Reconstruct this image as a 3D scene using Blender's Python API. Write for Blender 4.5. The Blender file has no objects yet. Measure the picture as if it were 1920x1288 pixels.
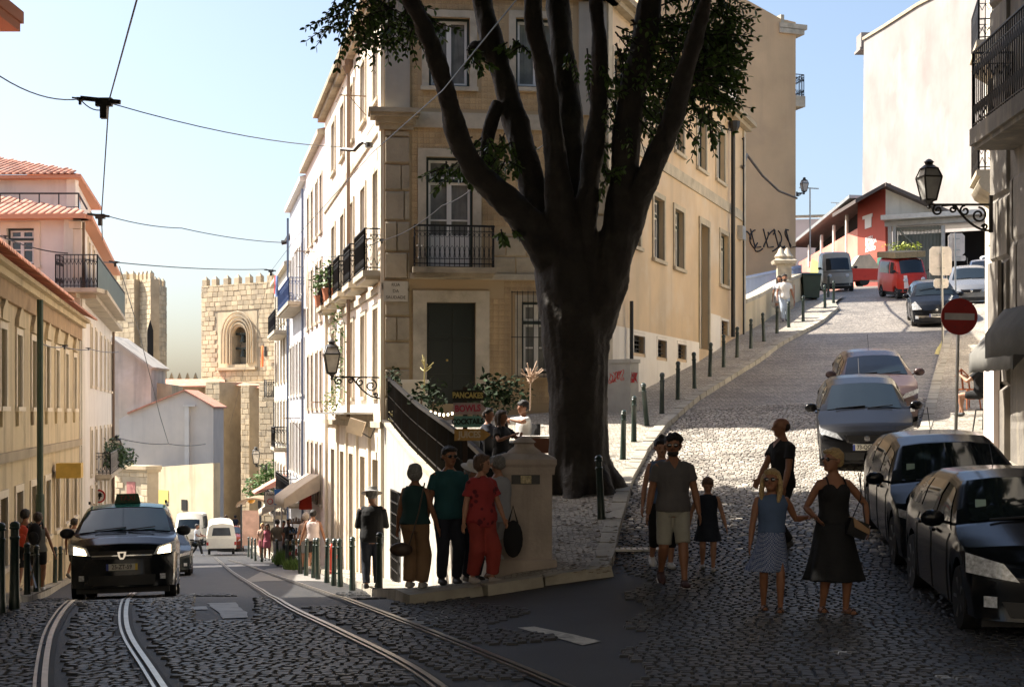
import bpy, bmesh, math, random
import numpy as np
from mathutils import Vector, Matrix, noise
random.seed(7); np.random.seed(7)
SC = bpy.context.scene
COL = SC.collection
R = math.radians
# ------------------------------------------------------------------ camera
F = 2667.0; CX = 960.0; HZ = 775.0           # focal length in photo pixels, centre column, eye-level row
cam = bpy.data.cameras.new('camera'); cam.lens = 50.0; cam.sensor_width = 36.0
cam.shift_y = (HZ-644.0)/1920.0; cam.clip_start = 0.1; cam.clip_end = 2000
co = bpy.data.objects.new('camera', cam); COL.objects.link(co); co.location = (0, 0, 0); co.rotation_euler = (R(90), 0, 0)
SC.camera = co
# ------------------------------------------------------------------ sky and sun
SUN_EL = R(48); SUN_AZ = math.atan2(-.95, .31)
sdir = Vector((math.sin(SUN_AZ)*math.cos(SUN_EL), math.cos(SUN_AZ)*math.cos(SUN_EL), math.sin(SUN_EL)))
w = bpy.data.worlds.new('World'); SC.world = w; w.use_nodes = True
nt = w.node_tree; nt.nodes.clear()
sky = nt.nodes.new('ShaderNodeTexSky'); sky.sky_type = 'NISHITA'; sky.sun_disc = False
sky.sun_elevation = SUN_EL; sky.sun_rotation = SUN_AZ; sky.altitude = 50; sky.air_density = 1.0; sky.dust_density = 3.2; sky.ozone_density = 1.2
bg = nt.nodes.new('ShaderNodeBackground'); bg.inputs[1].default_value = 0.092
wo = nt.nodes.new('ShaderNodeOutputWorld'); nt.links.new(sky.outputs[0], bg.inputs[0]); nt.links.new(bg.outputs[0], wo.inputs[0])
sl = bpy.data.lights.new('sun', 'SUN'); sl.energy = 5.0; sl.angle = R(.5); sl.color = (1, .93, .82)
so = bpy.data.objects.new('sun', sl); COL.objects.link(so); so.rotation_euler = sdir.to_track_quat('Z', 'Y').to_euler()
SC.view_settings.view_transform = 'Standard'; SC.view_settings.look = 'None'
SC.view_settings.exposure = 1.42; SC.view_settings.gamma = 1.0; SC.view_settings.use_curve_mapping = False
SC.render.engine = 'CYCLES'
# ------------------------------------------------------------------ materials
MATS = {}
def mat(name, col, rough=.8, n=None, stain=None, b=None, metal=0., spec=.5, coat=0., emit=None, rnd=0., streak=None, trans=0.):
    """n=(scale, amount) colour noise; stain=(scale, amount, colour); streak=(scale, amount, colour) vertical runs; b=(scale, strength) bump"""
    if name in MATS: return MATS[name]
    m = bpy.data.materials.new(name); m.use_nodes = True; t = m.node_tree; N = t.nodes; L = t.links
    p = N['Principled BSDF']; p.inputs['Roughness'].default_value = rough; p.inputs['Metallic'].default_value = metal
    p.inputs['Specular IOR Level'].default_value = spec; p.inputs['Coat Weight'].default_value = coat; p.inputs['Coat Roughness'].default_value = .04
    p.inputs['Base Color'].default_value = (*col, 1)
    if trans: p.inputs['Transmission Weight'].default_value = trans
    if emit: p.inputs['Emission Color'].default_value = (*emit[0], 1); p.inputs['Emission Strength'].default_value = emit[1]
    geo = N.new('ShaderNodeNewGeometry'); pos = geo.outputs['Position']
    def nz(scale, det=4, vec=pos):
        q = N.new('ShaderNodeTexNoise'); q.inputs['Scale'].default_value = scale; q.inputs['Detail'].default_value = det; q.inputs['Roughness'].default_value = .6
        L.new(vec, q.inputs['Vector']); return q.outputs['Fac']
    def ramp(f, a, c):
        r = N.new('ShaderNodeMapRange'); r.inputs[1].default_value = a; r.inputs[2].default_value = c; L.new(f, r.inputs[0]); return r.outputs[0]
    cur = None
    def mix(fac, c2, mode='MIX', f=None):
        nonlocal cur
        x = N.new('ShaderNodeMix'); x.data_type = 'RGBA'; x.blend_type = mode
        if cur is None: x.inputs[6].default_value = (*col, 1)
        else: L.new(cur, x.inputs[6])
        x.inputs[7].default_value = (*c2, 1) if not hasattr(c2, 'links') else (1, 1, 1, 1)
        if hasattr(c2, 'links'): L.new(c2, x.inputs[7])
        if fac is not None: L.new(fac, x.inputs[0])
        cur = x.outputs[2]; return x
    if n:
        f = nz(n[0]); r = N.new('ShaderNodeMapRange'); r.inputs[1].default_value = .25; r.inputs[2].default_value = .75
        r.inputs[3].default_value = 1-n[1]; r.inputs[4].default_value = 1+n[1]; L.new(f, r.inputs[0])
        v = N.new('ShaderNodeVectorMath'); v.operation = 'SCALE'; v.inputs[0].default_value = col; L.new(r.outputs[0], v.inputs['Scale']); cur = v.outputs[0]
    if rnd:
        oi = N.new('ShaderNodeObjectInfo'); r = N.new('ShaderNodeMapRange'); r.inputs[3].default_value = 1-rnd; r.inputs[4].default_value = 1+rnd
        L.new(geo.outputs['Random Per Island'], r.inputs[0])
        a = N.new('ShaderNodeMath'); a.operation = 'ADD'; L.new(oi.outputs['Random'], a.inputs[0]); L.new(geo.outputs['Random Per Island'], a.inputs[1])
        fr = N.new('ShaderNodeMath'); fr.operation = 'FRACT'; L.new(a.outputs[0], fr.inputs[0]); L.new(fr.outputs[0], r.inputs[0])
        v = N.new('ShaderNodeVectorMath'); v.operation = 'SCALE'
        if cur is None: v.inputs[0].default_value = col
        else: L.new(cur, v.inputs[0])
        L.new(r.outputs[0], v.inputs['Scale']); cur = v.outputs[0]
    if stain: 
        f = ramp(nz(stain[0], 6), .52, .72); mm = N.new('ShaderNodeMath'); mm.operation = 'MULTIPLY'; mm.inputs[1].default_value = stain[1]; L.new(f, mm.inputs[0]); mix(mm.outputs[0], stain[2])
    if streak:
        mp = N.new('ShaderNodeMapping'); mp.inputs['Scale'].default_value = (1, 1, .09); L.new(pos, mp.inputs[0])
        f = ramp(nz(streak[0], 5, mp.outputs[0]), .5, .72); mm = N.new('ShaderNodeMath'); mm.operation = 'MULTIPLY'; mm.inputs[1].default_value = streak[1]; L.new(f, mm.inputs[0]); mix(mm.outputs[0], streak[2])
    if cur is not None: L.new(cur, p.inputs['Base Color'])
    if b:
        bu = N.new('ShaderNodeBump'); bu.inputs['Strength'].default_value = b[1]; bu.inputs['Distance'].default_value = .02
        L.new(nz(b[0], 5), bu.inputs['Height']); L.new(bu.outputs[0], p.inputs['Normal'])
    MATS[name] = m; return m
def nodes(m): return m.node_tree.nodes, m.node_tree.links, m.node_tree.nodes['Principled BSDF']
# ------------------------------------------------------------------ object helpers
def link(o): COL.objects.link(o); return o
def tag(o, label=None, cat=None, group=None, kind=None):
    if label: o['label'] = label
    if cat: o['category'] = cat
    if group: o['group'] = group
    if kind: o['kind'] = kind
    return o
def thing(name, label, cat, loc=(0, 0, 0), rot=(0, 0, 0), group=None):
    o = bpy.data.objects.new(name, None); link(o); o.location = loc; o.rotation_euler = rot; o.empty_display_size = .2
    return tag(o, label, cat, group)
class MB:
    """collects faces; all coordinates are world or thing-local"""
    def __init__(s): s.v = []; s.f = []; s.m = []
    def add(s, vs, fs, mi=0):
        k = len(s.v); s.v.extend([tuple(q) for q in vs]); s.f.extend([tuple(i+k for i in f) for f in fs]); s.m.extend([mi]*len(fs)); return s
    def box(s, a, c, M=None, mi=0):
        x0, y0, z0 = a; x1, y1, z1 = c
        vs = [(x0, y0, z0), (x1, y0, z0), (x1, y1, z0), (x0, y1, z0), (x0, y0, z1), (x1, y0, z1), (x1, y1, z1), (x0, y1, z1)]
        if M is not None: vs = [M @ Vector(q) for q in vs]
        return s.add(vs, [(0, 3, 2, 1), (4, 5, 6, 7), (0, 1, 5, 4), (1, 2, 6, 5), (2, 3, 7, 6), (3, 0, 4, 7)], mi)
    def bar(s, p, q, a, b=None, up=(0, 0, 1), mi=0):
        """square bar from p to q"""
        b = b or a; p = Vector(p); q = Vector(q); d = (q-p)
        if d.length < 1e-6: return s
        d = d.normalized(); u = Vector(up)
        if abs(d.dot(u)) > .98: u = Vector((1, 0, 0))
        x = d.cross(u).normalized(); y = x.cross(d)
        vs = [r + x*i*a/2 + y*j*b/2 for r in (p, q) for (i, j) in ((-1, -1), (1, -1), (1, 1), (-1, 1))]
        return s.add(vs, [(0, 1, 2, 3), (7, 6, 5, 4), (0, 4, 5, 1), (1, 5, 6, 2), (2, 6, 7, 3), (3, 7, 4, 0)], mi)
    def tube(s, pts, r, n=8, cap=True, mi=0, flat=None):
        """tube along pts; r number or list; flat=(ax, k) squashes"""
        pts = [Vector(p) for p in pts]; m = len(pts); rs = r if hasattr(r, '__len__') else [r]*m
        vs = []; x = None
        for i, p in enumerate(pts):
            d = (pts[min(i+1, m-1)]-pts[max(i-1, 0)])
            d = d.normalized() if d.length > 1e-9 else Vector((0, 0, 1))
            if x is None:
                u = Vector((0, 0, 1)) if abs(d.z) < .9 else Vector((1, 0, 0)); x = d.cross(u).normalized()
            else:
                x = (x - d*x.dot(d)); x = x.normalized() if x.length > 1e-6 else d.orthogonal().normalized()
            y = d.cross(x)
            for k in range(n):
                a = 2*math.pi*k/n; vs.append(p + (x*math.cos(a)+y*math.sin(a))*rs[i])
        fs = [(i*n+k, i*n+(k+1) % n, (i+1)*n+(k+1) % n, (i+1)*n+k) for i in range(m-1) for k in range(n)]
        if cap: fs += [tuple(range(n-1, -1, -1)), tuple((m-1)*n+k for k in range(n))]
        return s.add(vs, fs, mi)
    def lathe(s, prof, c=(0, 0, 0), n=16, mi=0, M=None):
        c = Vector(c); vs = []; m = len(prof)
        for (r, z) in prof:
            for k in range(n):
                a = 2*math.pi*(k+.5)/n; q = Vector((r*math.cos(a), r*math.sin(a), z)); vs.append((M @ q if M is not None else q)+c)
        fs = [(i*n+k, i*n+(k+1) % n, (i+1)*n+(k+1) % n, (i+1)*n+k) for i in range(m-1) for k in range(n)]
        fs += [tuple(range(n-1, -1, -1)), tuple((m-1)*n+k for k in range(n))]
        return s.add(vs, fs, mi)
    def prism(s, poly, off, mi=0):
        """poly: list of 3D points (planar); off: extrusion vector"""
        poly = [Vector(p) for p in poly]; off = Vector(off); n = len(poly)
        return s.add(poly+[p+off for p in poly], [tuple(range(n-1, -1, -1)), tuple(range(n, 2*n))]+[(i, (i+1) % n, n+(i+1) % n, n+i) for i in range(n)], mi)
    def build(s, name, m, parent=None, smooth=False, world=False, kind=None, label=None):
        me = bpy.data.meshes.new(name); me.from_pydata(s.v, [], s.f)
        ms = m if isinstance(m, (list, tuple)) else [m]
        for q in ms: me.materials.append(q)
        if len(ms) > 1: me.polygons.foreach_set('material_index', s.m)
        if smooth:
            me.polygons.foreach_set('use_smooth', [True]*len(me.polygons))
            if smooth != 'all': 
                try: me.set_sharp_from_angle(angle=R(40))
                except Exception: pass
        bm = bmesh.new(); bm.from_mesh(me); bmesh.ops.recalc_face_normals(bm, faces=bm.faces); bm.to_mesh(me); bm.free()
        o = link(bpy.data.objects.new(name, me)); attach(o, parent, world)
        if kind: o['kind'] = kind
        if label: o['label'] = label
        return o
def attach(o, parent, world=False):
    if parent is not None:
        o.parent = parent
        if world and parent.parent is None: o.location = -Vector(parent.location)
def grid_mesh(name, P, m, parent=None, smooth=True, kind=None, mi=None, flip=False):
    """P: (a, b, 3) numpy array"""
    a, b = P.shape[:2]; me = bpy.data.meshes.new(name)
    idx = np.arange(a*b).reshape(a, b); q = np.stack([idx[:-1, :-1], idx[1:, :-1], idx[1:, 1:], idx[:-1, 1:]], -1).reshape(-1, 4)
    if flip: q = q[:, ::-1]
    me.from_pydata(P.reshape(-1, 3).tolist(), [], q.tolist())
    for x in (m if isinstance(m, (list, tuple)) else [m]): me.materials.append(x)
    if mi is not None: me.polygons.foreach_set('material_index', np.asarray(mi).reshape(-1).astype('i'))
    me.polygons.foreach_set('use_smooth', [bool(smooth)]*len(me.polygons))
    o = link(bpy.data.objects.new(name, me)); attach(o, parent)
    if kind: o['kind'] = kind
    return o
def unit_mesh(kind, m):
    """shared piece meshes, base at z=0, top at z=1, 1x1 footprint"""
    key = '_u'+kind+m.name
    if key in UM: return UM[key]
    if kind == 'block': c = .06; vs = [(-.5, -.5, 0), (.5, -.5, 0), (.5, .5, 0), (-.5, .5, 0), (-.5+c*.4, -.5+c, 1), (.5-c*.4, -.5+c, 1), (.5-c*.4, .5-c, 1), (-.5+c*.4, .5-c, 1)]
    elif kind == 'cobble': c = .13; vs = [(-.5, -.46, 0), (.47, -.5, 0), (.5, .48, 0), (-.48, .5, 0), (-.5+c, -.5+c, 1), (.5-c, -.5+c, .93), (.5-c, .5-c, 1), (-.5+c, .5-c, .95)]
    fs = [(4, 5, 6, 7), (0, 1, 5, 4), (1, 2, 6, 5), (2, 3, 7, 6), (3, 0, 4, 7)]
    if kind == 'rooftile':                     # half-round clay tile, axis along y
        vs = []; fs = []
        for j, (y, r) in enumerate(((-.5, .5), (.5, .42))):
            for k in range(6): a = math.pi*k/5; vs.append((r*math.cos(a), y, r*math.sin(a)+ (.06 if j else 0)))
        fs = [(k, k+1, k+7, k+6) for k in range(5)] + [tuple(range(5, -1, -1))]
    if kind == 'leaf': vs = [(0, 0, 0), (.26, .35, .05), (.22, .7, .06), (0, 1, -.05), (-.22, .7, .06), (-.26, .35, .05), (0, .5, -.03)]; fs = [(0, 1, 2, 6), (6, 2, 3), (0, 6, 4, 5), (6, 3, 4)]
    me = bpy.data.meshes.new(kind); me.from_pydata(vs, [], fs); me.materials.append(m); UM[key] = me
    if kind in ('leaf', 'rooftile'): me.polygons.foreach_set('use_smooth', [True]*len(me.polygons))
    return me
UM = {}
def pieces(name, kind, m, mats4, parent, limit=300, plain=None):
    """mats4: list of 4x4 world matrices. Nearest 'limit' become objects of their own, the rest ONE stuff part"""
    me = unit_mesh(kind, m); A = np.array([np.array(q) for q in mats4])
    if len(A) == 0: return
    d = np.linalg.norm(A[:, :3, 3], axis=1)/np.maximum(np.linalg.norm(A[:, :3, 0], axis=1), 1e-4)
    order = np.argsort(d); off = -Vector(parent.location) if (parent and parent.parent is None) else Vector((0, 0, 0))
    for i in order[:limit]:
        o = bpy.data.objects.new(name, me); COL.objects.link(o)
        if parent: o.parent = parent
        o.matrix_local = Matrix.Translation(off) @ Matrix(A[i].tolist())
    rest = order[limit:]
    if len(rest):
        v = np.array([q.co[:] for q in me.vertices]); n = len(v); V = np.einsum('kij,nj->kni', A[rest][:, :3, :3], v)+A[rest][:, None, :3, 3]
        fs = [tuple(p.vertices) for p in me.polygons]; faces = []
        for k in range(len(rest)):
            b0 = k*n; faces.extend([tuple(b0+i for i in f) for f in fs])
        mm = bpy.data.meshes.new(name); mm.from_pydata(V.reshape(-1, 3).tolist(), [], faces); mm.materials.append(m)
        if kind in ('leaf', 'rooftile'): mm.polygons.foreach_set('use_smooth', [True]*len(mm.polygons))
        o = link(bpy.data.objects.new(plain or name, mm)); attach(o, parent, True); o['kind'] = 'stuff'
def frame4(o, x, y, z, sx, sy, sz):
    M = Matrix.Identity(4)
    for i, (a, s_) in enumerate(((x, sx), (y, sy), (z, sz))):
        for j in range(3): M[j][i] = a[j]*s_
    for j in range(3): M[j][3] = o[j]
    return M
def W(px, py, Y): return Vector(((px-CX)/F*Y, Y, (HZ-py)/F*Y))
TMP = bpy.data.scenes.new('workbench')
def bake(o):
    """evaluated mesh of one object, computed in a scratch scene so the big one is not updated each time"""
    TMP.collection.objects.link(o); vl = TMP.view_layers[0]; vl.update(); dg = vl.depsgraph; dg.update()
    me = bpy.data.meshes.new_from_object(o.evaluated_get(dg)); bpy.data.objects.remove(o); return me
def text(body, size, m, M, name='lettering', parent=None, ext=.002, align='CENTER', bold=0, world=False, sx=1):
    c = bpy.data.curves.new('t', 'FONT'); c.body = body; c.size = size; c.extrude = ext; c.align_x = align; c.align_y = 'CENTER'; c.offset = bold; c.resolution_u = 3
    o = bpy.data.objects.new('t', c); me = bake(o); bpy.data.curves.remove(c)
    me.transform(Matrix.Diagonal((sx, 1, 1, 1))); me.transform(M); me.materials.clear(); me.materials.append(m); me.name = name
    q = link(bpy.data.objects.new(name, me)); attach(q, parent, world); return q
def curve_pts(ctrl, n=8):
    """Catmull-Rom through tuples of any length"""
    C = [np.array(c, float) for c in ctrl]; C = [2*C[0]-C[1]]+C+[2*C[-1]-C[-2]]; out = []
    for i in range(1, len(C)-2):
        for k in range(n):
            t = k/n; p0, p1, p2, p3 = C[i-1:i+3]
            out.append(.5*((2*p1)+(-p0+p2)*t+(2*p0-5*p1+4*p2-p3)*t*t+(-p0+3*p1-3*p2+p3)*t**3))
    out.append(C[-2]); return out
# ------------------------------------------------------------------ ground heights
LY = [-30, 0, 8, 12, 18, 24.6, 31, 42, 80, 130, 200, 600]; LZ = [-1.2, -1.6, -1.9, -2.15, -2.38, -3.16, -3.80, -4.72, -7.9, -10.6, -12, -14]
RS = [-30, 0, 8, 14, 17, 19, 22.5, 27.5, 33.9, 38.6, 44, 47.5, 53.5, 57, 65, 80, 100, 130, 600]; RZ = [-1.2, -1.6, -1.9, -2.08, -2.03, -1.85, -1.5, -.9, .1, .8, 1.6, 2.3, 3.25, 3.95, 5.2, 7.0, 8.0, 8.5, 9]
_t = np.linspace(-30, 200, 461)
def _smooth(xs, ys):
    y = np.interp(_t, xs, ys); k = np.array([1, 2, 3, 4, 3, 2, 1.]); k /= k.sum(); yy = np.convolve(np.pad(y, 3, 'edge'), k, 'valid'); return yy
_L = _smooth(LY, LZ); _R = _smooth(RS, RZ)
def hL(Y): return np.where(np.asarray(Y) < 199, np.interp(Y, _t, _L), np.interp(Y, LY, LZ))
def hR(X, Y):
    s = .35*np.clip(X, -5, 40)+.937*np.asarray(Y); return np.where(s < 199, np.interp(s, _t, _R), np.interp(s, RS, RZ))
def sstep(t): t = np.clip(t, 0, 1); return t*t*(3-2*t)
def edgeX(Y, side):
    Y = np.asarray(Y, float)
    a = np.where(Y < 18.5, .04, -3.06+.2*(34-Y))
    if side == 'L': return np.where(Y > 34, -3.06-.2265*(Y-34), a)
    return np.where(Y > 34.7, 2.3+.374*(Y-34.7), np.where(Y > 34, -3.06+(Y-34)*5.36/.7, a))
def gz(X, Y, side=None):
    X = np.asarray(X, float); Y = np.asarray(Y, float)
    if side is None:
        isR = X > np.where(Y > 34, 2.3+.374*(Y-34.7), edgeX(Y, 'L'))
    else: isR = np.full(np.broadcast(X, Y).shape, side == 'R')
    w0 = sstep((X+2.5)/5); k = sstep((Y-17.5)/5)
    w = np.where(isR, w0+(1-w0)*k, w0*(1-k))
    return hL(Y)*(1-w)+hR(X, Y)*w-.035*np.clip(-X-5, 0, 7)*np.clip((90-Y)/40, 0, 1)*np.clip((Y-8)/12, 0, 1)
def gp(px, py, side, dz=0.):
    """point of the ground (raised dz) seen at a photo pixel"""
    r = (px-CX)/F; q = (HZ-py)/F; Y = np.linspace(7, 160, 3061); d = q*Y-(gz(r*Y, Y, side)+dz)
    i = np.where(d[:-1]*d[1:] <= 0)[0]
    if len(i) == 0: i = [int(np.argmin(abs(d)))]
    y = float(Y[i[0]]); 
    if i[0]+1 < len(Y): a, c = d[i[0]], d[i[0]+1]; y += float((Y[1]-Y[0])*a/(a-c)) if a != c else 0
    return Vector((r*y, y, q*y))
def gnd(X, Y, side, dz=0): return Vector((X, Y, float(gz(X, Y, side))+dz))
def proj(p): return (CX+F*p[0]/p[1], HZ-F*p[2]/p[1])
# ------------------------------------------------------------------ paving materials
def paving(name, col, size, joint, rough=.6, contrast=.25, bump=.6, patch=None):
    m = mat(name, col, rough); N, L, p = nodes(m)
    g = N.new('ShaderNodeNewGeometry'); v = N.new('ShaderNodeTexVoronoi'); v.inputs['Scale'].default_value = 1/size; v.inputs['Randomness'].default_value = .55; L.new(g.outputs['Position'], v.inputs['Vector'])
    e = N.new('ShaderNodeTexVoronoi'); e.feature = 'DISTANCE_TO_EDGE'; e.inputs['Scale'].default_value = 1/size; e.inputs['Randomness'].default_value = .55; L.new(g.outputs['Position'], e.inputs['Vector'])
    er = N.new('ShaderNodeMapRange'); er.inputs[2].default_value = .13; L.new(e.outputs['Distance'], er.inputs[0])
    hs = N.new('ShaderNodeSeparateColor'); L.new(v.outputs['Color'], hs.inputs[0])
    mr = N.new('ShaderNodeMapRange'); mr.inputs[3].default_value = 1-contrast; mr.inputs[4].default_value = 1+contrast; L.new(hs.outputs[0], mr.inputs[0])
    nn = N.new('ShaderNodeTexNoise'); nn.inputs['Scale'].default_value = .7; nn.inputs['Detail'].default_value = 6; L.new(g.outputs['Position'], nn.inputs['Vector'])
    nr = N.new('ShaderNodeMapRange'); nr.inputs[1].default_value = .3; nr.inputs[2].default_value = .7; nr.inputs[3].default_value = .72; nr.inputs[4].default_value = 1.25; L.new(nn.outputs['Fac'], nr.inputs[0])
    mu = N.new('ShaderNodeMath'); mu.operation = 'MULTIPLY'; L.new(mr.outputs[0], mu.inputs[0]); L.new(nr.outputs[0], mu.inputs[1])
    sc = N.new('ShaderNodeVectorMath'); sc.operation = 'SCALE'; sc.inputs[0].default_value = col; L.new(mu.outputs[0], sc.inputs['Scale'])
    mx = N.new('ShaderNodeMix'); mx.data_type = 'RGBA'; mx.inputs[6].default_value = (*joint, 1); L.new(er.outputs[0], mx.inputs[0]); L.new(sc.outputs[0], mx.inputs[7]); L.new(mx.outputs[2], p.inputs['Base Color'])
    bu = N.new('ShaderNodeBump'); bu.inputs['Strength'].default_value = bump; bu.inputs['Distance'].default_value = .02
    ad = N.new('ShaderNodeMath'); ad.operation = 'ADD'; sm = N.new('ShaderNodeMath'); sm.operation = 'MULTIPLY'; sm.inputs[1].default_value = .5; L.new(hs.outputs[1], sm.inputs[0]); L.new(er.outputs[0], ad.inputs[0]); L.new(sm.outputs[0], ad.inputs[1]); L.new(ad.outputs[0], bu.inputs['Height']); L.new(bu.outputs[0], p.inputs['Normal'])
    return m
m_asph = mat('asphalt', (.022, .0215, .022), .6, n=(1.3, .5), stain=(.6, .6, (.02, .02, .022)), b=(60, .5))
m_cobf = paving('cobble_road_far', (.27, .24, .205), .11, (.07, .062, .055), .5)
m_cobd = mat('shade_tone_cobble', (.034, .036, .041), .42, n=(.9, .5), rnd=.55, b=(45, .5), spec=.35)  # same stone as the hill cobbles, foreground shade put into its colour
m_cob = mat('cobblestone', (.37, .335, .29), .55, n=(.9, .45), rnd=.38, b=(45, .5))  # hill copy of the stone, sunlight put into its paler colour
m_pav = paving('small_paving_stone', (.40, .36, .30), .075, (.16, .14, .11), .65, .3, .5)
m_kerb = mat('kerb_stone', (.37, .34, .28), .7, n=(3, .25), rnd=.12, b=(25, .5))
m_rail = mat('rail_steel', (.36, .34, .31), .3, metal=1., n=(6, .3))
m_groove = mat('rail_groove', (.012, .011, .010), .7)
# ------------------------------------------------------------------ the ground
def sheet(side, name):
    Ys = np.concatenate([np.arange(-20, 9, 3), np.arange(9, 60, .5), np.arange(60, 120, 3), np.arange(120, 600, 40)])
    us = np.concatenate([[0], .5*np.arange(1, 60), 30+10*np.arange(1, 15), [400]])
    P = np.zeros((len(Ys), len(us), 3))
    for i, y in enumerate(Ys):
        e = float(edgeX(y, side)); X = e-us if side == 'L' else e+us
        P[i, :, 0] = X; P[i, :, 1] = y; P[i, :, 2] = gz(X, y, side)
    mi = np.zeros((len(Ys)-1, len(us)-1))
    if side == 'R': mi[Ys[:-1] >= 33.5, :] = 1
    else: mi[Ys[:-1] >= 110, :] = 1
    return grid_mesh(name, P, [m_asph, m_cobf], kind='structure', mi=mi, flip=(side == 'R'))
road_l = sheet('L', 'road'); road_r = sheet('R', 'road')
# kerb lines, read off the photograph and dropped on the ground
kl = [(467, 1014), (470, 1030), (487, 1042), (520, 1050), (560, 1062), (600, 1075), (640, 1089), (680, 1105), (716, 1122), (752, 1131)]
kr = [(800, 1131), (870, 1122), (960, 1110), (1060, 1093), (1138, 1082), (1152, 1052), (1161, 1005), (1172, 965), (1188, 905), (1216, 852), (1252, 803), (1310, 752), (1400, 695), (1450, 660), (1500, 630), (1548, 603), (1573, 582), (1566, 572)]
KL = [gp(*p, 'L') for p in kl]; KR = [gp(*p, 'L' if p[0] < 900 else 'R') for p in kr]
KALL = KL+KR
def xy(ps): return [(p[0], p[1]) for p in ps]
def poly_sheet(poly, hf, name, m, step=.5, kind='structure', parent=None):
    from mathutils.geometry import delaunay_2d_cdt
    xs = [p[0] for p in poly]; ys = [p[1] for p in poly]; pts = [Vector(p) for p in poly]; n = len(pts)
    gx = np.arange(min(xs), max(xs), step); gy = np.arange(min(ys), max(ys), step)
    for a in gx:
        for c in gy:
            if inside((a, c), poly): pts.append(Vector((a+.01, c)))
    v, e, f, _, _, _ = delaunay_2d_cdt(pts, [], [list(range(n))], 1, 1e-4)
    me = bpy.data.meshes.new(name); me.from_pydata([(p.x, p.y, float(hf(p.x, p.y))) for p in v], [], f); me.materials.append(m)
    bm = bmesh.new(); bm.from_mesh(me); bmesh.ops.recalc_face_normals(bm, faces=bm.faces)
    if sum(q.normal.z for q in bm.faces) < 0: bmesh.ops.reverse_faces(bm, faces=bm.faces)
    bm.to_mesh(me); bm.free(); me.polygons.foreach_set('use_smooth', [True]*len(me.polygons))
    o = link(bpy.data.objects.new(name, me)); attach(o, parent)
    if kind: o['kind'] = kind
    return o
def inside(p, poly):
    x, y = p; c = False; j = len(poly)-1
    for i in range(len(poly)):
        xi, yi = poly[i]; xj, yj = poly[j]
        if (yi > y) != (yj > y) and x < (xj-xi)*(y-yi)/(yj-yi)+xi: c = not c
        j = i
    return c
tip = (.04, 18.5)
# lower pavement (left street side) and upper pavement / terrace (hill side)
pL = xy(KALL[:12])
pL = pL + [tip] + [(float(edgeX(y, 'L')), y) for y in np.arange(20, float(KL[0][1])+2, 2.)]
pR = xy(KALL[11:]) + [(15.0, 64.0), (12.5, 63.5)] + [(float(edgeX(y, 'R')), y) for y in np.arange(60, 36, -2.)] + [(2.3, 34.7), (-3.06, 34.0)] + [(float(edgeX(y, 'R')), y) for y in np.arange(32, 19, -2.)] + [tip]
pave_l = poly_sheet(pL, lambda x, y: gz(x, y, 'L')+.12, 'pavement', m_pav)
pave_r = poly_sheet(pR, lambda x, y: gz(x, y, 'R')+.12, 'pavement', m_pav)
# left hand pavement
def wallX(Y): return -14+.2085*(46-Y)
kf = [(-120, 1205), (0, 1152), (60, 1128), (115, 1101), (133, 1091)]
KF = [gp(*p, 'L') for p in kf]; KF = [gnd(KF[0].x+1.5, KF[0].y-7, 'L')]+KF
while KF[-1].y < 100: y = KF[-1].y+6; KF.append(gnd(min(KF[-1].x, 0)-.215*6, y, 'L'))
pF = xy(KF)+[(p.x-6, p.y) for p in reversed(KF)]
pave_f = poly_sheet(pF, lambda x, y: gz(x, y, 'L')+.12, 'pavement', m_pav, .8)
def kerb(path, side, parent, L0=.85, w=.26):
    P = [Vector(p) for p in path]; out = []; d = [0]
    for a, c in zip(P, P[1:]): d.append(d[-1]+(c-a).to_2d().length)
    s = 0
    while s < d[-1]-.1:
        L1 = L0*random.uniform(.75, 1.2); e = min(s+L1, d[-1]); mid = (s+e)/2; i = max(k for k in range(len(d)) if d[k] <= mid); i = min(i, len(P)-2)
        t = (mid-d[i])/(d[i+1]-d[i]); p = P[i].lerp(P[i+1], t); a = (P[i+1]-P[i]); a.z = 0; a.normalize(); n = Vector((-a.y, a.x, 0))*side
        sd = 'R' if (p.x > edgeX(p.y, 'L')-.05 and p.y > 17.6) else 'L'
        c0 = p+n*(w/2-.01); z = lambda q: float(gz(q.x, q.y, sd))
        h0 = z(c0-a*(e-s)/2); h1 = z(c0+a*(e-s)/2); ax = (a*(e-s)+Vector((0, 0, h1-h0))).normalized(); up = ax.cross(n).normalized()
        if up.z < 0: up = -up
        o = Vector((c0.x, c0.y, (h0+h1)/2-.10)); out.append(frame4(o, ax, n, up, (e-s)-.015, w, .225+random.uniform(0, .015))); s = e
    pieces('kerb_stone', 'block', m_kerb, out, parent, 90)
kerb([p for p in KALL], 1, pave_r); kerb(KF, 1, pave_f)
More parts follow.
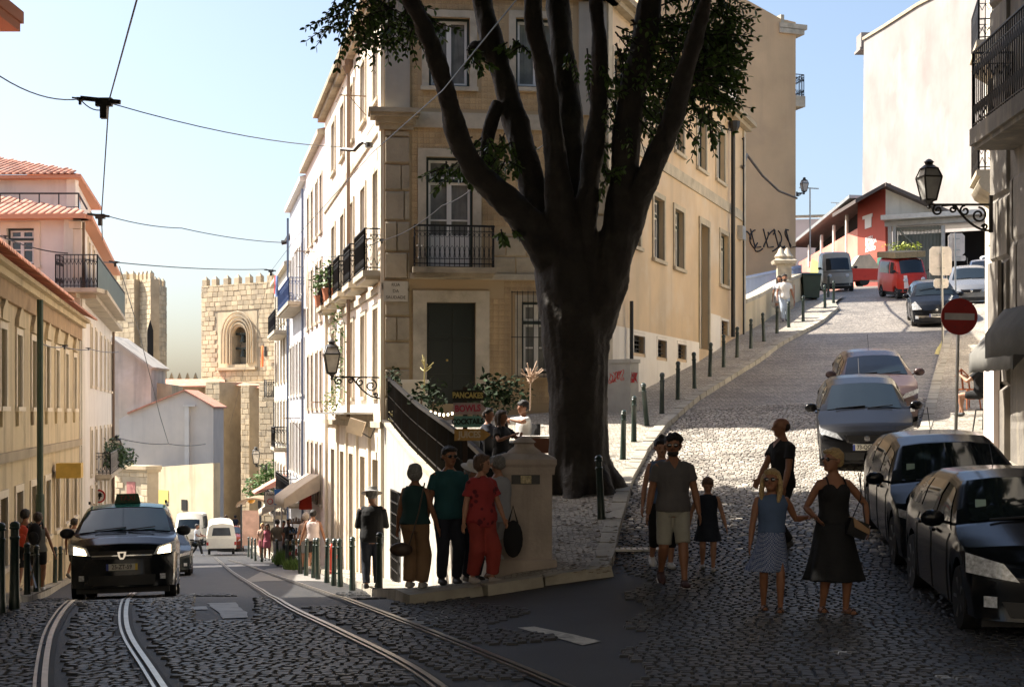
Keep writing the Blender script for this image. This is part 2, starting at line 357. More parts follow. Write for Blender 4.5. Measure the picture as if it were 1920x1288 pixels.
# ------------------------------------------------------------------ tram rails
RAILPTS = []
def rail(ctrl, name='tram_rail', flip=1):
    C = [gp(q[0], q[1], 'L') for q in curve_pts(ctrl, 9)]; C = [C[0]]+[(a+b*2+c)/4 for a, b, c in zip(C, C[1:], C[2:])]+[C[-1]]
    root = thing(name, None, None, C[0]); RAILPTS.extend([(q.x, q.y) for q in C])
    mb = MB(); gb = MB()
    for a, c in zip(C, C[1:]):
        t = (c-a); t.z = 0; t.normalize(); n = Vector((-t.y, t.x, 0))*flip
        def q(p, o, h): r = p+n*o; return (r.x, r.y, float(gz(r.x, r.y, 'L'))+h)
        for (o0, o1) in ((-.024, .024), (.058, .084)): 
            mb.add([q(a, o0, .034), q(a, o1, .034), q(c, o1, .034), q(c, o0, .034), q(a, o0, .0), q(a, o1, .0), q(c, o1, .0), q(c, o0, .0)], [(0, 1, 2, 3), (4, 5, 1, 0), (5, 6, 2, 1), (6, 7, 3, 2), (7, 4, 0, 3)])
        gb.add([q(a, -.07, .014), q(a, .13, .014), q(c, .13, .014), q(c, -.07, .014)], [(0, 1, 2, 3)])
    mb.build('rail_head', m_rail, root, world=True); gb.build('rail_groove', m_groove, root, world=True)
    return root
RC = [(880, 1330), (775, 1255), (640, 1186), (550, 1143), (480, 1100), (440, 1075), (405, 1046)]
RD = [(1180, 1345), (1040, 1281), (850, 1203), (700, 1144), (600, 1108), (520, 1080), (470, 1062), (430, 1050)]
for ctrl, lab in (([(84, 1340), (84, 1270), (94, 1200), (115, 1155), (140, 1128), (180, 1102)], 'curved tram rail at far left leading under the black taxi'),
                  ([(330, 1330), (285, 1260), (246, 1200), (236, 1160), (242, 1125), (268, 1100)], 'curved tram rail running out from under the middle of the taxi'),
                  (RC, 'long tram rail sweeping from bottom centre down to the white three wheeled van'),
                  (RD, 'outer tram rail nearest the pavement corner where the tourists stand')):
    r = rail(ctrl); tag(r, lab, 'tram rail', 'tram rails set in the street')
# ------------------------------------------------------------------ cobbles: real stones over the near road
def interp_px(ctrl, py):
    a = sorted((c[1], c[0]) for c in ctrl); return np.interp(py, [q[0] for q in a], [q[1] for q in a])
MR = []; 
def cobble_ok(x, y, side):
    p = (x, y)
    if inside(p, pL_) or inside(p, pR_) or inside(p, pF_) or inside(p, pQ): return False
    z = float(gz(x, y, side)); px, py = proj((x, y, z))
    if px < -60 or px > 1980 or py > 1340: return False
    if side == 'R' and y > 18.6 and px < 1900: return True
    if px > 1195+25*math.sin(y*3): return True
    c = interp_px(RC, py); d = interp_px(RD, py)
    if px < c-22 and py > 1112+8*math.sin(px*.03) and not (360 < px < 480 and 1118 < py < 1165): 
        return noise.noise(Vector((x*.35, y*.35, 3))) > -.28
    if c+22 < px < d-16 and 1138 < py < 1275: return True
    if px > d+14 and py > 1100 and noise.noise(Vector((x*.55+3, y*.55, 0))) > .16: return True
    return False
pL_, pR_, pF_ = pL, pR, pF
def cobbles():
    RP = np.array(RAILPTS); out = []; dark = []; S = .104; y = 10.2; row = 0
    while y < 34.5:
        row += 1; wob = .0; x0 = -.37*y-.3; x1 = .375*y+.3
        if y > 24: x0 = max(x0, -9.5)
        x = x0 + random.random()*.1
        while x < x1:
            sx = S*random.uniform(.85, 1.25); xc = x+sx/2; x += sx+.008
            yy = y + .10*math.sin(xc*1.1)+.04*math.sin(xc*3.1+1) + random.uniform(-.008, .008)
            side = 'R' if xc > float(edgeX(yy, 'L')) else 'L'
            if side == 'L' and yy > 27.5: continue
            if not cobble_ok(xc, yy, side): continue
            if yy < 26 and xc < 3 and np.min(np.hypot(RP[:, 0]+.03-xc, RP[:, 1]-yy)) < .17: continue
            h = float(gz(xc, yy, side)); e = .1; dx = (float(gz(xc+e, yy, side))-h)/e; dy = (float(gz(xc, yy+e, side))-h)/e
            dx += random.gauss(0, .032); dy += random.gauss(0, .032)
            ax = Vector((1, .11*math.cos(xc*1.1), dx)).normalized(); nz_ = Vector((-dx, -dy, 1)).normalized(); ay = nz_.cross(ax).normalized(); ax = ay.cross(nz_)
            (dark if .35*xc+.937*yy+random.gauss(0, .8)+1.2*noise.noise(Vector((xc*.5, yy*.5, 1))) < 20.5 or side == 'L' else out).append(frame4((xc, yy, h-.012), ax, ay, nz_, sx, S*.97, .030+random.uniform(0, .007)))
        y += S
    return out, dark
# ------------------------------------------------------------------ painted marks, patches
m_paint = mat('worn_road_paint', (.62, .60, .55), .7, n=(9, .3), stain=(6, .9, (.10, .10, .10)))
m_patch = mat('pale_repair_patch', (.30, .29, .27), .5, n=(4, .3), stain=(3, .7, (.08, .08, .08)))
def decal(name, pxs, side, m, dz, step=.3, parent=None):
    P = [gp(a, b, side) for a, b in pxs]; Q = []
    for i, p in enumerate(P):
        q = P[(i+1) % len(P)]; k = max(1, int((q-p).length/.25))
        for t in range(k): r = p.lerp(q, t/k); Q.append((r.x+random.uniform(-.02, .02), r.y+random.uniform(-.03, .03)))
    return poly_sheet(Q, lambda x, y: gz(x, y, side)+dz, name, m, step, 'structure', parent)
decal('road_marking', [(972, 1178), (1004, 1175), (1124, 1203), (1090, 1210)], 'L', m_paint, .008)
decal('repair_patch', [(388, 1132), (440, 1130), (468, 1158), (420, 1160)], 'L', m_patch, .010)
decal('repair_patch', [(318, 1139), (385, 1137), (392, 1143), (322, 1145)], 'L', m_patch, .009)
decal('road_marking', [(488, 1188), (575, 1183), (578, 1187), (490, 1193)], 'L', m_paint, .012)
decal('repair_patch', [(700, 1172), (800, 1150), (850, 1142), (900, 1152), (760, 1176)], 'L', m_patch, .009)
decal('road_marking', [(325, 1116), (366, 1113), (366, 1117), (330, 1120)], 'L', m_paint, .009)
decal('road_marking', [(330, 1062), (470, 1057), (505, 1058), (505, 1060.5), (420, 1062.5), (330, 1065)], 'L', m_paint, .009)
decal('repair_patch', [(452, 1092), (500, 1066), (560, 1062), (640, 1092), (600, 1090), (500, 1089)], 'L', mat('pale_asphalt', (.21, .20, .185), .7, n=(4, .15)), .007)
m_yel = mat('yellow_road_paint', (.75, .62, .22), .7, n=(6, .2))
decal('yellow_kerb_line', [(1752, 664), (1772, 632), (1784, 632), (1764, 666)], 'R', m_yel, .012)
# pale pavement along the right hand side of the hill
KQ = [gp(*p, 'R') for p in [(1716, 838), (1728, 800), (1748, 720), (1770, 640), (1800, 590), (1840, 560)]]
KQ = [gnd(KQ[0].x-.5, KQ[0].y-5, 'R'), gnd(KQ[0].x-.2, KQ[0].y-2, 'R')]+KQ
KQ = [gnd(6.4, 12, 'R'), gnd(6.6, 18, 'R')]+KQ
pQ = xy(KQ)+[(25, 62), (25, 12)]
pave_q = poly_sheet(pQ, lambda x, y: gz(x, y, 'R')+.12, 'pavement', m_pav, 1.)
kerb(KQ, -1, pave_q)
m_iron = mat('dark_green_cast_iron', (.018, .035, .028), .35, n=(8, .3), coat=.3)
m_black = mat('black_iron', (.012, .012, .013), .45)
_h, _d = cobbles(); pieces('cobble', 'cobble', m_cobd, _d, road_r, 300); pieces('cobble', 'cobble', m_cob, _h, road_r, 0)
# ------------------------------------------------------------------ building materials
m_tile = mat('yellow_glazed_tile', (.50, .36, .20), .35, n=(2, .15), stain=(.9, .75, (.25, .18, .10)), streak=(2.2, .5, (.22, .16, .10)), rnd=.08)
def tile_print(m, A, d, T=.14):
    """printed ring and cross motif repeated on every tile (flat print)"""
    N, L, p = nodes(m); g = N.new('ShaderNodeNewGeometry')
    def dot(vec, off):
        q = N.new('ShaderNodeVectorMath'); q.operation = 'DOT_PRODUCT'; q.inputs[1].default_value = vec; L.new(g.outputs['Position'], q.inputs[0])
        a = N.new('ShaderNodeMath'); a.operation = 'MULTIPLY_ADD'; a.inputs[1].default_value = 1/T; a.inputs[2].default_value = off+1000; L.new(q.outputs['Value'], a.inputs[0])
        f = N.new('ShaderNodeMath'); f.operation = 'FRACT'; L.new(a.outputs[0], f.inputs[0])
        c = N.new('ShaderNodeMath'); c.operation = 'SUBTRACT'; c.inputs[1].default_value = .5; L.new(f.outputs[0], c.inputs[0]); return c.outputs[0]
    u = dot((d[0], d[1], 0), -(A[0]*d[0]+A[1]*d[1])/T); v = dot((0, 0, 1), 0)
    cb = N.new('ShaderNodeCombineXYZ'); L.new(u, cb.inputs[0]); L.new(v, cb.inputs[1])
    ln = N.new('ShaderNodeVectorMath'); ln.operation = 'LENGTH'; L.new(cb.outputs[0], ln.inputs[0])
    a = N.new('ShaderNodeMath'); a.operation = 'SUBTRACT'; a.inputs[1].default_value = .3; L.new(ln.outputs['Value'], a.inputs[0])
    ab = N.new('ShaderNodeMath'); ab.operation = 'ABSOLUTE'; L.new(a.outputs[0], ab.inputs[0])
    lt = N.new('ShaderNodeMath'); lt.operation = 'LESS_THAN'; lt.inputs[1].default_value = .07; L.new(ab.outputs[0], lt.inputs[0])
    l2 = N.new('ShaderNodeMath'); l2.operation = 'LESS_THAN'; l2.inputs[1].default_value = .1; L.new(ln.outputs['Value'], l2.inputs[0])
    mx = N.new('ShaderNodeMath'); mx.operation = 'MAXIMUM'; L.new(lt.outputs[0], mx.inputs[0]); L.new(l2.outputs[0], mx.inputs[1])
    mm = N.new('ShaderNodeMath'); mm.operation = 'MULTIPLY'; mm.inputs[1].default_value = .25; L.new(mx.outputs[0], mm.inputs[0])
    src = p.inputs['Base Color'].links[0].from_socket; x = N.new('ShaderNodeMix'); x.data_type = 'RGBA'; x.inputs[7].default_value = (.22, .10, .03, 1)
    L.new(mm.outputs[0], x.inputs[0]); L.new(src, x.inputs[6]); L.new(x.outputs[2], p.inputs['Base Color'])
m_tile2 = mat('pale_yellow_tile_wall', (.62, .455, .27), .45, n=(.5, .16), stain=(.45, .8, (.68, .60, .49)), streak=(1.6, .5, (.38, .30, .20)))
m_mort = mat('tile_mortar', (.42, .31, .18), .9)
m_lime = mat('limestone', (.47, .41, .31), .75, n=(2.5, .2), stain=(1.3, .6, (.22, .19, .14)), b=(18, .4))
m_dirty = mat('blackened_limestone', (.36, .30, .21), .85, n=(2.0, .25), stain=(1.0, .85, (.085, .07, .05)), b=(12, .6), rnd=.1)
m_white = mat('white_plaster', (.80, .75, .67), .8, n=(1.2, .06), stain=(.7, .35, (.62, .55, .45)), streak=(2.0, .35, (.52, .45, .36)), b=(20, .15))
m_cream = mat('cream_plaster', (.74, .65, .51), .8, n=(1.5, .08), stain=(.9, .35, (.55, .45, .31)), streak=(2, .35, (.5, .4, .28)), b=(20, .15))
m_yell = mat('aged_yellow_plaster', (.60, .49, .31), .85, n=(.9, .16), stain=(.9, .7, (.40, .31, .19)), streak=(1.8, .75, (.27, .21, .14)), b=(15, .3))
m_pinkw = mat('pale_pink_plaster', (.78, .66, .62), .8, n=(1, .05), streak=(1.5, .2, (.6, .5, .45)))
m_tan = mat('tan_render', (.56, .395, .23), .85, n=(.35, .16), stain=(.3, .8, (.45, .32, .20)), streak=(.9, .55, (.36, .26, .17)), b=(9, .2))
m_gen = mat('sun_bleached_render', (.275, .247, .232), .85, n=(.25, .2), stain=(.2, 1., (.36, .33, .30)), streak=(.5, .3, (.22, .19, .17)), b=(6, .2))
m_cath = mat('cathedral_stone', (.62, .50, .33), .85, n=(.5, .2), stain=(.5, .8, (.30, .25, .19)), streak=(.8, .6, (.26, .22, .16)), rnd=.22, b=(5, .4))
m_joint = mat('old_stone_joint', (.40, .33, .23), .9, n=(1, .2))
m_roof = mat('terracotta_tile', (.50, .23, .15), .8, n=(3, .3), rnd=.3, stain=(2, .6, (.50, .38, .32)))
m_roofb = mat('terracotta_underside', (.40, .15, .085), .8)
m_wframe = mat('white_window_paint', (.72, .70, .65), .5)
m_gframe = mat('dark_green_window_paint', (.022, .035, .030), .4)
m_brown = mat('brown_window_paint', (.16, .10, .06), .5)
m_glass = mat('window_glass', (.05, .055, .06), .07, n=(1.3, .7), spec=.8)
m_curt = mat('curtained_glass', (.20, .20, .185), .12, n=(2.5, .35), streak=(9, .6, (.07, .075, .08)), spec=.8)
m_dark = mat('dark_interior', (.012, .011, .010), .9)
m_red = mat('museum_red_render', (.46, .085, .055), .8, n=(.5, .1), stain=(.4, .4, (.40, .10, .07)))
m_metal = mat('galvanised_metal', (.45, .45, .44), .4, metal=.8, n=(4, .15))
m_canvas = mat('beige_awning_canvas', (.60, .50, .38), .85, n=(3, .15), stain=(2, .5, (.42, .35, .26)))
m_greycanvas = mat('grey_awning_canvas', (.17, .165, .15), .85, n=(2.5, .2), stain=(1.5, .6, (.09, .085, .08)))
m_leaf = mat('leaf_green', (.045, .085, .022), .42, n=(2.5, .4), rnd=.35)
m_ivy = mat('pot_plant_green', (.07, .13, .03), .5, n=(5, .4), rnd=.35)
m_potr = mat('terracotta_pot', (.50, .19, .10), .8)
# ------------------------------------------------------------------ facades
class Fac:
    def __init__(s, A, B, side=1):
        s.A = Vector((A[0], A[1], 0)); s.B = Vector((B[0], B[1], 0)); s.d = (s.B-s.A).normalized(); s.L = (s.B-s.A).length
        s.n = Vector((s.d.y, -s.d.x, 0))*side
    def P(s, u, z, n=0.): p = s.A+s.d*u+s.n*n; return Vector((p.x, p.y, z))
    def u(s, px): r = (px-CX)/F; return (r*s.A.y-s.A.x)/(s.d.x-r*s.d.y)
    def z(s, px, py): return (HZ-py)/F*(s.A.y+s.u(px)*s.d.y)
    def M(s, u, z, n=0.): return frame4(s.P(u, z, n), s.d, Vector((0, 0, 1)), s.n, 1, 1, 1)   # local x along, y up, z out
    def box(s, mb, u0, u1, z0, z1, n0, n1, mi=0):
        v = [s.P(a, b, c) for c in (n0, n1) for (a, b) in ((u0, z0), (u1, z0), (u1, z1), (u0, z1))]
        return mb.add(v, [(0, 1, 2, 3), (7, 6, 5, 4), (0, 4, 5, 1), (1, 5, 6, 2), (2, 6, 7, 3), (3, 7, 4, 0)], mi)
    def wall(s, mb, u0, u1, z0, z1, holes=(), dep=.28, th=.3):
        us = sorted({u0, u1, *[min(max(h[i], u0), u1) for h in holes for i in (0, 1)]}); zs = sorted({z0, z1, *[min(max(h[i], z0), z1) for h in holes for i in (2, 3)]})
        for a, b in zip(us, us[1:]):
            for c, d in zip(zs, zs[1:]):
                mu, mz = (a+b)/2, (c+d)/2
                if b-a < 1e-4 or d-c < 1e-4 or any(h[0] < mu < h[1] and h[2] < mz < h[3] for h in holes): continue
                mb.add([s.P(a, c), s.P(b, c), s.P(b, d), s.P(a, d)], [(0, 1, 2, 3)])
        for h in holes:
            a, b, c, d = h[:4]
            mb.add([s.P(a, c), s.P(b, c), s.P(b, d), s.P(a, d), s.P(a, c, -dep), s.P(b, c, -dep), s.P(b, d, -dep), s.P(a, d, -dep)], [(0, 4, 5, 1), (1, 5, 6, 2), (2, 6, 7, 3), (3, 7, 4, 0)])
        s.box(mb, u0, u1, z0, z1, -dep-th, -dep-.02)
    def window(s, root, u0, u1, z0, z1, outer=None, inner=None, pane=None, leaves=2, bars=(.5,), sur=None, sw=.16, sill=True, dep=.18, name='window', transom=None, door_h=0):
        outer = outer or m_gframe; inner = inner or m_wframe; pane = pane or m_curt
        fr = MB(); t = .06
        for (a, b, c, d) in ((u0, u0+t, z0, z1), (u1-t, u1, z0, z1), (u0+t, u1-t, z0, z0+t), (u0+t, u1-t, z1-t, z1)): s.box(fr, a, b, c, d, -dep, -dep+.07)
        if transom: s.box(fr, u0+t, u1-t, transom-.04, transom+.04, -dep, -dep+.065)
        w = fr.build(name, outer, root, world=True)
        sa = MB(); a0, a1 = u0+t, u1-t; st = .055; zt = z1-t
        spans = [(z0+t, (transom-.04) if transom else zt)] + ([(transom+.04, zt)] if transom else [])
        for k, (c, d) in enumerate(spans):
            for i in range(leaves):
                p, q = a0+(a1-a0)*i/leaves, a0+(a1-a0)*(i+1)/leaves
                for (e, f, g_, h) in ((p, p+st, c, d), (q-st, q, c, d), (p+st, q-st, c, c+st), (p+st, q-st, d-st, d)): s.box(sa, e, f, g_, h, -dep-.03, -dep+.03)
                if k == 0:
                    for b_ in bars: zz = c+(d-c)*b_; s.box(sa, p+st, q-st, zz-.02, zz+.02, -dep-.02, -dep+.02)
                    if door_h: s.box(sa, p+st, q-st, c+st, c+door_h, -dep-.02, -dep+.015)
        sa.build('sash', inner, w)
        g = MB(); s.box(g, a0, a1, z0+t, zt, -dep-.05, -dep-.025); g.build('pane', pane, w)
        if sur:
            q = MB(); 
            for (a, b, c, d) in ((u0-sw, u0, z0, z1), (u1, u1+sw, z0, z1), (u0-sw, u1+sw, z1, z1+sw)): s.box(q, a, b, c, d, -.02, .04)
            if not sill: pass
            q.build('surround', sur, w)
        if sill:
            q = MB(); s.box(q, u0-sw-.03, u1+sw+.03, z0-.10, z0-.003, -dep, .09); q.build('sill', sur or m_lime, w)
        return w
def railing(mb, pts, h, step=.12, t=.018, deco=True):
    """balusters, rails and small scrolls along a polyline (world points at slab level)"""
    P = [Vector(p) for p in pts]
    for a, c in zip(P, P[1:]):
        up = Vector((0, 0, h)); mb.bar(a+up, c+up, .045, .03); mb.bar(a+Vector((0, 0, .07)), c+Vector((0, 0, .07)), .025); mb.bar(a+up*.86, c+up*.86, .018)
        n = max(1, int((c-a).length/step))
        for k in range(n+1):
            q = a.lerp(c, k/n); mb.bar(q+Vector((0, 0, .0)), q+up, t*(1.9 if k in (0, n) else 1))
            if deco and k < n:
                d = (c-a)/n
                mb.bar(q+up*.86, q+d*.5+up*.70, t*.8); mb.bar(q+d+up*.86, q+d*.5+up*.70, t*.8)
                mb.bar(q+up*.10, q+d*.5+up*.30, t*.8); mb.bar(q+d+up*.10, q+d*.5+up*.30, t*.8)
    return mb
def balcony(fac, root, u0, u1, z, out=.55, h=1.0, slab=None, m=None, th=.14, name='balcony', each=False, dep=0):
    b = MB(); fac.box(b, u0, u1, z-th, z, 0, out); fac.box(b, u0+.06, u1-.06, z-th-.08, z-th-.002, 0, out-.07)
    s = b.build(name, slab or m_lime, root, world=True)
    o = out-.05; pts = [fac.P(u0+.05, z, 0), fac.P(u0+.05, z, o), fac.P(u1-.05, z, o), fac.P(u1-.05, z, 0)]
    if each:
        r = MB()
        for a, c in zip(pts, pts[1:]):
            for hh, t in ((h, .045), (.08, .025), (h*.87, .02), (h*.2, .015)): r.bar(a+Vector((0, 0, hh)), c+Vector((0, 0, hh)), t)
        r.build('rail', m or m_black, s)
        for a, c in zip(pts, pts[1:]):
            n = max(2, int((c-a).length/.115))
            for k in range(n):
                q = a.lerp(c, k/n); bb = MB(); d = (c-a)/n
                bb.bar(q, q+Vector((0, 0, h)), .018); bb.tube([q+d*.5+Vector((math.cos(t)*d.x*.42, math.cos(t)*d.y*.42, .35+.16*math.sin(t))) for t in np.linspace(0, 6.28, 9)], .006, 4)
                bb.tube([q+d*.5+Vector((math.cos(t)*d.x*.4, math.cos(t)*d.y*.4, .77+.06*math.sin(t))) for t in np.linspace(0, 6.28, 7)], .006, 4)
                bb.build('baluster', m or m_black, s)
    else: railing(MB(), pts, h) if False else railing_b(pts, h, m or m_black, s)
    return s
def railing_b(pts, h, m, parent): r = MB(); railing(r, pts, h); r.build('railing', m, parent)
def pipe(root, pts, r, m, name='drainpipe'): mb = MB(); mb.tube(pts, r, 7); return mb.build(name, m, root, smooth=True, world=True)
def wall_tiles(fac, root, rects, holes, m, T=.14, limit=300):
    out = []
    for (u0, u1, z0, z1) in rects:
        for i in range(int((u1-u0)/T)):
            for j in range(int((z1-z0)/T)):
                u = u0+(i+.5)*T; z = z0+(j+.5)*T
                if any(h[0]-.17-T/2 < u < h[1]+.17+T/2 and h[2]-.1-T/2 < z < h[3]+.16+T/2 for h in holes): continue
                out.append(frame4(fac.P(u, z, .001), fac.d, Vector((0, 0, 1)), fac.n+fac.d*random.gauss(0, .012)+Vector((0, 0, random.gauss(0, .012))), T-.005, T-.005, .008))
    pieces('tile', 'block', m, out, root, limit)
def ashlar(fac, root, u0, u1, z0, z1, m, bw=.7, bh=.4, n=0.0, dep=.035, limit=300, holes=(), name='stone_block'):
    out = []; z = z0; r = 0
    while z < z1-.05:
        h = min(bh*random.uniform(.9, 1.1), z1-z); u = u0-(bw*.5 if r % 2 else 0); r += 1
        while u < u1-.02:
            w_ = bw*random.uniform(.75, 1.25); a = max(u, u0); b = min(u+w_, u1)
            if b-a > .05 and not any(a < h_[1] and b > h_[0] and z < h_[3] and z+h > h_[2] for h_ in holes):
                out.append(frame4(fac.P((a+b)/2, z+h/2, n), fac.d, Vector((0, 0, 1)), fac.n, b-a-.018, h-.018, dep*random.uniform(.6, 1.2)))
            u += w_
        z += h
    pieces(name, 'block', m, out, root, limit)
# ================================================================== the corner building
C0, C1, C2, C3 = (-3.06, 34.0), (2.30, 34.70), (8.26, 50.6), (-6.43, 48.9)
ff = Fac(C0, C1, 1); fl = Fac(C0, C3, -1); fr_ = Fac(C1, C2, 1)
for q in (ff, fl, fr_):
    pass
assert ff.n.y < 0 and fl.n.x < 0 and fr_.n.x > 0, (ff.n, fl.n, fr_.n)
tile_print(m_tile, (C0[0], C0[1]), ff.d)
cb = thing('corner_building', 'tall wedge shaped corner building with yellow tiled front behind the big tree', 'building', (0, 36, 0))
TOPZ = 10.05
def fpx(f, x0, x1, y0, y1):
    xm = (x0+x1)/2; return (f.u(x0), f.u(x1), f.z(xm, y1), f.z(xm, y0))
hw1 = fpx(ff, 804, 881, 33, 163); hw2 = fpx(ff, 967, 1044, 35, 165); hb = fpx(ff, 799, 887, 295, 503); hd = list(fpx(ff, 800, 892, 567, 757)); hg = fpx(ff, 978, 1036, 566, 700)
H = [hw1, hw2, hb, hd, hg]
mb = MB(); ff.wall(mb, 0, ff.L, -4, TOPZ, H); mb.build('wall', m_mort, cb, world=True)
wall_tiles(ff, cb, [(.66, 4.7, 7.32, 10.0), (.66, 4.7, 3.95, 6.95), (.66, 4.7, .25, 3.2)], H+[(hb[1]+.45, 4.8, 3.3, 4.35), (hb[0]-.5, hb[1]+.5, 2.9, 3.95)], m_tile)
ff.window(cb, *hw1, sur=m_lime, sw=.17, bars=(), pane=m_curt)
ff.window(cb, *hw2, sur=m_lime, sw=.17, bars=(), pane=m_curt)
w = ff.window(cb, *hb, sur=m_lime, sw=.2, bars=(.55,), pane=m_curt, transom=hb[3]-.55, name='balcony_door', sill=False, door_h=.75)
w = ff.window(cb, *hg, sur=m_lime, sw=.16, bars=(.5,), pane=m_curt, transom=hg[3]-.5)
mb = MB()
for k in range(9): u = hg[0]-.25+k*.13; mb.bar(ff.P(u, hg[2]-.1, .12), ff.P(u, hg[3]+.25, .12), .018)
for z in (hg[2]-.08, (hg[2]+hg[3])/2, hg[3]+.22): mb.bar(ff.P(hg[0]-.27, z, .12), ff.P(hg[1]+.3, z, .12), .02)
mb.build('window_grille', m_black, cb, world=True)
# the front door
mb = MB(); m_door = mat('black_green_door_paint', (.012, .018, .015), .35)
ff.box(mb, hd[0], hd[1], hd[2], hd[3], -.24, -.18); d_ = mb.build('door', m_door, cb, world=True)
mb = MB(); um = (hd[0]+hd[1])/2
for (a, b) in ((hd[0]+.07, um-.05), (um+.05, hd[1]-.07)):
    for (c, e) in ((hd[2]+.1, hd[2]+.62), (hd[2]+.72, hd[2]+1.5), (hd[2]+1.6, hd[3]-.1)): ff.box(mb, a, b, c, e, -.18, -.15)
mb.build('door_panel', m_door, d_)
mb = MB(); mb.lathe([(.0, -.03), (.03, -.02), (.03, .02), (0, .03)], ff.P(um-.09, hd[2]+1.05, -.12), 8); mb.build('door_knob', mat('brass', (.6, .42, .15), .3, metal=1.), d_, smooth=True)
mb = MB()
for (a, b, c, e) in ((hd[0]-.33, hd[0], hd[2], hd[3]), (hd[1], hd[1]+.33, hd[2], hd[3]), (hd[0]-.33, hd[1]+.33, hd[3], hd[3]+.28)): ff.box(mb, a, b, c, e, -.02, .05)
mb.build('door_surround', m_lime, cb, world=True)
# corner pilasters, bands, cornice
u_p = ff.u(768)
ashlar(ff, cb, .02, u_p, -3.9, 3.15, m_dirty, .62, .62, 0, .07, 60); ashlar(ff, cb, .02, u_p, 3.2, 6.75, m_dirty, .62, .7, 0, .07, 60)
mb = MB(); ff.box(mb, .02, u_p, 7.25, 10.0, 0, .07); mb.build('pilaster', mat('grey_plaster', (.33, .30, .25), .85, n=(2, .1), streak=(2, .3, (.2, .18, .15))), cb, world=True); mb = MB(); ff.box(mb, 4.72, ff.L, 7.25, 10., 0, .07); mb.build('pilaster', mat('grey_plaster', (.33, .30, .25), .85, n=(2, .1), streak=(2, .3, (.2, .18, .15))), cb, world=True)
ashlar(ff, cb, 4.72, ff.L, -.1, 6.75, m_dirty, .6, .55, 0, .06, 60)
ashlar(ff, cb, hb[1]+.45, 4.68, 3.28, 4.35, m_dirty, .62, .5, 0, .03, 20)
mb = MB(); ff.box(mb, u_p, 4.72, 6.85, 7.22, 0, .06); ff.box(mb, u_p, ff.L, 3.22, 3.36, 0, .07); mb.build('string_course', m_lime, cb, world=True)
mb = MB()
for k, (z0, z1, o) in enumerate(((6.78, 6.92, .10), (6.92, 7.05, .2), (7.05, 7.13, .34), (7.13, 7.24, .40))): ff.box(mb, -.02-o*.9, u_p+.04+o*.5, z0, z1-.002, -.3, o); 
mb.build('corner_capital', m_dirty, cb, world=True)
mb = MB(); 
for f in (ff, fl, fr_): f.box(mb, -.35, f.L+.35, 10.05, 10.2, -.4, .22); f.box(mb, -.42, f.L+.42, 10.203, 10.36, -.4, .38)
mb.build('cornice', m_dirty, cb, world=True)
# street name plate on the pilaster
mb = MB(); u0, u1 = ff.u(719), ff.u(764); z0, z1 = ff.z(740, 566), ff.z(740, 528); ff.box(mb, u0, u1, z0, z1, .09, .12); pl = mb.build('street_name_plate', mat('marble_plate', (.50, .45, .36), .5, n=(4, .1)), cb, world=True)
m_ink = mat('worn_black_lettering', (.06, .055, .05), .7)
for i, t in enumerate(('RUA', 'DA', 'SAUDADE')): text(t, .105, m_ink, ff.M((u0+u1)/2, z1-.09-.15*i, .122), parent=pl)
balcony(ff, cb, ff.u(772), ff.u(926), 3.47, .5, .98, each=True, slab=m_dirty)
# ---- sunlit left side
HL = []
ucs = [fl.u(706), fl.u(682), fl.u(660), fl.u(643), fl.u(626)]
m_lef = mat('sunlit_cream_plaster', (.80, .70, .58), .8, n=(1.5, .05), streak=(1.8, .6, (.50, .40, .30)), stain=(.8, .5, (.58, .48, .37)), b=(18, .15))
for u in ucs:
    for (z0, z1) in ((7.75, 9.35), (3.45, 6.0), (.45, 2.6)): HL.append((u-.5, u+.5, z0, z1))
GL = [(u-.55, u+.55, -4.8-.0*u, -1.15) for u in ucs]
mb = MB(); fl.wall(mb, 0, fl.L, -5.6, TOPZ, HL+GL, dep=.3); mb.build('wall', m_lef, cb, world=True)
for k, h in enumerate(HL):
    fl.window(cb, *h, sur=m_lime, sw=.13, bars=(.5,), inner=m_wframe if k % 3 else m_wframe, outer=m_brown if k % 3 == 2 else m_gframe, pane=m_glass, sill=(k % 3 != 1), transom=h[3]-.5 if k % 3 else None, name='window' if k % 3 != 1 else 'balcony_door', dep=.22)
for k, h in enumerate(GL):
    fl.window(cb, *h, sur=m_cream, sw=.2, bars=(.35,), inner=m_brown if k % 2 else m_gframe, outer=m_brown, pane=m_dark, sill=False, name='shop_door', door_h=.8, transom=-1.9, dep=.25)
for k, u in enumerate(ucs): balcony(fl, cb, u-.82 if k else .06, u+.82, 3.42, .5, 1.0)
mb = MB(); fl.box(mb, .02, fl.L, -.35, -.2, 0, .1); fl.box(mb, .02, fl.L, 2.95, 3.12, 0, .06); fl.box(mb, .02, fl.L, 6.85, 7.05, 0, .06)
mb.build('string_course', m_lime, cb, world=True)
mb = MB(); fl.box(mb, .02, .5, -5.4, 10., 0, .08); 
for a, b in zip(ucs, ucs[1:]): m_ = (a+b)/2; fl.box(mb, m_-.18, m_+.18, -5.4, -.36, 0, .07)
mb.build('pilaster', m_cream, cb, world=True)
mb = MB(); fl.box(mb, fl.u(700), fl.u(628), -.02, .03, 0, .75); mb.build('tin_canopy', m_metal, cb, world=True)
up = fl.u(665); pipe(cb, [fl.P(up, 9.9, .18), fl.P(up, -.1, .18)], .055, m_brown); mb = MB(); mb.lathe([(.06, 0), (.16, .2), (.18, .38), (0, .39)], fl.P(up, 9.55, .2), 8); mb.build('rain_hopper', m_brown, cb, world=True)
up = fl.u(622); pipe(cb, [fl.P(up, 3.2, .18), fl.P(up, -4.6, .18)], .06, m_cream)
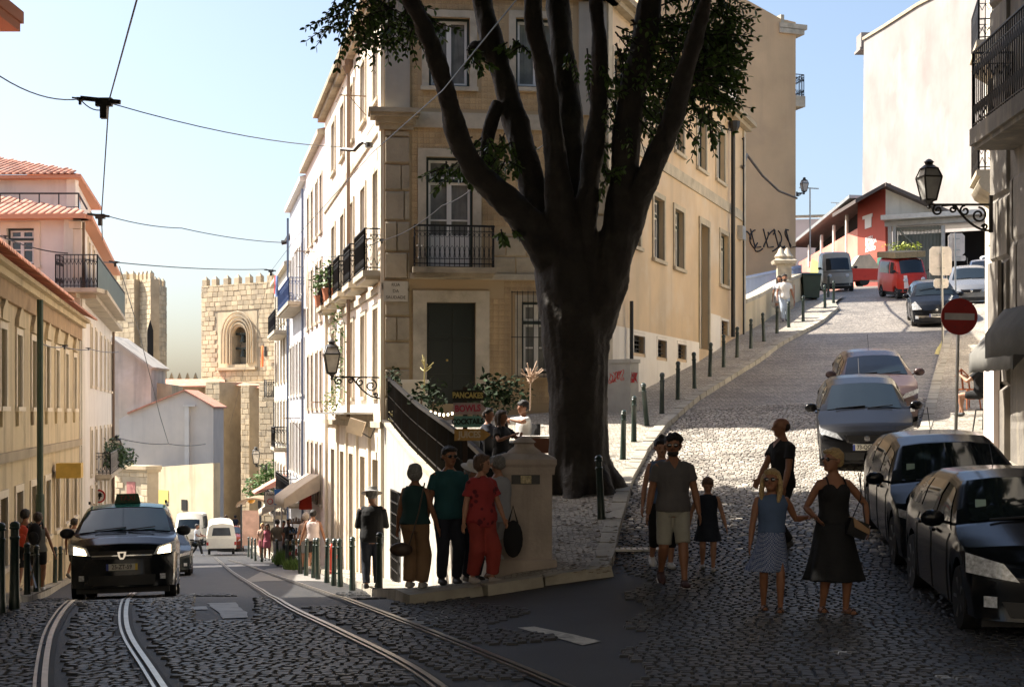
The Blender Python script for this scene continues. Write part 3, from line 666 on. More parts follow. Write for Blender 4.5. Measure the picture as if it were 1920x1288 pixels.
# ---- shaded right side with basement windows
HR = []
for (x0, x1, y0, y1) in ((1225, 1244, 372, 487), (1264, 1281, 395, 503), (1350, 1365, 440, 535), (1266, 1281, 205, 287), (1307, 1323, 214, 318), (1343, 1358, 245, 340), (1186, 1199, 330, 462), (1232, 1246, 180, 262), (1193, 1208, 140, 235)):
    HR.append(fpx(fr_, x0, x1, y0, y1))
HR.append(fpx(fr_, 1145, 1160, 300, 440)); HR.append(fpx(fr_, 1150, 1166, 105, 200))
BS = [fpx(fr_, *q) for q in ((1186, 1207, 630, 662), (1231, 1248, 638, 670), (1269, 1285, 646, 673), (1351, 1364, 602, 628))]
DR = list(fpx(fr_, 1312, 1328, 423, 655)); 
mb = MB(); fr_.wall(mb, 0, fr_.L, -2, TOPZ, HR+BS+[DR], dep=.3); mb.build('wall', m_tile2, cb, world=True)
for i, h in enumerate(HR): fr_.window(cb, *h, sur=m_lime, sw=.14, bars=(.5,), pane=m_glass, dep=.2, transom=h[3]-.45 if i < 3 or i in (6, 9) else None)
for h in BS:
    f_ = fr_.window(cb, *h, sur=m_white, sw=.08, bars=(), leaves=1, outer=m_black, inner=m_black, pane=m_dark, dep=.2, name='basement_window', sill=False); mb = MB()
    for k in range(3): zz = h[2]+(h[3]-h[2])*(k+1)/4; mb.bar(fr_.P(h[0], zz, -.08), fr_.P(h[1], zz, -.08), .025)
    mb.build('grille', m_black, f_)
mb = MB(); fr_.box(mb, DR[0], DR[1], DR[2], DR[3], -.25, -.2); mb.build('door', m_door, cb, world=True)
mb = MB()
for (a, b, c, e) in ((DR[0]-.16, DR[0], DR[2], DR[3]), (DR[1], DR[1]+.16, DR[2], DR[3]), (DR[0]-.16, DR[1]+.16, DR[3], DR[3]+.2)): fr_.box(mb, a, b, c, e, -.02, .05)
mb.build('door_surround', m_lime, cb, world=True)
zc = fr_.z(1300, 350); mb = MB(); fr_.box(mb, 0, fr_.L, zc-.12, zc+.2, 0, .05); fr_.box(mb, 0, .35, -1, 10, 0, .06); fr_.box(mb, fr_.L-.3, fr_.L, 1, 10, 0, .06); mb.build('string_course', m_lime, cb, world=True)
zp = fr_.z(1186, 617)
mb = MB(); us_ = sorted([0.36]+[v for h in BS[:3] for v in (h[0]-.085, h[1]+.085)]+[DR[0]-.17])
for a, b in zip(us_, us_[1:]):
    hit = [h for h in BS[:3] if h[0]-.09 < (a+b)/2 < h[1]+.09]
    if hit: h = hit[0]; fr_.box(mb, a, b, -2, h[2]-.09, 0, .025); fr_.box(mb, a, b, min(h[3]+.09, zp-.01), zp, 0, .025)
    else: fr_.box(mb, a, b, -2, zp, 0, .025)
a = DR[1]+.17; b = fr_.u(1372); fr_.box(mb, a, BS[3][0]-.09, 0, fr_.z(1340, 590), 0, .025)
mb.build('plinth', m_white, cb, world=True)
for px, y0, y1, r in ((1366, 235, 632, .075), (1173, 565, 700, .05)): u = fr_.u(px); pipe(cb, [fr_.P(u, fr_.z(px, y0), .16), fr_.P(u, fr_.z(px, y1), .16)], r, m_black)
u = fr_.u(1366); mb = MB(); mb.lathe([(.08, 0), (.18, .2), (.2, .4), (0, .41)], fr_.P(u, fr_.z(1366, 240)-.2, .2), 8); mb.build('rain_hopper', m_black, cb, world=True)
u = fr_.u(1388); pipe(cb, [fr_.P(u-.1, 9.6, .1), fr_.P(u+.1, 9.7, .1), fr_.P(u+.1, 6, .1), fr_.P(u+.1, 2.2, .1)], .03, m_black, 'cable_run')
mb = MB(); fr_.box(mb, fr_.u(1382), fr_.u(1388), fr_.z(1385, 450), fr_.z(1385, 425), 0, .2); mb.build('meter_box', m_metal, cb, world=True)
# roof and back
mb = MB(); P4 = [Vector((*c, 10.36)) for c in (C0, C1, C2, C3)]; cen = [Vector((-.3, 38.5, 12.0)), Vector((.8, 46, 12.2))]
mb.add(P4+cen, [(0, 1, 4), (1, 2, 5, 4), (2, 3, 5), (3, 0, 4, 5)]); mb.build('roof', m_roof, cb, world=True)
mb = MB(); fb = Fac(C2, C3, -1); fb.box(mb, 0, fb.L, -3, 10.04, -.25, .0); mb.build('back_wall', m_cream, cb, world=True)
mb = MB(); fr_.box(mb, fr_.u(1342), fr_.u(1386), 10.37, 11.4, -1.4, -.1); mb.build('parapet', m_white, cb, world=True)
# foliage hanging on the left facade
def leaf_cloud(mb_list, c, r, n, size, droop=.3, flat=1.):
    for _ in range(n):
        v = Vector((random.gauss(0, 1), random.gauss(0, 1), random.gauss(0, 1)))
        v = v.normalized()*random.random()**.45; o = Vector(c)+Vector((v.x*r[0], v.y*r[1], v.z*r[2]))
        y = Vector((random.gauss(0, 1), random.gauss(0, 1), random.gauss(0, .6)-droop)).normalized(); z = (Vector((random.gauss(0, .5), random.gauss(0, .5), 1))).normalized(); x = y.cross(z)
        if x.length < .05: continue
        x.normalize(); z = x.cross(y); s = size*random.uniform(.6, 1.25); mb_list.append(frame4(o, x, y, z, s, s, s))
def plant(name, label, cat, blobs, size, m=None, group=None, limit=0, pot=None, stem=None, loc=None):
    t = thing(name, label, cat, loc or blobs[0][0], group=group); L_ = []
    for c, r, n in blobs: leaf_cloud(L_, c, r, n, size)
    pieces('leaf', 'leaf', m or m_ivy, L_, t, limit, 'foliage')
    if pot:
        mb = MB(); mb.lathe([(.10*pot[1], 0), (.15*pot[1], .25*pot[1]), (.16*pot[1], .28*pot[1]), (0, .27*pot[1])], pot[0], 10); mb.build('pot', m_potr, t, world=True)
    if stem:
        mb = MB(); mb.tube(stem, .02, 5); mb.build('stem', m_brown, t, world=True)
    return t
q = fl.P(fl.u(652), 1.4, .3); plant('hanging_creeper', 'straggly creeper trailing down the sunlit left facade below the balconies', 'plant', [((q.x, q.y, 2.4), (.25, .8, .9), 90), ((q.x, q.y, 1.0), (.22, .5, 1.1), 110)], .13)
q = fl.P(fl.u(652), -.1, .45); plant('creeper_tuft', 'tuft of pale weeds growing on the tin canopy over the shops', 'plant', [((q.x, q.y, .35), (.3, .7, .4), 120)], .11, mat('dry_leaf', (.22, .24, .09), .6, rnd=.3))
for k, (u, l_) in enumerate(((ucs[3], 'green pot plant spilling over the third sunlit balcony of the corner building'), (ucs[4], 'leafy pot plant on the farthest sunlit balcony of the corner building'))):
    q = fl.P(u, 3.42, .45); plant('balcony_plant', l_, 'plant', [((q.x, q.y, 4.15), (.3, .8, .45), 130)], .16, pot=((q.x, q.y, 3.42), 1.3))
# ================================================================== terrace wall, railing, pedestal
tw = Fac((-3.06, 34.0), (.04, 18.5), 1)
if tw.n.x > 0: tw = Fac((-3.06, 34.0), (.04, 18.5), -1)
def tz(u, k=0.): p = tw.P(u, 0); return float(gz(p.x+.02, p.y, 'R'))+.12+k
t = thing('terrace_wall', 'white plastered retaining wall sloping down under the dark terrace railing', 'wall', (-1.5, 26, -2))
mb = MB(); N_ = 24; us_ = [tw.L*i/N_ for i in range(N_+1)]
for a, b in zip(us_, us_[1:]):
    v = [tw.P(a, -6, 0), tw.P(b, -6, 0), tw.P(b, tz(b, .05), 0), tw.P(a, tz(a, .05), 0), tw.P(a, -6, -.35), tw.P(b, -6, -.35), tw.P(b, tz(b, .05), -.35), tw.P(a, tz(a, .05), -.35)]
    mb.add(v, [(0, 1, 2, 3), (3, 2, 6, 7), (4, 7, 6, 5)])
mb.build('wall', mat('grubby_white_plaster', (.44, .41, .36), .85, n=(1.2, .12), streak=(2.2, .6, (.25, .22, .18)), stain=(.9, .5, (.56, .53, .48)), b=(20, .3)), t, world=True)
mb = MB(); mb.box((-.0, -.0, 0), (1, 1, 1)); mb = MB()
for a, b in zip(us_, us_[1:]): mb.prism([tw.P(a, tz(a, .05), .05), tw.P(b, tz(b, .05), .05), tw.P(b, tz(b, .12), .05), tw.P(a, tz(a, .12), .05)], -tw.n*.45)
mb.build('coping', m_lime, t, world=True)
# iron grille door low in the wall
g0, g1 = tw.u(737), tw.u(751); zb = lambda u: float(gz(tw.P(u, 0).x-.1, tw.P(u, 0).y, 'L'))+.12
mb = MB(); zz0 = zb((g0+g1)/2); zz1 = zz0+2.0; tw.box(mb, g0, g1, zz0, zz1, -.05, .012); gg = mb.build('cellar_door', m_dark, t, world=True)
mb = MB()
for k in range(9): z = zz0+(zz1-zz0)*k/8; mb.bar(tw.P(g0, z, .05), tw.P(g1, z, .05), .03)
for k in range(6): u = g0+(g1-g0)*k/5; mb.bar(tw.P(u, zz0, .05), tw.P(u, zz1, .05), .03)
mb.build('grille', m_black, gg)
rl = thing('terrace_railing', 'dark iron railing running down along the edge of the cafe terrace', 'railing', (-1.5, 26, -1))
m_panel = mat('dark_railing_panel', (.018, .014, .011), .7, n=(3, .3))
us_ = np.linspace(.1, tw.L-.9, 12)
for k, (a, b) in enumerate(zip(us_, us_[1:])):
    mb = MB(); 
    p = tw.P(a, tz(a, .12), -.1); q = tw.P(b, tz(b, .12), -.1); up = Vector((0, 0, .98)); mb.bar(p, p+up, .05)
    if k == len(us_)-2: mb.bar(q, q+up, .05)
    mb.build('post', m_black, rl, world=True)
    mb = MB()
    n = max(3, int((q-p).length/.10))
    for i in range(1, n): r = p.lerp(q, i/n); mb.bar(r, r+up*.97, .028)
    mb.bar(p+up*.12, q+up*.12, .03); mb.bar(p+up*.6, q+up*.6, .02); mb.build('baluster_panel', m_panel, rl, world=True)
mb = MB(); mb.bar(tw.P(us_[0], tz(us_[0], 1.11), -.1), tw.P(us_[4], tz(us_[4], 1.11), -.1), .07); mb.bar(tw.P(us_[4], tz(us_[4], 1.11), -.1), tw.P(us_[8], tz(us_[8], 1.11), -.1), .07); mb.bar(tw.P(us_[8], tz(us_[8], 1.11), -.1), tw.P(us_[-1], tz(us_[-1], 1.11), -.1), .07); mb.build('handrail', m_black, rl, world=True)
# pedestal
pb = gp(985, 1058, 'R', .12); pY = 18.9; pc = Vector(((983-CX)/F*pY, pY, 0)); g0 = float(gz(pc.x, 18.0, 'L'))
ped = thing('gate_pedestal', 'stout limestone pedestal with moulded cap at the tip of the terrace wall', 'pedestal', (pc.x, pc.y, g0))
m_ped = mat('pedestal_stone', (.40, .34, .29), .8, n=(2.2, .2), streak=(4, .6, (.26, .22, .18)), stain=(1.8, .6, (.30, .26, .21)), b=(20, .5))
def pz(y): return (HZ-y)/F*(pY-.35)-g0
mb = MB(); s_ = .355
def sq(mb, prof):
    vs = []; 
    for r, z in prof: vs += [(-r, -r, z), (r, -r, z), (r, r, z), (-r, r, z)]
    n = len(prof); mb.add(vs, [(i*4+k, i*4+(k+1) % 4, (i+1)*4+(k+1) % 4, (i+1)*4+k) for i in range(n-1) for k in range(4)]+[(3, 2, 1, 0), tuple((n-1)*4+k for k in range(4))])
sq(mb, [(.42, -.4), (.42, .28), (.40, .30)]); mb.build('plinth', m_ped, ped)
mb = MB(); sq(mb, [(.36, .301), (.36, pz(890))]); mb.build('shaft', m_ped, ped)
z1 = pz(890); mb = MB(); sq(mb, [(.39, z1+.002), (.40, z1+.1), (.42, z1+.14), (.42, z1+.2), (.36, z1+.23), (.26, z1+.27)]); mb.build('cap', m_ped, ped)
mb = MB(); mb.lathe([(.24, z1+.272), (.22, z1+.3), (.14, z1+.36), (.13, z1+.40), (.16, z1+.42), (.11, z1+.46), (.05, z1+.49), (.0, z1+.50)], n=16); mb.build('finial', m_ped, ped, smooth=True)
mb = MB(); mb.box((-.17, -.375, z1-.12), (.20, -.362, z1+.0)); st = mb.build('sticker_strip', m_black, ped)
mb = MB(); mb.box((-.05, -.384, z1-.11), (.09, -.376, z1-.01)); mb.build('sticker', mat('faded_sticker', (.45, .38, .22), .6, n=(40, .7)), st)
# electric cabinet with red scribble
kb = gp(1165, 771, 'R', .12); kb = gnd(kb.x+.0, kb.y, 'R', .12)
kY = kb.y; cwid = 48/F*kY; chh = 97/F*kY
cab = thing('electric_cabinet', 'grey street cabinet with red graffiti standing against the tiled side wall', 'cabinet', kb, (0, 0, -.6))
m_cab = mat('grey_cabinet_paint', (.36, .35, .32), .6, n=(3, .15), streak=(3, .3, (.25, .24, .2)))
mb = MB(); mb.box((-.36, -.2, -.1), (.36, .2, chh*.93)); mb.build('body', m_cab, cab); mb = MB(); mb.box((-.39, -.23, chh*.93), (.39, .23, chh)); mb.build('lid', m_cab, cab)
mb = MB(); mb.box((-.37, -.21, -.1), (.37, .21, .36)); mb.build('base', m_cab, cab)
m_gred = mat('red_spray_paint', (.60, .05, .05), .7); mb = MB(); random.seed(3)
for k in range(7): mb.tube([(-.2+.06*k+.03*math.sin(a*2+k), -.206, .78+.045*k*.3+.12*math.cos(a+k)) for a in np.linspace(0, 4.5, 9)], .008, 4)
for s_ in (-1, 1): 
    pass
mb.build('graffiti', m_gred, cab); mb = MB()
for k in range(6): mb.tube([(.366, -.15+.05*k+.03*math.sin(a*2+k), .80+.12*math.cos(a+k)) for a in np.linspace(0, 4.5, 9)], .008, 4)
mb.build('graffiti', m_gred, cab)
# ================================================================== simple house helper for streets
def row_house(name, label, fac, depth, z0, z1, m, rows, cols, ww=.9, group=None, sur=None, frame=None, bal=(), roofm=None, back=-1, over=.25, pane=None):
    """house with its street face on fac; rows: list of (z_bottom, z_top); cols: list of u centres"""
    t = thing(name, label, 'building', fac.P(fac.L/2, z0, -depth/2), group=group)
    H = [(u-ww/2, u+ww/2, a, b) for (a, b) in rows for u in cols]
    mb = MB(); fac.wall(mb, 0, fac.L, z0, z1, H, dep=.2)
    for u in (0, fac.L): 
        s_ = .02 if u == 0 else -.02; mb.add([fac.P(u, z0, 0), fac.P(u, z0, -depth), fac.P(u, z1, -depth), fac.P(u, z1, 0)], [(0, 1, 2, 3)])
    mb.add([fac.P(0, z0, -depth), fac.P(fac.L, z0, -depth), fac.P(fac.L, z1, -depth), fac.P(0, z1, -depth)], [(0, 1, 2, 3)])
    mb.build('wall', m, t, world=True)
    for h in H: fac.window(t, *h, sur=sur or m_lime, sw=.1, bars=(.5,), outer=frame or m_brown, inner=frame or m_wframe, pane=pane or m_glass, dep=.14, sill=True)
    mb = MB(); fac.box(mb, -.05, fac.L+.05, z1+.002, z1+.18, -depth, over); mb.build('cornice', sur or m_lime, t, world=True)
    mb = MB(); a = [fac.P(0, z1+.18, over), fac.P(fac.L, z1+.18, over), fac.P(fac.L, z1+.18, -depth), fac.P(0, z1+.18, -depth), fac.P(.3, z1+1.3, -depth/2), fac.P(fac.L-.3, z1+1.3, -depth/2)]
    mb.add(a, [(0, 1, 5, 4), (2, 3, 4, 5), (1, 2, 5), (3, 0, 4)]); mb.build('roof', roofm or m_roofb, t, world=True)
    for (u0, u1, z, mm) in bal: balcony(fac, t, u0, u1, z, .7, .95, m=mm)
    return t
def lx(Y): return -3.06-.2265*(Y-34)
def lf(Y0, Y1, off=0): return Fac((lx(Y0)-off, Y0), (lx(Y1)-off, Y1), -1)
m_bluet = mat('blue_grey_tile', (.46, .46, .50), .5, n=(1, .1), rnd=.05, streak=(2, .2, (.36, .35, .36)))
m_bluep = mat('blue_iron_paint', (.07, .12, .27), .4)
f2 = lf(49.0, 57.0)
row_house('pink_house', 'narrow pale pink house squeezed in beyond the corner building on the sunny side', f2, 8, -7, 9.6, m_pinkw, [(-3.2, -1.1), (.2, 2.2), (3.3, 5.4), (6.4, 8.4)], [1.2, 3.0, 5.0, 6.8], ww=.8)
mb = MB(); f2.box(mb, .2, 7.6, 9.8, 11.5, -6, -.7); tp = thing('attic_storey', 'pale pink set back attic with dormer windows above the sunny row', 'building', f2.P(4, 9.8, -3)); mb.build('wall', m_pinkw, tp, world=True)
for k in range(3):
    u = 1.3+2.3*k; mb = MB(); f2.box(mb, u-.5, u+.5, 11.5, 12.7, -3.4, -1.2); d_ = mb.build('dormer', m_pinkw, tp, world=True); mb = MB(); f2.box(mb, u-.35, u+.35, 11.6, 12.5, -1.21, -1.17); mb.build('dormer_window', m_glass, d_)
    mb = MB(); f2.box(mb, u-.7, u+.7, 12.703, 12.8, -3.5, -1.0); mb.build('dormer_roof', m_joint, d_)
f3 = lf(57.0, 66.0)
bl = row_house('blue_tiled_house', 'blue grey tiled house with a long blue iron balcony over the sunny pavement', f3, 8, -8, 9.3, m_bluet, [(-2.6, -.4), (.8, 3.0), (4.9, 7.0)], [.9, 2.8, 4.7, 6.6, 8.3], ww=.85, sur=m_white, frame=m_brown, bal=((.1, 7.6, 4.5, m_bluep), (.3, 8.9, -3.6, m_black)))
for u in (.1, 8.9): pipe(bl, [f3.P(u, 9, .12), f3.P(u, -6, .12)], .05, mat('slate_blue_pipe', (.07, .10, .17), .5))
f4 = lf(66.3, 78)
row_house('grey_house', 'tall pale grey house with dark balcony beyond the blue tiled one', f4, 8, -9, 6.9, mat('pale_grey_plaster', (.62, .58, .52), .8, n=(1, .1), streak=(2, .3, (.45, .42, .37))), [(-4.6, -2.6), (-1.4, .6), (1.6, 3.8), (4.5, 6.3)], [1.2, 3.6, 6, 8.4, 10.6], ww=.9, bal=((.2, 6, 3.9, m_black), (.4, 3.2, -1.6, m_black), (1.0, 10, -4.8, m_black)))
f5 = Fac((lx(78.3)+.1, 78.3), (lx(92)+1.2, 92), -1)
row_house('far_white_house', 'farthest small white house on the sunny pavement below the cathedral', f5, 7, -10, 2.6, m_white, [(-5.5, -3.6), (-2.4, -.4)], [2, 5, 8, 11], ww=1.0, roofm=m_roofb, bal=((.5, 5, .9, m_black),))
# ================================================================== left side: long yellow building
def yl(Y): return (wallX(Y), Y)
fy = Fac(yl(22.0), yl(46.0), 1)
if fy.n.x < 0: fy = Fac(yl(22.0), yl(46.0), -1)
yb = thing('yellow_building', 'long low aged yellow building with pointed window hoods on the left pavement', 'building', fy.P(12, -4, -4))
zc0 = 3.1; zs = -.9
WY = []
for x0, x1 in ((-22, -8), (0, 9), (29, 40), (57, 67), (83, 93), (102, 110), (120, 128), (136, 143)):
    WY.append((fy.u((x0+x1)/2)-.42, fy.u((x0+x1)/2)+.42, .15, 1.75))
GY = [(h[0]-.1, h[1]+.1, zb2-.0, -1.75) for h, zb2 in zip(WY, [-3.2]*8)]
mb = MB(); fy.wall(mb, 0, fy.L, -6, 2.75, WY+GY, dep=.25); mb.build('wall', m_yell, yb, world=True)
for h in WY:
    fy.window(yb, *h, sur=m_cream, sw=.14, bars=(.55,), outer=m_wframe, inner=m_wframe, pane=m_glass, dep=.2, transom=h[3]-.45)
    u = (h[0]+h[1])/2; mb = MB(); mb.prism([fy.P(h[0]-.2, 1.92, .0), fy.P(h[1]+.2, 1.92, .0), fy.P(h[1]+.1, 2.1, .0), fy.P(u, 2.42, .0), fy.P(h[0]-.1, 2.1, 0)], fy.n*.09); mb.build('window_hood', m_yell, yb, world=True); mb = MB(); mb.prism([fy.P(h[0]-.05, -.28, 0), fy.P(h[0]+.15, -.28, 0), fy.P(h[0]+.15, .04, 0), fy.P(h[0]-.05, .04, 0)], fy.n*.07)
    mb.build('sill_bracket', m_yell, yb, world=True)
for k, h in enumerate(GY): fy.window(yb, *h, sur=m_cream, sw=.16, bars=(.5,), outer=m_brown, inner=m_brown, pane=m_dark, dep=.2, name='ground_floor_window')
mb = MB(); fy.box(mb, 0, fy.L, zs-.12, zs+.08, 0, .1); mb.build('string_course', m_joint, yb, world=True)
mb = MB(); fy.box(mb, 0, fy.L, 2.35, 2.75, .0, .10); mb.build('frieze', mat('brown_frieze', (.34, .23, .13), .85, n=(2, .3)), yb, world=True)
mb = MB(); fy.box(mb, 0, fy.L, 2.752, 2.9, -.3, .22); fy.box(mb, 0, fy.L, 2.903, 3.0, -.3, .36); fy.box(mb, 0, fy.L, -6, -3.9, 0, .06); mb.build('cornice', m_yell, yb, world=True)
out = []
for k in range(int(fy.L/.22)):
    for j in range(4): out.append(frame4(fy.P((k+.5)*.22, 3.08+j*.16, .35-j*.38), fy.d, -fy.n+Vector((0, 0, .42)), Vector((0, 0, 1)), .21, .46, .12))
pieces('roof_tile', 'rooftile', m_roof, out, yb, 300)
mb = MB(); mb.add([fy.P(0, 3.0, .3), fy.P(fy.L, 3.0, .3), fy.P(fy.L, 5.0, -4.5), fy.P(0, 5.0, -4.5), fy.P(fy.L, 3, -9), fy.P(0, 3, -9)], [(0, 1, 2, 3), (3, 2, 4, 5), (1, 4, 2), (0, 3, 5)]); mb.build('roof', m_roofb, yb, world=True)
mb = MB(); mb.add([fy.P(fy.L, -6, 0), fy.P(fy.L, -6, -9), fy.P(fy.L, 3, -9), fy.P(fy.L, 3, 0)], [(0, 1, 2, 3)]); mb.add([fy.P(0, -6, 0), fy.P(0, -6, -9), fy.P(0, 3, -9), fy.P(0, 3, 0)], [(0, 1, 2, 3)]); mb.build('end_wall', m_yell, yb, world=True)
mb = MB(); u = fy.u(100); fy.box(mb, u-.35, u+.35, -1.75, -1.35, .1, .75); hs = mb.build('hanging_sign', mat('yellow_sign_board', (.62, .40, .08), .6, n=(3, .2)), None); tag(hs, 'plain orange yellow hanging board above a doorway of the yellow building', 'sign')
# taller house this side, only its eave corner shows at the top left
fe = Fac(yl(5.0), yl(24.9), 1)
if fe.n.x < 0: fe = Fac(yl(5.0), yl(24.9), -1)
te = thing('tall_near_house', 'tall house at the upper left whose dark red eave just enters the frame', 'building', fe.P(8, -2, -4))
he = [(u-.5, u+.5, z, z+1.9) for u in np.arange(2, fe.L-1, 2.4) for z in (-.5, 2.8, 5.4)]
mb = MB(); fe.wall(mb, 0, fe.L, -6, 9.2, he, dep=.2); mb.add([fe.P(fe.L, -6, 0), fe.P(fe.L, -6, -10), fe.P(fe.L, 9.2, -10), fe.P(fe.L, 9.2, 0)], [(0, 1, 2, 3)]); mb.build('wall', m_cream, te, world=True)
for h in he: fe.window(te, *h, sur=m_lime, pane=m_glass)
mb = MB(); fe.box(mb, -1, fe.L+.25, 9.2, 9.45, -10, .45); mb.add([fe.P(-1, 9.45, .4), fe.P(fe.L+.2, 9.45, .4), fe.P(fe.L-2, 13, -5), fe.P(-1, 13, -5), fe.P(fe.L+.2, 9.45, -10), fe.P(-1, 9.45, -10)], [(0, 1, 2, 3), (3, 2, 4, 5), (1, 4, 2)]); mb.build('roof', m_roofb, te, world=True)
# eave corner
ev = W(38, 60, 26.5); mb = MB(); mb.prism([ev+Vector((-3, -4, 0)), ev+Vector((0, -4, 0)), ev, ev+Vector((-3, 0, 0))], (0, 0, .16)); mb.prism([ev+Vector((-3, -4, .16)), ev+Vector((.05, -4, .16)), ev+Vector((.05, .05, .16)), ev+Vector((-3, .05, .16))], (0, 0, .22)); mb.prism([ev+Vector((-3, -4, .38)), ev+Vector((.05, -4, .38)), ev+Vector((-3, -4, 2))], (0, 4, 0)); mb.build('eave', m_roofb, te, world=True)
# ================================================================== white house with balcony and tiled roofs
fw = Fac((-13.97, 46.0), (-18.2, 64.6), -1)
if fw.n.x < 0: fw = Fac((-13.97, 46.0), (-18.2, 64.6), 1)
fg = Fac((-21.5, 46.3), (-13.97, 46.0), 1)
if fg.n.y > 0: fg = Fac((-21.5, 46.3), (-13.97, 46.0), -1)
m_lil = mat('lilac_white_plaster', (.72, .68, .61), .8, n=(1.2, .08), streak=(1.8, .6, (.48, .43, .37)), stain=(.8, .3, (.66, .60, .56)))
wb = thing('white_balcony_house', 'tall white house with red tiled roof and dark green corner balcony on the left', 'building', (-17, 52, -3))
hg1 = fpx(fg, 13, 64, 428, 497); 
mb = MB(); fg.wall(mb, 0, fg.L, -7, 6.35, [hg1], dep=.2); mb.build('wall', m_lil, wb, world=True)
fg.window(wb, *hg1, sur=m_cream, sw=.2, bars=(.6,), pane=m_glass, transom=hg1[3]-.35)
mb = MB(); fg.box(mb, fg.u(123), fg.u(154), fg.z(140, 520), fg.z(140, 430), 0, .04); fg.box(mb, fg.u(123), fg.u(154), fg.z(140, 429), fg.z(140, 416), 0, .09); mb.build('blind_window', m_cream, wb, world=True)
HW = []
for (x0, x1) in ((168.5, 173), (178, 181), (187, 190), (194.5, 197.5), (201, 204), (206.5, 208.5)):
    u = fw.u((x0+x1)/2); HW += [(u-.45, u+.45, 1.0, 3.1), (u-.45, u+.45, -2.2, -.6), (u-.45, u+.45, -4.2, -2.7)]
HW += [(fw.u(x)-.45, fw.u(x)+.45, 4.15, 6.0) for x in (166, 175, 184)]
mb = MB(); fw.wall(mb, 0, fw.L, -8, 6.35, HW, dep=.2); mb.build('wall', m_lil, wb, world=True)
for h in HW: fw.window(wb, *h, sur=m_cream, sw=.12, outer=m_brown, inner=m_wframe, pane=m_glass, dep=.15)
mb = MB(); fg.box(mb, 4.2, fg.L+.0, 3.72, 3.86, .0, .35); fg.box(mb, 4.8, fg.L+.8, 3.865, 4.0, .0, .75); fw.box(mb, .0, fw.L, 3.72, 3.86, 0, .5); fw.box(mb, .0, fw.L*.72, 3.865, 4.0, 0, .85); mb.build('balcony_slab', m_lime, wb, world=True)
cpt = fw.P(0, 4.0, .8)-fg.d*0+fg.n*.7; r0 = fg.P(fg.u(119), 4.0, .0); r1 = fg.P(fg.u(119), 4., .7)
mb = MB(); railing(mb, [r0, r1, Vector((cpt.x-.0, r1.y+.0, 4.0))], 1.05); mb.build('railing', m_black, wb, world=True)
m_gpan = mat('dark_green_balcony_panel', (.02, .05, .04), .5, n=(2, .3)); mb = MB(); c0 = Vector((cpt.x, r1.y, 4.0)); c1 = fw.P(fw.L*.72, 4.0, .8); railing(mb, [c0, c1], 1.05, step=.2); mb.build('railing', m_black, wb, world=True)
mb = MB(); mb.prism([c0+Vector((0, 0, .03)), c1+Vector((0, 0, .03)), c1+Vector((0, 0, .98)), c0+Vector((0, 0, .98))], fw.n*.012); mb.build('balcony_panel', m_gpan, wb, world=True)
def tiled_roof(root, E0, E1, R0, R1, under=m_roofb, nrow=None, limit=300, tw_=.24):
    """roof plane eave E0-E1 to ridge R0-R1 with rows of half round tiles"""
    E0, E1, R0, R1 = map(Vector, (E0, E1, R0, R1)); n = max(2, int((E1-E0).length/tw_)); L_ = ((R0-E0).length+(R1-E1).length)/2; k = max(2, int(L_/.36)); out = []
    nn = (E1-E0).cross(R0-E0).normalized(); nn = -nn if nn.z < 0 else nn
    for i in range(n):
        for j in range(k):
            s_ = (i+.5)/n; t_ = (j+.5)/k; a = E0.lerp(E1, s_); b = a+((R0-E0).lerp(R1-E1, .5)); w_ = E0.lerp(E1, s_).lerp(R0.lerp(R1, s_), t_)
            # keep tiles straight: run them up the slope from the eave
            sl = (R0.lerp(R1, .5)-E0.lerp(E1, .5)); d = (E1-E0).normalized(); sl = (sl-d*sl.dot(d)); p = a+sl*t_
            lo = (R0-E0).dot(d); hi = (R1-E0).dot(d); pos = (p-E0).dot(d)
            if pos < lo*t_-.05 or pos > (E1-E0).length+(hi-(E1-E0).length)*t_+.05: continue
            out.append(frame4(p+nn*.04, d, sl.normalized(), nn, tw_*.96, .42, tw_*.55))
    pieces('roof_tile', 'rooftile', m_roof, out, root, limit)
    mb = MB(); mb.add([E0, E1, R1, R0], [(0, 1, 2, 3)]); mb.build('roof_plane', under, root, world=True)
e0 = fg.P(-2, 6.4, .45); e1 = Vector((fw.P(0, 6.4, .35).x, e0.y, 6.4)); tiled_roof(wb, e0, e1, (-24, 49.0, 7.75), (-18.0, 49.0, 7.15))
e2 = fw.P(fw.L, 6.4, .35); mb = MB(); mb.add([e1, e2, Vector((-20.5, 64, 7.15)), Vector((-18., 49, 7.15))], [(0, 1, 2, 3)]); mb.build('roof_plane', m_roofb, wb, world=True)
mb = MB(); fw.box(mb, -.4, fw.L, 6.25, 6.398, -.2, .4); fg.box(mb, 0, fg.L+.3, 6.25, 6.398, -.2, .45); mb.build('eave', mat('terracotta_eave', (.62, .30, .18), .8), wb, world=True)
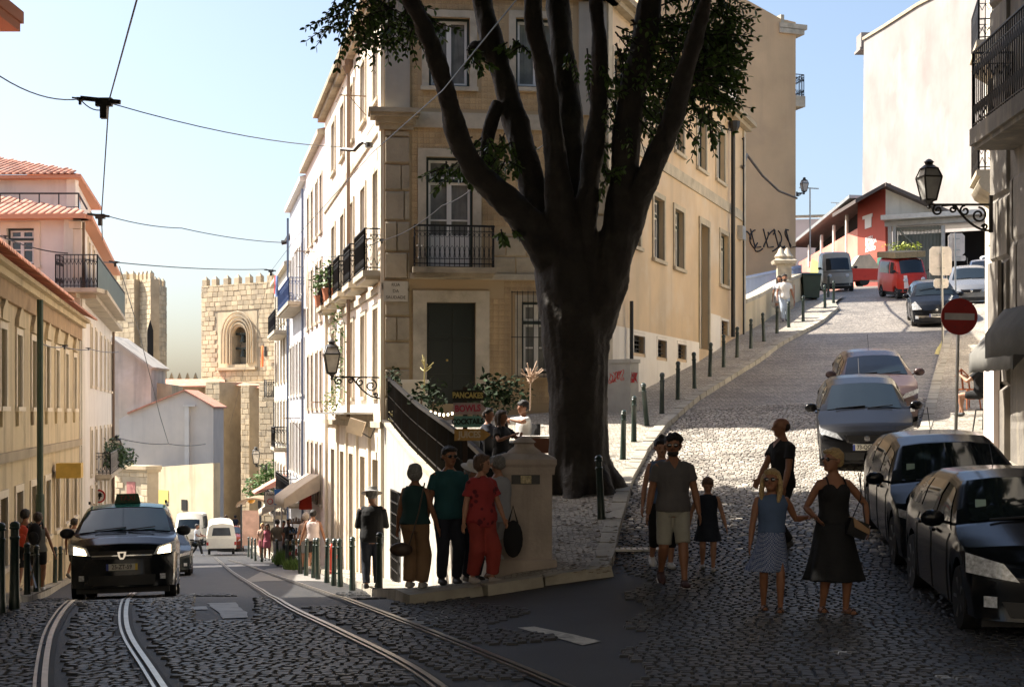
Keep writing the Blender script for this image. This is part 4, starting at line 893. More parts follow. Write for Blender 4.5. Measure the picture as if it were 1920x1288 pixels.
# upper set back storey
fu = Fac((-24, 50.6), (-15.35, 50.0), 1)
if fu.n.y > 0: fu = Fac((-24, 50.6), (-15.35, 50.0), -1)
z_e = fu.z(160, 330)
mb = MB(); fu.box(mb, 0, fu.L, 6, z_e, -.3, 0); s_ = Fac((-15.35, 50.0), (-17.0, 57.5), 1); s_ = s_ if s_.n.x > 0 else Fac((-15.35, 50.0), (-17.0, 57.5), -1); s_.box(mb, 0, s_.L, 6, z_e, -.3, 0); mb.build('upper_wall', m_lil, wb, world=True)
mb = MB(); s_.box(mb, 1.0, 1.9, 6.6, 7.9, 0, .03); mb.build('window', m_glass, wb, world=True)
tiled_roof(wb, fu.P(-.5, z_e, .4), fu.P(fu.L+.35, z_e, .4), (-24, 53.6, z_e+1.2), (-19.4, 53.6, z_e+1.2), limit=0)
mb = MB(); a = fu.P(fu.L+.35, z_e, .4); b = s_.P(s_.L, z_e, .4); mb.add([a, b, Vector((-19.4, 57, z_e+1.2)), Vector((-19.4, 53.6, z_e+1.2))], [(0, 1, 2, 3)]); mb.prism([fu.P(-.5, z_e-.12, .38), a-Vector((0, 0, .12)), b-Vector((0, 0, .12)), fu.P(-.5, z_e-.12, -6)], (0, 0, .11)); mb.build('roof_plane', MATS['terracotta_eave'], wb, world=True)
mb = MB(); q0 = W(0, 363, 47.5); q1 = W(147, 363, 47.5); q2 = W(163, 392, 50); up = Vector((0, 0, .7))
mb.bar(q0, q1, .05); mb.bar(q1, q2, .05); 
for k in range(5): p = q0.lerp(q1, k/4); mb.bar(p, p-Vector((0, 0, .9)), .035)
mb.bar(q0-Vector((0, 0, .45)), q1-Vector((0, 0, .45)), .02); mb.build('roof_railing', m_black, wb, world=True)
pipe(wb, [fw.P(.1, 6.2, .1), fw.P(.1, 3.9, .1)], .05, m_brown); pipe(wb, [fw.P(fw.L-.1, 3.7, .1), fw.P(fw.L-.1, -6, .1)], .06, m_brown)
# ================================================================== cathedral and its quarter
def fslab(name, pts, Y, dep, m, root=None, kind=None):
    mb = MB(); mb.prism([W(a, b, Y) for a, b in pts], (0, dep, 0)); return mb.build(name, m, root, world=root is not None, kind=kind)
cat = thing('cathedral', 'old crenellated stone cathedral with two square bell towers at the end of the street', 'building', (-28, 145, -12))
S1 = 140.0
def fpxl(x0, x1, Y0, Y1=None):
    a = tuple(W(x0, 0, Y0)[:2]); b = tuple(W(x1, 0, Y1 or Y0)[:2]); f = Fac(a, b, 1); return f if f.n.y < 0 else Fac(a, b, -1)
ft = fpxl(378, 529, 144.5, 138.5)
ub = [ft.u(x) for x in (435, 462)]; zb_ = [ft.z(450, 683), ft.z(450, 612)]
hole = (ub[0], ub[1], zb_[0], zb_[1])
mb = MB(); zt = ft.z(450, 532); ft.wall(mb, 0, ft.L, -14, zt, [hole], dep=1.2); 
sd = Fac(tuple(W(378, 0, S1)[:2]), (W(378, 0, S1).x-.0, S1+8), -1); mb.add([ft.P(0, -14, 0), ft.P(0, -14, -8), ft.P(0, zt, -8), ft.P(0, zt, 0)], [(0, 1, 2, 3)]); mb.add([ft.P(ft.L, -14, 0), ft.P(ft.L, -14, -8), ft.P(ft.L, zt, -8), ft.P(ft.L, zt, 0)], [(0, 1, 2, 3)]); mb.build('tower_wall', m_joint, cat, world=True)
hz = [(ft.u(410), ft.u(481), ft.z(450, 683)-.3, ft.z(450, 586))]
ashlar(ft, cat, 0, ft.L, -9, zt, m_cath, .75, .48, 0, .07, 250, hz)
mb = MB(); ft.box(mb, hz[0][0]-.1, ub[0], hz[0][2], hz[0][3]+.1, 0, .03); ft.box(mb, ub[1], hz[0][1]+.1, hz[0][2], hz[0][3]+.1, 0, .03); ft.box(mb, ub[0], ub[1], zb_[1], hz[0][3]+.1, 0, .03); ft.box(mb, ub[0], ub[1], hz[0][2], zb_[0], 0, .03); mb.build('belfry_wall', m_cath, cat, world=True)
um = (ub[0]+ub[1])/2; rr = (ub[1]-ub[0])/2
mb = MB()   # fill the arch spandrels of the opening and run the archivolts round it
zs_ = zb_[1]-rr
for sgn in (-1, 1):
    pts = [ft.P(um+sgn*rr, zb_[1], -.3)]+[ft.P(um+sgn*rr*math.cos(a), zs_+rr*math.sin(a), -.3) for a in np.linspace(0, math.pi/2, 7)]
    mb.prism(pts, ft.n*.31)
mb.build('spandrel', m_cath, cat, world=True)
for k, (r_, w_, o_) in enumerate(((rr+.18, .2, .10), (rr+.5, .2, .16), (rr+.85, .22, .22), (rr+1.18, .2, .28))):
    mb = MB(); pts = [ft.P(um-r_, zb_[0]+.1, o_)]+[ft.P(um+r_*math.cos(a), zs_+r_*1.12*math.sin(a), o_) for a in np.linspace(math.pi, 0, 13)]+[ft.P(um+r_, zb_[0]+.1, o_)]
    mb.tube(pts, w_/2, 6); mb.build('archivolt', m_cath, cat, smooth=True, world=True)
mb = MB(); ft.box(mb, hz[0][0]-.1, hz[0][1]+.1, hz[0][2]-.25, hz[0][2], 0, .35); mb.build('belfry_sill', m_cath, cat, world=True)
m_bell = mat('bronze_bell', (.05, .055, .045), .5, metal=.6)
for zc_ in (zb_[0]+1.1, zb_[0]+2.55):
    mb = MB(); mb.lathe([(.42, -.35), (.36, -.28), (.28, 0), (.22, .3), (.12, .42), (0, .44)], ft.P(um, zc_, -.6), 12); mb.bar(ft.P(um-rr, zc_+.5, -.6), ft.P(um+rr, zc_+.5, -.6), .2); mb.build('bell', m_bell, cat, world=True)
mb = MB(); ft.box(mb, ub[0], um-.25, zb_[0], zb_[1], -1.9, -1.5); ft.box(mb, um+.35, ub[1], zb_[0], zb_[1], -1.9, -1.5); mb.build('belfry_inner_wall', m_joint, cat, world=True)
def merlon(f, u, z, w_=.62, h=1.0, dep=.5):
    mb = MB(); c = f.P(u, z, -dep/2); M = frame4(c, f.d, f.n, Vector((0, 0, 1)), 1, 1, 1)
    vs = [(-w_/2, -dep/2, 0), (w_/2, -dep/2, 0), (w_/2, dep/2, 0), (-w_/2, dep/2, 0), (-w_/2, -dep/2, h*.62), (w_/2, -dep/2, h*.62), (w_/2, dep/2, h*.62), (-w_/2, dep/2, h*.62), (0, 0, h)]
    mb.add([M @ Vector(v) for v in vs], [(0, 1, 5, 4), (1, 2, 6, 5), (2, 3, 7, 6), (3, 0, 4, 7), (4, 5, 8), (5, 6, 8), (6, 7, 8), (7, 4, 8)]); mb.build('merlon', m_cath, cat, world=True)
for x in (383, 401, 423, 443, 464, 484, 505, 523): merlon(ft, ft.u(x), zt)
mb = MB(); ft.box(mb, ft.u(497), ft.u(500.5), ft.z(498, 668), ft.z(498, 650), -.1, .12); ft.box(mb, ft.u(457), ft.u(461), ft.z(459, 826), ft.z(459, 815), -.1, .12); mb.build('arrow_slit', m_dark, cat, world=True)
mb = MB(); z_ = ft.z(450, 716); ft.box(mb, 0, ft.L, z_-.2, z_+.05, 0, .4); mb.build('ledge', m_cath, cat, world=True)
# buttresses and lower body of the cathedral
for (x0, x1, y0, Y) in ((386, 412, 716, 134), (452, 468, 722, 132), (486, 513, 716, 126), (404, 420, 742, 136)):
    f = fpxl(x0, x1, Y+.6*(x1-x0)/F*Y, Y)
    mb = MB(); zz = f.z(x0, y0); f.box(mb, 0, f.L, -14, zz, -6, 0); mb.build('buttress', m_joint, cat, world=True); ashlar(f, cat, 0, f.L, -9.6, zz, m_cath, .7, .5, 0, .06, 60)
f = fpxl(384, 515, 141, 136.5)
mb = MB(); f.box(mb, 0, f.L, -14, f.z(450, 720), -3, 0); mb.build('lower_wall', m_joint, cat, world=True); ashlar(f, cat, 0, f.L, -10.5, f.z(450, 720), m_cath, .8, .5, 0, .06, 200)
# far tower
S2 = 152.0
def fpxl(x0, x1, Y0, Y1=None):
    a = tuple(W(x0, 0, Y0)[:2]); b = tuple(W(x1, 0, Y1 or Y0)[:2]); f = Fac(a, b, 1); return f if f.n.y < 0 else Fac(a, b, -1)
for (x0, x1, Y0, Y1, y0, nm) in ((204, 252, 154, 152, 527, 4), (252, 283, 153.5, 151, 527, 4), (283, 291, 156, 157, 540, 0), (291, 312, 155, 158, 534, 3)):
    f = fpxl(x0, x1, Y0, Y1); zz = (HZ-y0)/F*Y0; mb = MB(); f.box(mb, 0, f.L, -14, zz, -1.0, 0); mb.build('tower_wall', m_joint, cat, world=True); ashlar(f, cat, 0, f.L, -2, zz, m_cath, .8, .5, 0, .06, 60)
    for k in range(nm): merlon(f, f.L*(k+.5)/nm, zz, .5)
f = fpxl(274, 288, 150.6, 150.9); mb = MB(); mb.prism([f.P(.1, (HZ-680)/F*151, 0), f.P(f.L-.05, (HZ-680)/F*151, 0), f.P(f.L-.05, (HZ-620)/F*151, 0), f.P(f.L/2, (HZ-600)/F*151, 0), f.P(.1, (HZ-620)/F*151, 0)], f.n*.15); mb.build('belfry_opening', m_dark, cat, world=True)
for k in range(4): f = fpxl(318+k*15, 327+k*15, 158); mb = MB(); mb.prism([f.P(0, (HZ-712)/F*158, 0), f.P(f.L, (HZ-712)/F*158, 0), f.P(f.L/2, (HZ-699)/F*158, 0)], f.n*.4); mb.build('merlon', m_cath, cat, world=True)
fslab('nave_wall', [(286, 880), (400, 880), (400, 722), (286, 722)], 142, 3, m_joint, cat)
mb = MB(); E0, E1, R0_, R1_ = W(288, 725, 139), W(424, 722, 139), W(300, 711, 143), W(420, 710, 143); mb.add([E0, E1, R1_, R0_], [(0, 1, 2, 3)]); mb.prism([E0, E1, E1-Vector((0, 0, .15)), E0-Vector((0, 0, .15))], (0, .3, 0)); mb.build('tiled_roof', m_roof, cat, world=True)
mb = MB(); mb.add([W(440, 722, 136), W(512, 730, 130), W(512, 722, 133), W(444, 716, 138)], [(0, 1, 2, 3)]); mb.build('tiled_roof', m_roof, cat, world=True)
g = thing('grey_gable_house', 'weathered grey gabled house wall in front of the far tower', 'building', W(240, 760, 100))
m_greyp = mat('weathered_grey_plaster', (.50, .45, .38), .85, n=(.6, .15), streak=(.9, .7, (.22, .21, .20)), stain=(.5, .7, (.62, .58, .54)))
fslab('wall', [(205, 1000), (283, 1000), (283, 689), (262, 676), (236, 655), (205, 632)], 118, 5, m_greyp, g)
mb = MB(); mb.prism([W(203, 628, 117.5), W(205, 633, 117.5), W(283, 692, 117.5), W(286, 688, 117.5)], (0, 6, 0)); mb.build('roof_edge', m_greyp, g, world=True)
fslab('lean_to', [(283, 760), (322, 760), (322, 722), (283, 716)], 120, 4, m_cath, g)
g = thing('white_gable_house', 'white rendered gable wall with a bright narrow pilaster below the cathedral', 'building', W(300, 900, 112))
m_bw = mat('bluish_white_render', (.72, .65, .56), .85, n=(.6, .10), streak=(1.5, .5, (.55, .50, .44)))
fslab('wall', [(223, 1010), (400, 1010), (400, 765), (372, 748), (345, 734), (240, 776), (223, 786)], 112, 4, m_bw, g)
fslab('pilaster', [(346, 880), (354, 880), (354, 762), (346, 762)], 111.6, .35, m_white, g); fslab('pilaster_cap', [(343, 762), (366, 762), (366, 759), (343, 759)], 111.5, .4, m_white, g)
mb = MB(); mb.prism([W(238, 776, 111.7), W(345, 733, 111.7), W(345, 730, 111.7), W(238, 773, 111.7)], (0, 5, 0)); mb.prism([W(345, 733, 111.7), W(402, 765, 111.7), W(402, 762, 111.7), W(345, 730, 111.7)], (0, 5, 0)); mb.build('roof_edge', m_roof, g, world=True)
g = thing('street_boundary_wall', 'tall yellowed boundary wall with two paper posters along the far left of the street', 'wall', W(320, 1000, 106))
fst = fpxl(272, 400, 110, 104); zt_ = lambda x, y, Y: (HZ-y)/F*Y
mb = MB(); mb.prism([fst.P(0, -12, 0), fst.P(fst.L, -12, 0), fst.P(fst.L, zt_(0, 868, 104), 0), fst.P(0, zt_(0, 877, 110), 0)], -fst.n*.6)
m_ywall = mat('yellowed_wall', (.66, .54, .35), .85, n=(.6, .15), streak=(1.0, .7, (.26, .21, .14)), stain=(.6, .4, (.62, .54, .40)), b=(6, .4))
mb.build('wall', m_ywall, g, world=True)
for (x0, x1, mm) in ((277, 297, m_white), (298, 316, mat('yellow_poster', (.75, .62, .15), .8))):
    mb = MB(); u0, u1 = fst.u(x0), fst.u(x1); fst.box(mb, u0, u1, fst.z(x0, 944), fst.z(x0, 918), .01, .04); mb.build('poster', mm, g, world=True)
mb = MB(); u0 = fst.u(341); fst.box(mb, u0, u0+.7, fst.z(341, 956), fst.z(341, 936), .01, .06); mb.build('slit_window', m_dark, g, world=True)
for x, y in ((405, 742), (398, 760)): pass
g = thing('stone_portal', 'old carved stone portal with pink door and weeds on its cornice', 'gate', W(248, 1010, 84))
fp_ = fpxl(216, 277, 88, 86)
mb = MB(); fp_.box(mb, 0, fp_.L, -12, fp_.z(240, 884), -.8, 0); mb.build('wall', m_joint, g, world=True); ashlar(fp_, g, 0, fp_.L, -8.2, fp_.z(240, 884), m_cath, .6, .4, 0, .05, 60, [(fp_.u(236), fp_.u(256), -9, fp_.z(245, 902))])
mb = MB(); fp_.box(mb, -.1, fp_.L+.1, fp_.z(240, 884), fp_.z(240, 879), -.9, .15); fp_.box(mb, -.15, fp_.L+.2, fp_.z(240, 879)+.002, fp_.z(240, 872), -.9, .32); mb.build('cornice', m_cath, g, world=True)
mb = MB(); fp_.box(mb, fp_.u(238), fp_.u(254), -8.2, fp_.z(245, 903), .0, .03); mb.build('door', mat('faded_pink_door', (.42, .16, .14), .7, n=(3, .2)), g, world=True)
plant('wall_weeds', 'dry weeds growing along the top of the stone portal', 'plant', [(tuple(fp_.P(1.0, fp_.z(240, 870), 0)), (.9, .4, .25), 90)], .18, MATS['dry_leaf'])
# ================================================================== right: tan gable building beyond the corner building
t = thing('tan_gable_building', 'tall windowless tan rendered gable building with black scrawl beyond the side street wall', 'building', W(1400, 520, 62))
ft_ = fpxl(1230, 1492, 63.5, 66.0)
def pz_(f, px, py): return f.z(px, py)
P_ = [(1230, 640), (1492, 640), (1492, 42), (1465, 36), (1400, 0), (1340, -60), (1230, -60)]
mb = MB(); mb.prism([ft_.P(ft_.u(x), ft_.z(x, y), 0) for x, y in P_], -ft_.n*12); mb.build('wall', m_tan, t, world=True)
mb = MB()
for z, o in ((ft_.z(1480, 60), .25), (ft_.z(1480, 50), .4)): ft_.box(mb, ft_.L-.9, ft_.L+o+.15, z-.1, z+.12, -12, .12)
ft_.box(mb, ft_.u(1464), ft_.u(1470), ft_.z(1467, 50), ft_.z(1467, 28), -.8, .02); ft_.box(mb, ft_.u(1476), ft_.u(1489), ft_.z(1480, 52), ft_.z(1480, 32), -1.5, -.5)
mb.build('roof_corner', m_lime, t, world=True)
mb = MB(); zq = ft_.z(1485, 178); ft_.box(mb, ft_.L+.02, ft_.L+.55, zq-.5, zq, -3.5, -.05); bs = mb.build('side_balcony', m_lime, t, world=True); mb = MB(); railing(mb, [ft_.P(ft_.L, zq, -.1), ft_.P(ft_.L+.5, zq, -.1), ft_.P(ft_.L+.5, zq, -3.4)], 1.0); mb.build('railing', m_black, bs)
mb = MB(); random.seed(5)
for k, x in enumerate((1403, 1412, 1424, 1436, 1446, 1456, 1466, 1478)):
    u = ft_.u(x); z = ft_.z(x, 450); s_ = .16+.08*(k % 3)
    mb.tube([ft_.P(u+s_*math.cos(a*1.3+k)*.8, z+(s_+.22)*math.sin(a*.8+k*1.7), .03) for a in np.linspace(0, 2.6+.5*(k%2), 9)], .032, 4); 
    if k % 2: mb.tube([ft_.P(u-.15, z+.5, .03), ft_.P(u+.1, z-.35, .03), ft_.P(u+.4, z-.3, .03)], .03, 4)
mb.build('graffiti', m_black, t, world=True)
pipe(t, [fr_.P(fr_.u(1388), 8.6, .1)]+[W(x, y, Y) for x, y, Y in ((1400, 290, 53), (1430, 330, 57), (1460, 358, 61), (1494, 372, 65.5))], .05, m_black, 'hanging_cable')
# garden wall with fence and two stone gate posts
gw = thing('garden_wall', 'low ochre garden wall with blue iron fence climbing beside the steep pavement', 'wall', W(1450, 600, 54))
A_ = Vector((8.3, 50.7)); B_ = Vector(gp(1503, 568, 'R')[:2]) ; fgw = Fac(A_, B_, 1); fgw = fgw if fgw.n.x > 0 else Fac(A_, B_, -1)
mb = MB(); 
def gwz(u): p = fgw.P(u, 0); return float(gz(p.x, p.y, 'R'))
for a, b in zip(np.linspace(0, fgw.L, 9), np.linspace(0, fgw.L, 9)[1:]): mb.prism([fgw.P(a, gwz(a)-.3, 0), fgw.P(b, gwz(b)-.3, 0), fgw.P(b, gwz(b)+1.15, 0), fgw.P(a, gwz(a)+1.15, 0)], -fgw.n*.35)
mb.build('wall', m_ywall, gw, world=True)
mb = MB()
for a, b in zip(np.linspace(0, fgw.L, 9), np.linspace(0, fgw.L, 9)[1:]): mb.prism([fgw.P(a, gwz(a)+1.152, .06), fgw.P(b, gwz(b)+1.152, .06), fgw.P(b, gwz(b)+1.3, .06), fgw.P(a, gwz(a)+1.3, .06)], -fgw.n*.47)
mb.build('coping', m_lime, gw, world=True)
m_bluef = mat('pale_blue_fence_paint', (.22, .28, .42), .5)
fence = thing('blue_fence', 'pale blue iron fence behind the low garden wall under the tan gable', 'fence', W(1450, 530, 58))
a3, b3 = W(1398, 560, 57), W(1502, 535, 62.5)
for (p, q) in ((a3, a3.lerp(b3, .6)), (a3.lerp(b3, .7), b3)):
    mb = MB(); n = 26 if p is a3 else 11
    for k in range(n+1): r = p.lerp(q, k/n); mb.bar(r-Vector((0, 0, 1.2)), r+Vector((0, 0, .9)), .05)
    mb.bar(p+Vector((0, 0, .8)), q+Vector((0, 0, .8)), .07); mb.bar(p, q, .05); mb.build('fence_panel', m_bluef, fence, world=True)
for k, x in enumerate((1464, 1476)):
    b_ = W(x, 580, 56.5+k*1.5); gpst = thing('gate_post', ('left','right')[k]+' one of two stone gate posts with turned finials behind the man in white', 'post', b_)
    mb = MB(); sq(mb, [(.22, -.8), (.22, .95+.2), (.18, 1.2)]) ; mb.build('shaft', m_lime, gpst); mb = MB(); h_ = (580-486)/F*b_.y-.2; sq(mb, [(.15, 1.0), (.15, h_)]); mb.build('pillar', m_lime, gpst); mb = MB(); sq(mb, [(.3, h_+.002), (.34, h_+.12), (.22, h_+.2)]); mb.lathe([(.2, h_+.202), (.26, h_+.3), (.14, h_+.45), (.08, h_+.6), (.0, h_+.68)], n=10); mb.build('finial', m_lime, gpst, smooth=True)
mb = MB(); tiled = thing('low_tiled_roof', 'small red tiled roof edge seen through the blue fence', 'roof', W(1430, 530, 60)); mb.add([W(1398, 534, 59), W(1478, 532, 59), W(1478, 524, 61), W(1398, 526, 61)], [(0, 1, 2, 3)]); mb.prism([W(1398, 620, 59.1), W(1490, 620, 59.1), W(1490, 534, 59.1), W(1398, 535, 59.1)], (0, 3, 0), 0); mb.build('roof', m_roof, tiled, world=True)
# tall bleached building
t = thing('bleached_gable_building', 'huge sun bleached blank gable wall towering over the museum at upper right', 'building', W(1740, 430, 105))
fgb = fpxl(1615, 1960, 124, 84); P_ = [(1615, 560), (1960, 560), (1960, -80), (1812, -60), (1757, -6), (1722, 12), (1660, 52), (1620, 76)]
mb = MB(); mb.prism([fgb.P(fgb.u(x), fgb.z(x, y), 0) for x, y in P_], -fgb.n*14); mb.build('wall', m_gen, t, world=True)
mb = MB(); fgb.box(mb, fgb.u(1608), fgb.u(1617), fgb.z(1612, 96), fgb.z(1612, 66), -2, .1); fgb.box(mb, fgb.u(1606), fgb.u(1617), fgb.z(1612, 98), fgb.z(1612, 93), -2, .2); mb.build('chimney', m_gen, t, world=True)
mb = MB(); Q = [fgb.P(fgb.u(x), fgb.z(x, y)+.0, .15) for x, y in ((1620, 76), (1660, 52), (1722, 12), (1757, -6), (1812, -60))]
for a, b in zip(Q, Q[1:]): mb.prism([a, b, b+Vector((0, 0, .25)), a+Vector((0, 0, .25))], -fgb.n*1.5)
mb.build('verge', m_joint, t, world=True)
t = thing('distant_pale_house', 'low pale house with flat roof showing in the gap above the museum ramp', 'building', W(1540, 440, 130)); fslab('wall', [(1490, 560), (1640, 560), (1640, 402), (1560, 402), (1555, 410), (1490, 412)], 128, 6, m_pinkw, t); fslab('parapet', [(1488, 408), (1558, 406), (1558, 402), (1488, 404)], 127.8, .5, m_lime, t)
# museum: red gable, sloping gallery, steel shed
mu = thing('museum_building', 'red walled museum with white lettering, sloping gallery roof and open steel shed', 'building', W(1640, 520, 86))
fm = fpxl(1608, 1660, 88, 84)
mb = MB(); mb.prism([fm.P(fm.u(x), fm.z(x, y), 0) for x, y in ((1608, 545), (1660, 545), (1660, 344), (1608, 372))], -fm.n*.35); mb.build('red_wall', m_red, mu, world=True)
fm2 = fpxl(1660, 1790, 84, 84); mb = MB(); mb.prism([fm2.P(fm2.u(x), fm2.z(x, y), 0) for x, y in ((1660.5, 410), (1790, 410), (1745, 380), (1661, 344))], -fm2.n*6); mb.build('beige_gable', m_cream, mu, world=True)
mb = MB()
for (a, b, Y) in (((1604, 374), (1661, 342), 83.5), ((1661, 342), (1800, 402), 83.3)): p, q = W(*a, Y), W(*b, Y); mb.prism([p, q, q-Vector((0, 0, .22)), p-Vector((0, 0, .22))], (0, 6, 0))
mb.build('roof_edge', mat('dark_roof_edge', (.10, .08, .07), .7), mu, world=True)
fr2 = fpxl(1500, 1608, 96, 88); mb = MB(); mb.prism([fr2.P(fr2.u(x), fr2.z(x, y), 0) for x, y in ((1498, 545), (1608, 545), (1608, 428), (1498, 492))], -fr2.n*.4); mb.build('mural_wall', mat('pink_mural_wall', (.62, .24, .18), .8, n=(.35, .5), stain=(.22, .9, (.70, .50, .42))), mu, world=True)
mb = MB(); mb.prism([fr2.P(fr2.u(x), fr2.z(x, y), .03) for x, y in ((1517, 535), (1541, 535), (1536, 492), (1524, 486))], fr2.n*.02); mb.build('mural_yellow', mat('mural_yellow', (.72, .62, .12), .8, n=(.8, .3)), mu, world=True)
mb = MB(); mb.prism([fr2.P(fr2.u(x), fr2.z(x, y), .05) for x, y in ((1528, 536), (1552, 536), (1540, 500))], fr2.n*.02); mb.build('mural_pale', m_pinkw, mu, world=True)
mb = MB(); mb.prism([fr2.P(fr2.u(x), fr2.z(x, y), -1.2) for x, y in ((1498, 520), (1608, 520), (1608, 372), (1498, 466))], -fr2.n*.1); mb.build('gallery_opening', m_dark, mu, world=True)
mb = MB(); mb.prism([fr2.P(fr2.u(x), fr2.z(x, y), .6) for x, y in ((1496, 464), (1609, 372), (1609, 366), (1496, 458))], -fr2.n*3); mb.build('gallery_roof', m_metal, mu, world=True)
for x in (1517, 1540, 1563, 1587): mb = MB(); u = fr2.u(x); fr2.box(mb, u-.07, u+.07, fr2.z(x, 500), fr2.z(x, 465-(x-1500)*.80+8), -.1, .05); mb.build('gallery_post', m_white, mu, world=True)
# shed
fs = fpxl(1660, 1960, 84, 80); 
mb = MB(); fs.box(mb, fs.u(1658), fs.u(1960), fs.z(1700, 414), fs.z(1700, 405), -5, 1.0); fs.box(mb, fs.u(1661), fs.u(1960), fs.z(1700, 424), fs.z(1700, 415), .2, .35); mb.build('shed_roof', m_metal, mu, world=True)
mb = MB(); fs.box(mb, 0, fs.L, 5, fs.z(1700, 425), -4, -3.8); mb.build('shed_interior', m_dark, mu, world=True)
for x in (1670, 1679, 1770, 1852): mb = MB(); u = fs.u(x); fs.box(mb, u-.1, u+.1, 6, fs.z(x, 424), .1, .3); mb.build('shed_post', m_metal, mu, world=True)
mb = MB()
for k in range(34): u = fs.u(1682)+(fs.u(1768)-fs.u(1682))*k/33; mb.bar(fs.P(u, 6, .0), fs.P(u, fs.z(1700, 426), .0), .05)
mb.bar(fs.P(fs.u(1684), fs.z(1684, 430), .1), fs.P(fs.u(1724), fs.z(1724, 468), .1), .1); mb.bar(fs.P(fs.u(1680), fs.z(1700, 428), .1), fs.P(fs.u(1768), fs.z(1768, 428), .1), .12)
mb.build('shed_grille', mat('grey_green_steel', (.16, .17, .15), .6), mu, world=True)
mw = mat('white_sign_print', (.78, .74, .70), .7)
for i, tx in enumerate(('MUSEU', 'DE LISBOA', 'TEATRO', 'ROMANO')): text(tx, .34, mw, fm.M(fm.u(1623), fm.z(1623, 450+i*6.8), .02), parent=mu, world=True, align='LEFT', bold=.012)
mb = MB(); fm.box(mb, fm.u(1623), fm.u(1635), fm.z(1628, 428), fm.z(1628, 406), .01, .05); fm.box(mb, fm.u(1618.5), fm.u(1637), fm.z(1628, 409), fm.z(1628, 403), .012, .055); mb.build('museum_emblem', mw, mu, world=True)
mb = MB(); fm.box(mb, 0, fm.L, 6, fm.z(1630, 487), .01, .04); mb.build('plinth', mat('darker_red_plinth', (.34, .055, .04), .8, n=(1, .2)), mu, world=True)
# ================================================================== right: dark near building and the one behind it
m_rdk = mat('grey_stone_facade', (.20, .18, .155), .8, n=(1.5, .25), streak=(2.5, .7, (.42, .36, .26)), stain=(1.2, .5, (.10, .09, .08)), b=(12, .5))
e_far = (W(1862, 0, 26.5).x, 26.5); e_near = (e_far[0]-.071*30+.55, -3.5)
fd = Fac(e_near, e_far, 1); fd = fd if fd.n.x < 0 else Fac(e_near, e_far, -1)
rb = thing('dark_stone_building', 'dark grey stone building at the right edge with iron balcony and lamp bracket', 'building', fd.P(20, -2, -3))
hd_ = [(fd.u(1906)-1.5, fd.u(1906), .9, 4.9)]
uw = [fd.L-4.1, fd.L-2.5]; hw = [(uw[0], uw[1], 1.65, 3.95)]+[(u, u+1.2, 1.2, 3.9) for u in (fd.L-8, fd.L-12, fd.L-16, fd.L-20)]+[(u, u+1.2, 5.3, 8.2) for u in (uw[0], fd.L-8, fd.L-12, fd.L-16)]
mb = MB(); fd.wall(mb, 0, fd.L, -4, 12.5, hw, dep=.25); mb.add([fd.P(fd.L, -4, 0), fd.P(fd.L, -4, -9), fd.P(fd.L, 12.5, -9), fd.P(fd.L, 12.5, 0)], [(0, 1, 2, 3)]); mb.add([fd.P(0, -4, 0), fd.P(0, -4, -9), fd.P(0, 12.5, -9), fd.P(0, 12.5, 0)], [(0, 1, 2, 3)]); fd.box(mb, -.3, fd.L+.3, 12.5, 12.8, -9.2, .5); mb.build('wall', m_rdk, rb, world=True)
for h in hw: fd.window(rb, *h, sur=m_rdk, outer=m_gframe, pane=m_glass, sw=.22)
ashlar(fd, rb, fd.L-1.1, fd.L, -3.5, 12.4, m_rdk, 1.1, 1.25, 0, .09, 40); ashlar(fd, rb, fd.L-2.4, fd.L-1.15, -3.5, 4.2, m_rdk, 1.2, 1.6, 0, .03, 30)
balcony(fd, rb, fd.L-5.1, fd.L-1.2, 5.05, .75, 1.35, m=m_black, slab=m_rdk, th=.3)
mb = MB(); fd.box(mb, fd.L-.9, fd.L-.25, 1.05, 2.75, .1, .17); mb.build('wall_plate', m_rdk, rb, world=True)
mb = MB(); mb.box((0, 0, 0), (.1, .1, .1)); 
q = W(1874, 860, 26.3); mb = MB(); fd.box(mb, fd.L-.75, fd.L-.1, -2.2, .82, .09, .2); mb.build('pale_pilaster', m_pinkw, rb, world=True)
# building behind, whose two stone balconies show
R2 = [(12.45, 34), (15.3, 46)]; f6 = Fac(R2[0], R2[1], 1); f6 = f6 if f6.n.x < 0 else Fac(R2[0], R2[1], -1)
r2 = thing('pale_right_building', 'pale building mostly hidden at the right edge with two carved stone balconies', 'building', f6.P(4, 3, -3))
hh = [(u, u+1.1, z, z+2.5) for u in (.6, 3.2, 6, 9) for z in (5.25, 9.65)]
mb = MB(); f6.wall(mb, 0, f6.L, 0, 14, hh, dep=.2); mb.add([f6.P(0, 0, 0), f6.P(0, 0, -8), f6.P(0, 14, -8), f6.P(0, 14, 0)], [(0, 1, 2, 3)]); mb.build('wall', m_cream, r2, world=True)
for h in hh: f6.window(r2, *h, sur=m_lime, pane=m_glass)
for py in (318, 74):
    zz = (HZ-py)/F*34.3; u0, u1 = .05, 2.1; o = 1.28
    mb = MB(); prof = [(o, 0), (o, -.12), (o-.1, -.16), (o-.04, -.3), (o-.12, -.45), (o-.35, -.6), (o-.6, -.78), (o-.9, -.86), (0, -.9)]
    pts = [f6.P(u0, zz+z, n_) for n_, z in prof]+[f6.P(u0, zz, 0)]
    mb.prism(pts, f6.d*(u1-u0)); s_ = mb.build('carved_balcony', m_lime, r2, world=True, smooth=True)
    mb = MB(); o -= .06; railing(mb, [f6.P(u0+.05, zz, 0), f6.P(u0+.05, zz, o), f6.P(u1-.05, zz, o), f6.P(u1-.05, zz, 0)], 1.02, step=.14); mb.build('railing', m_black, s_)
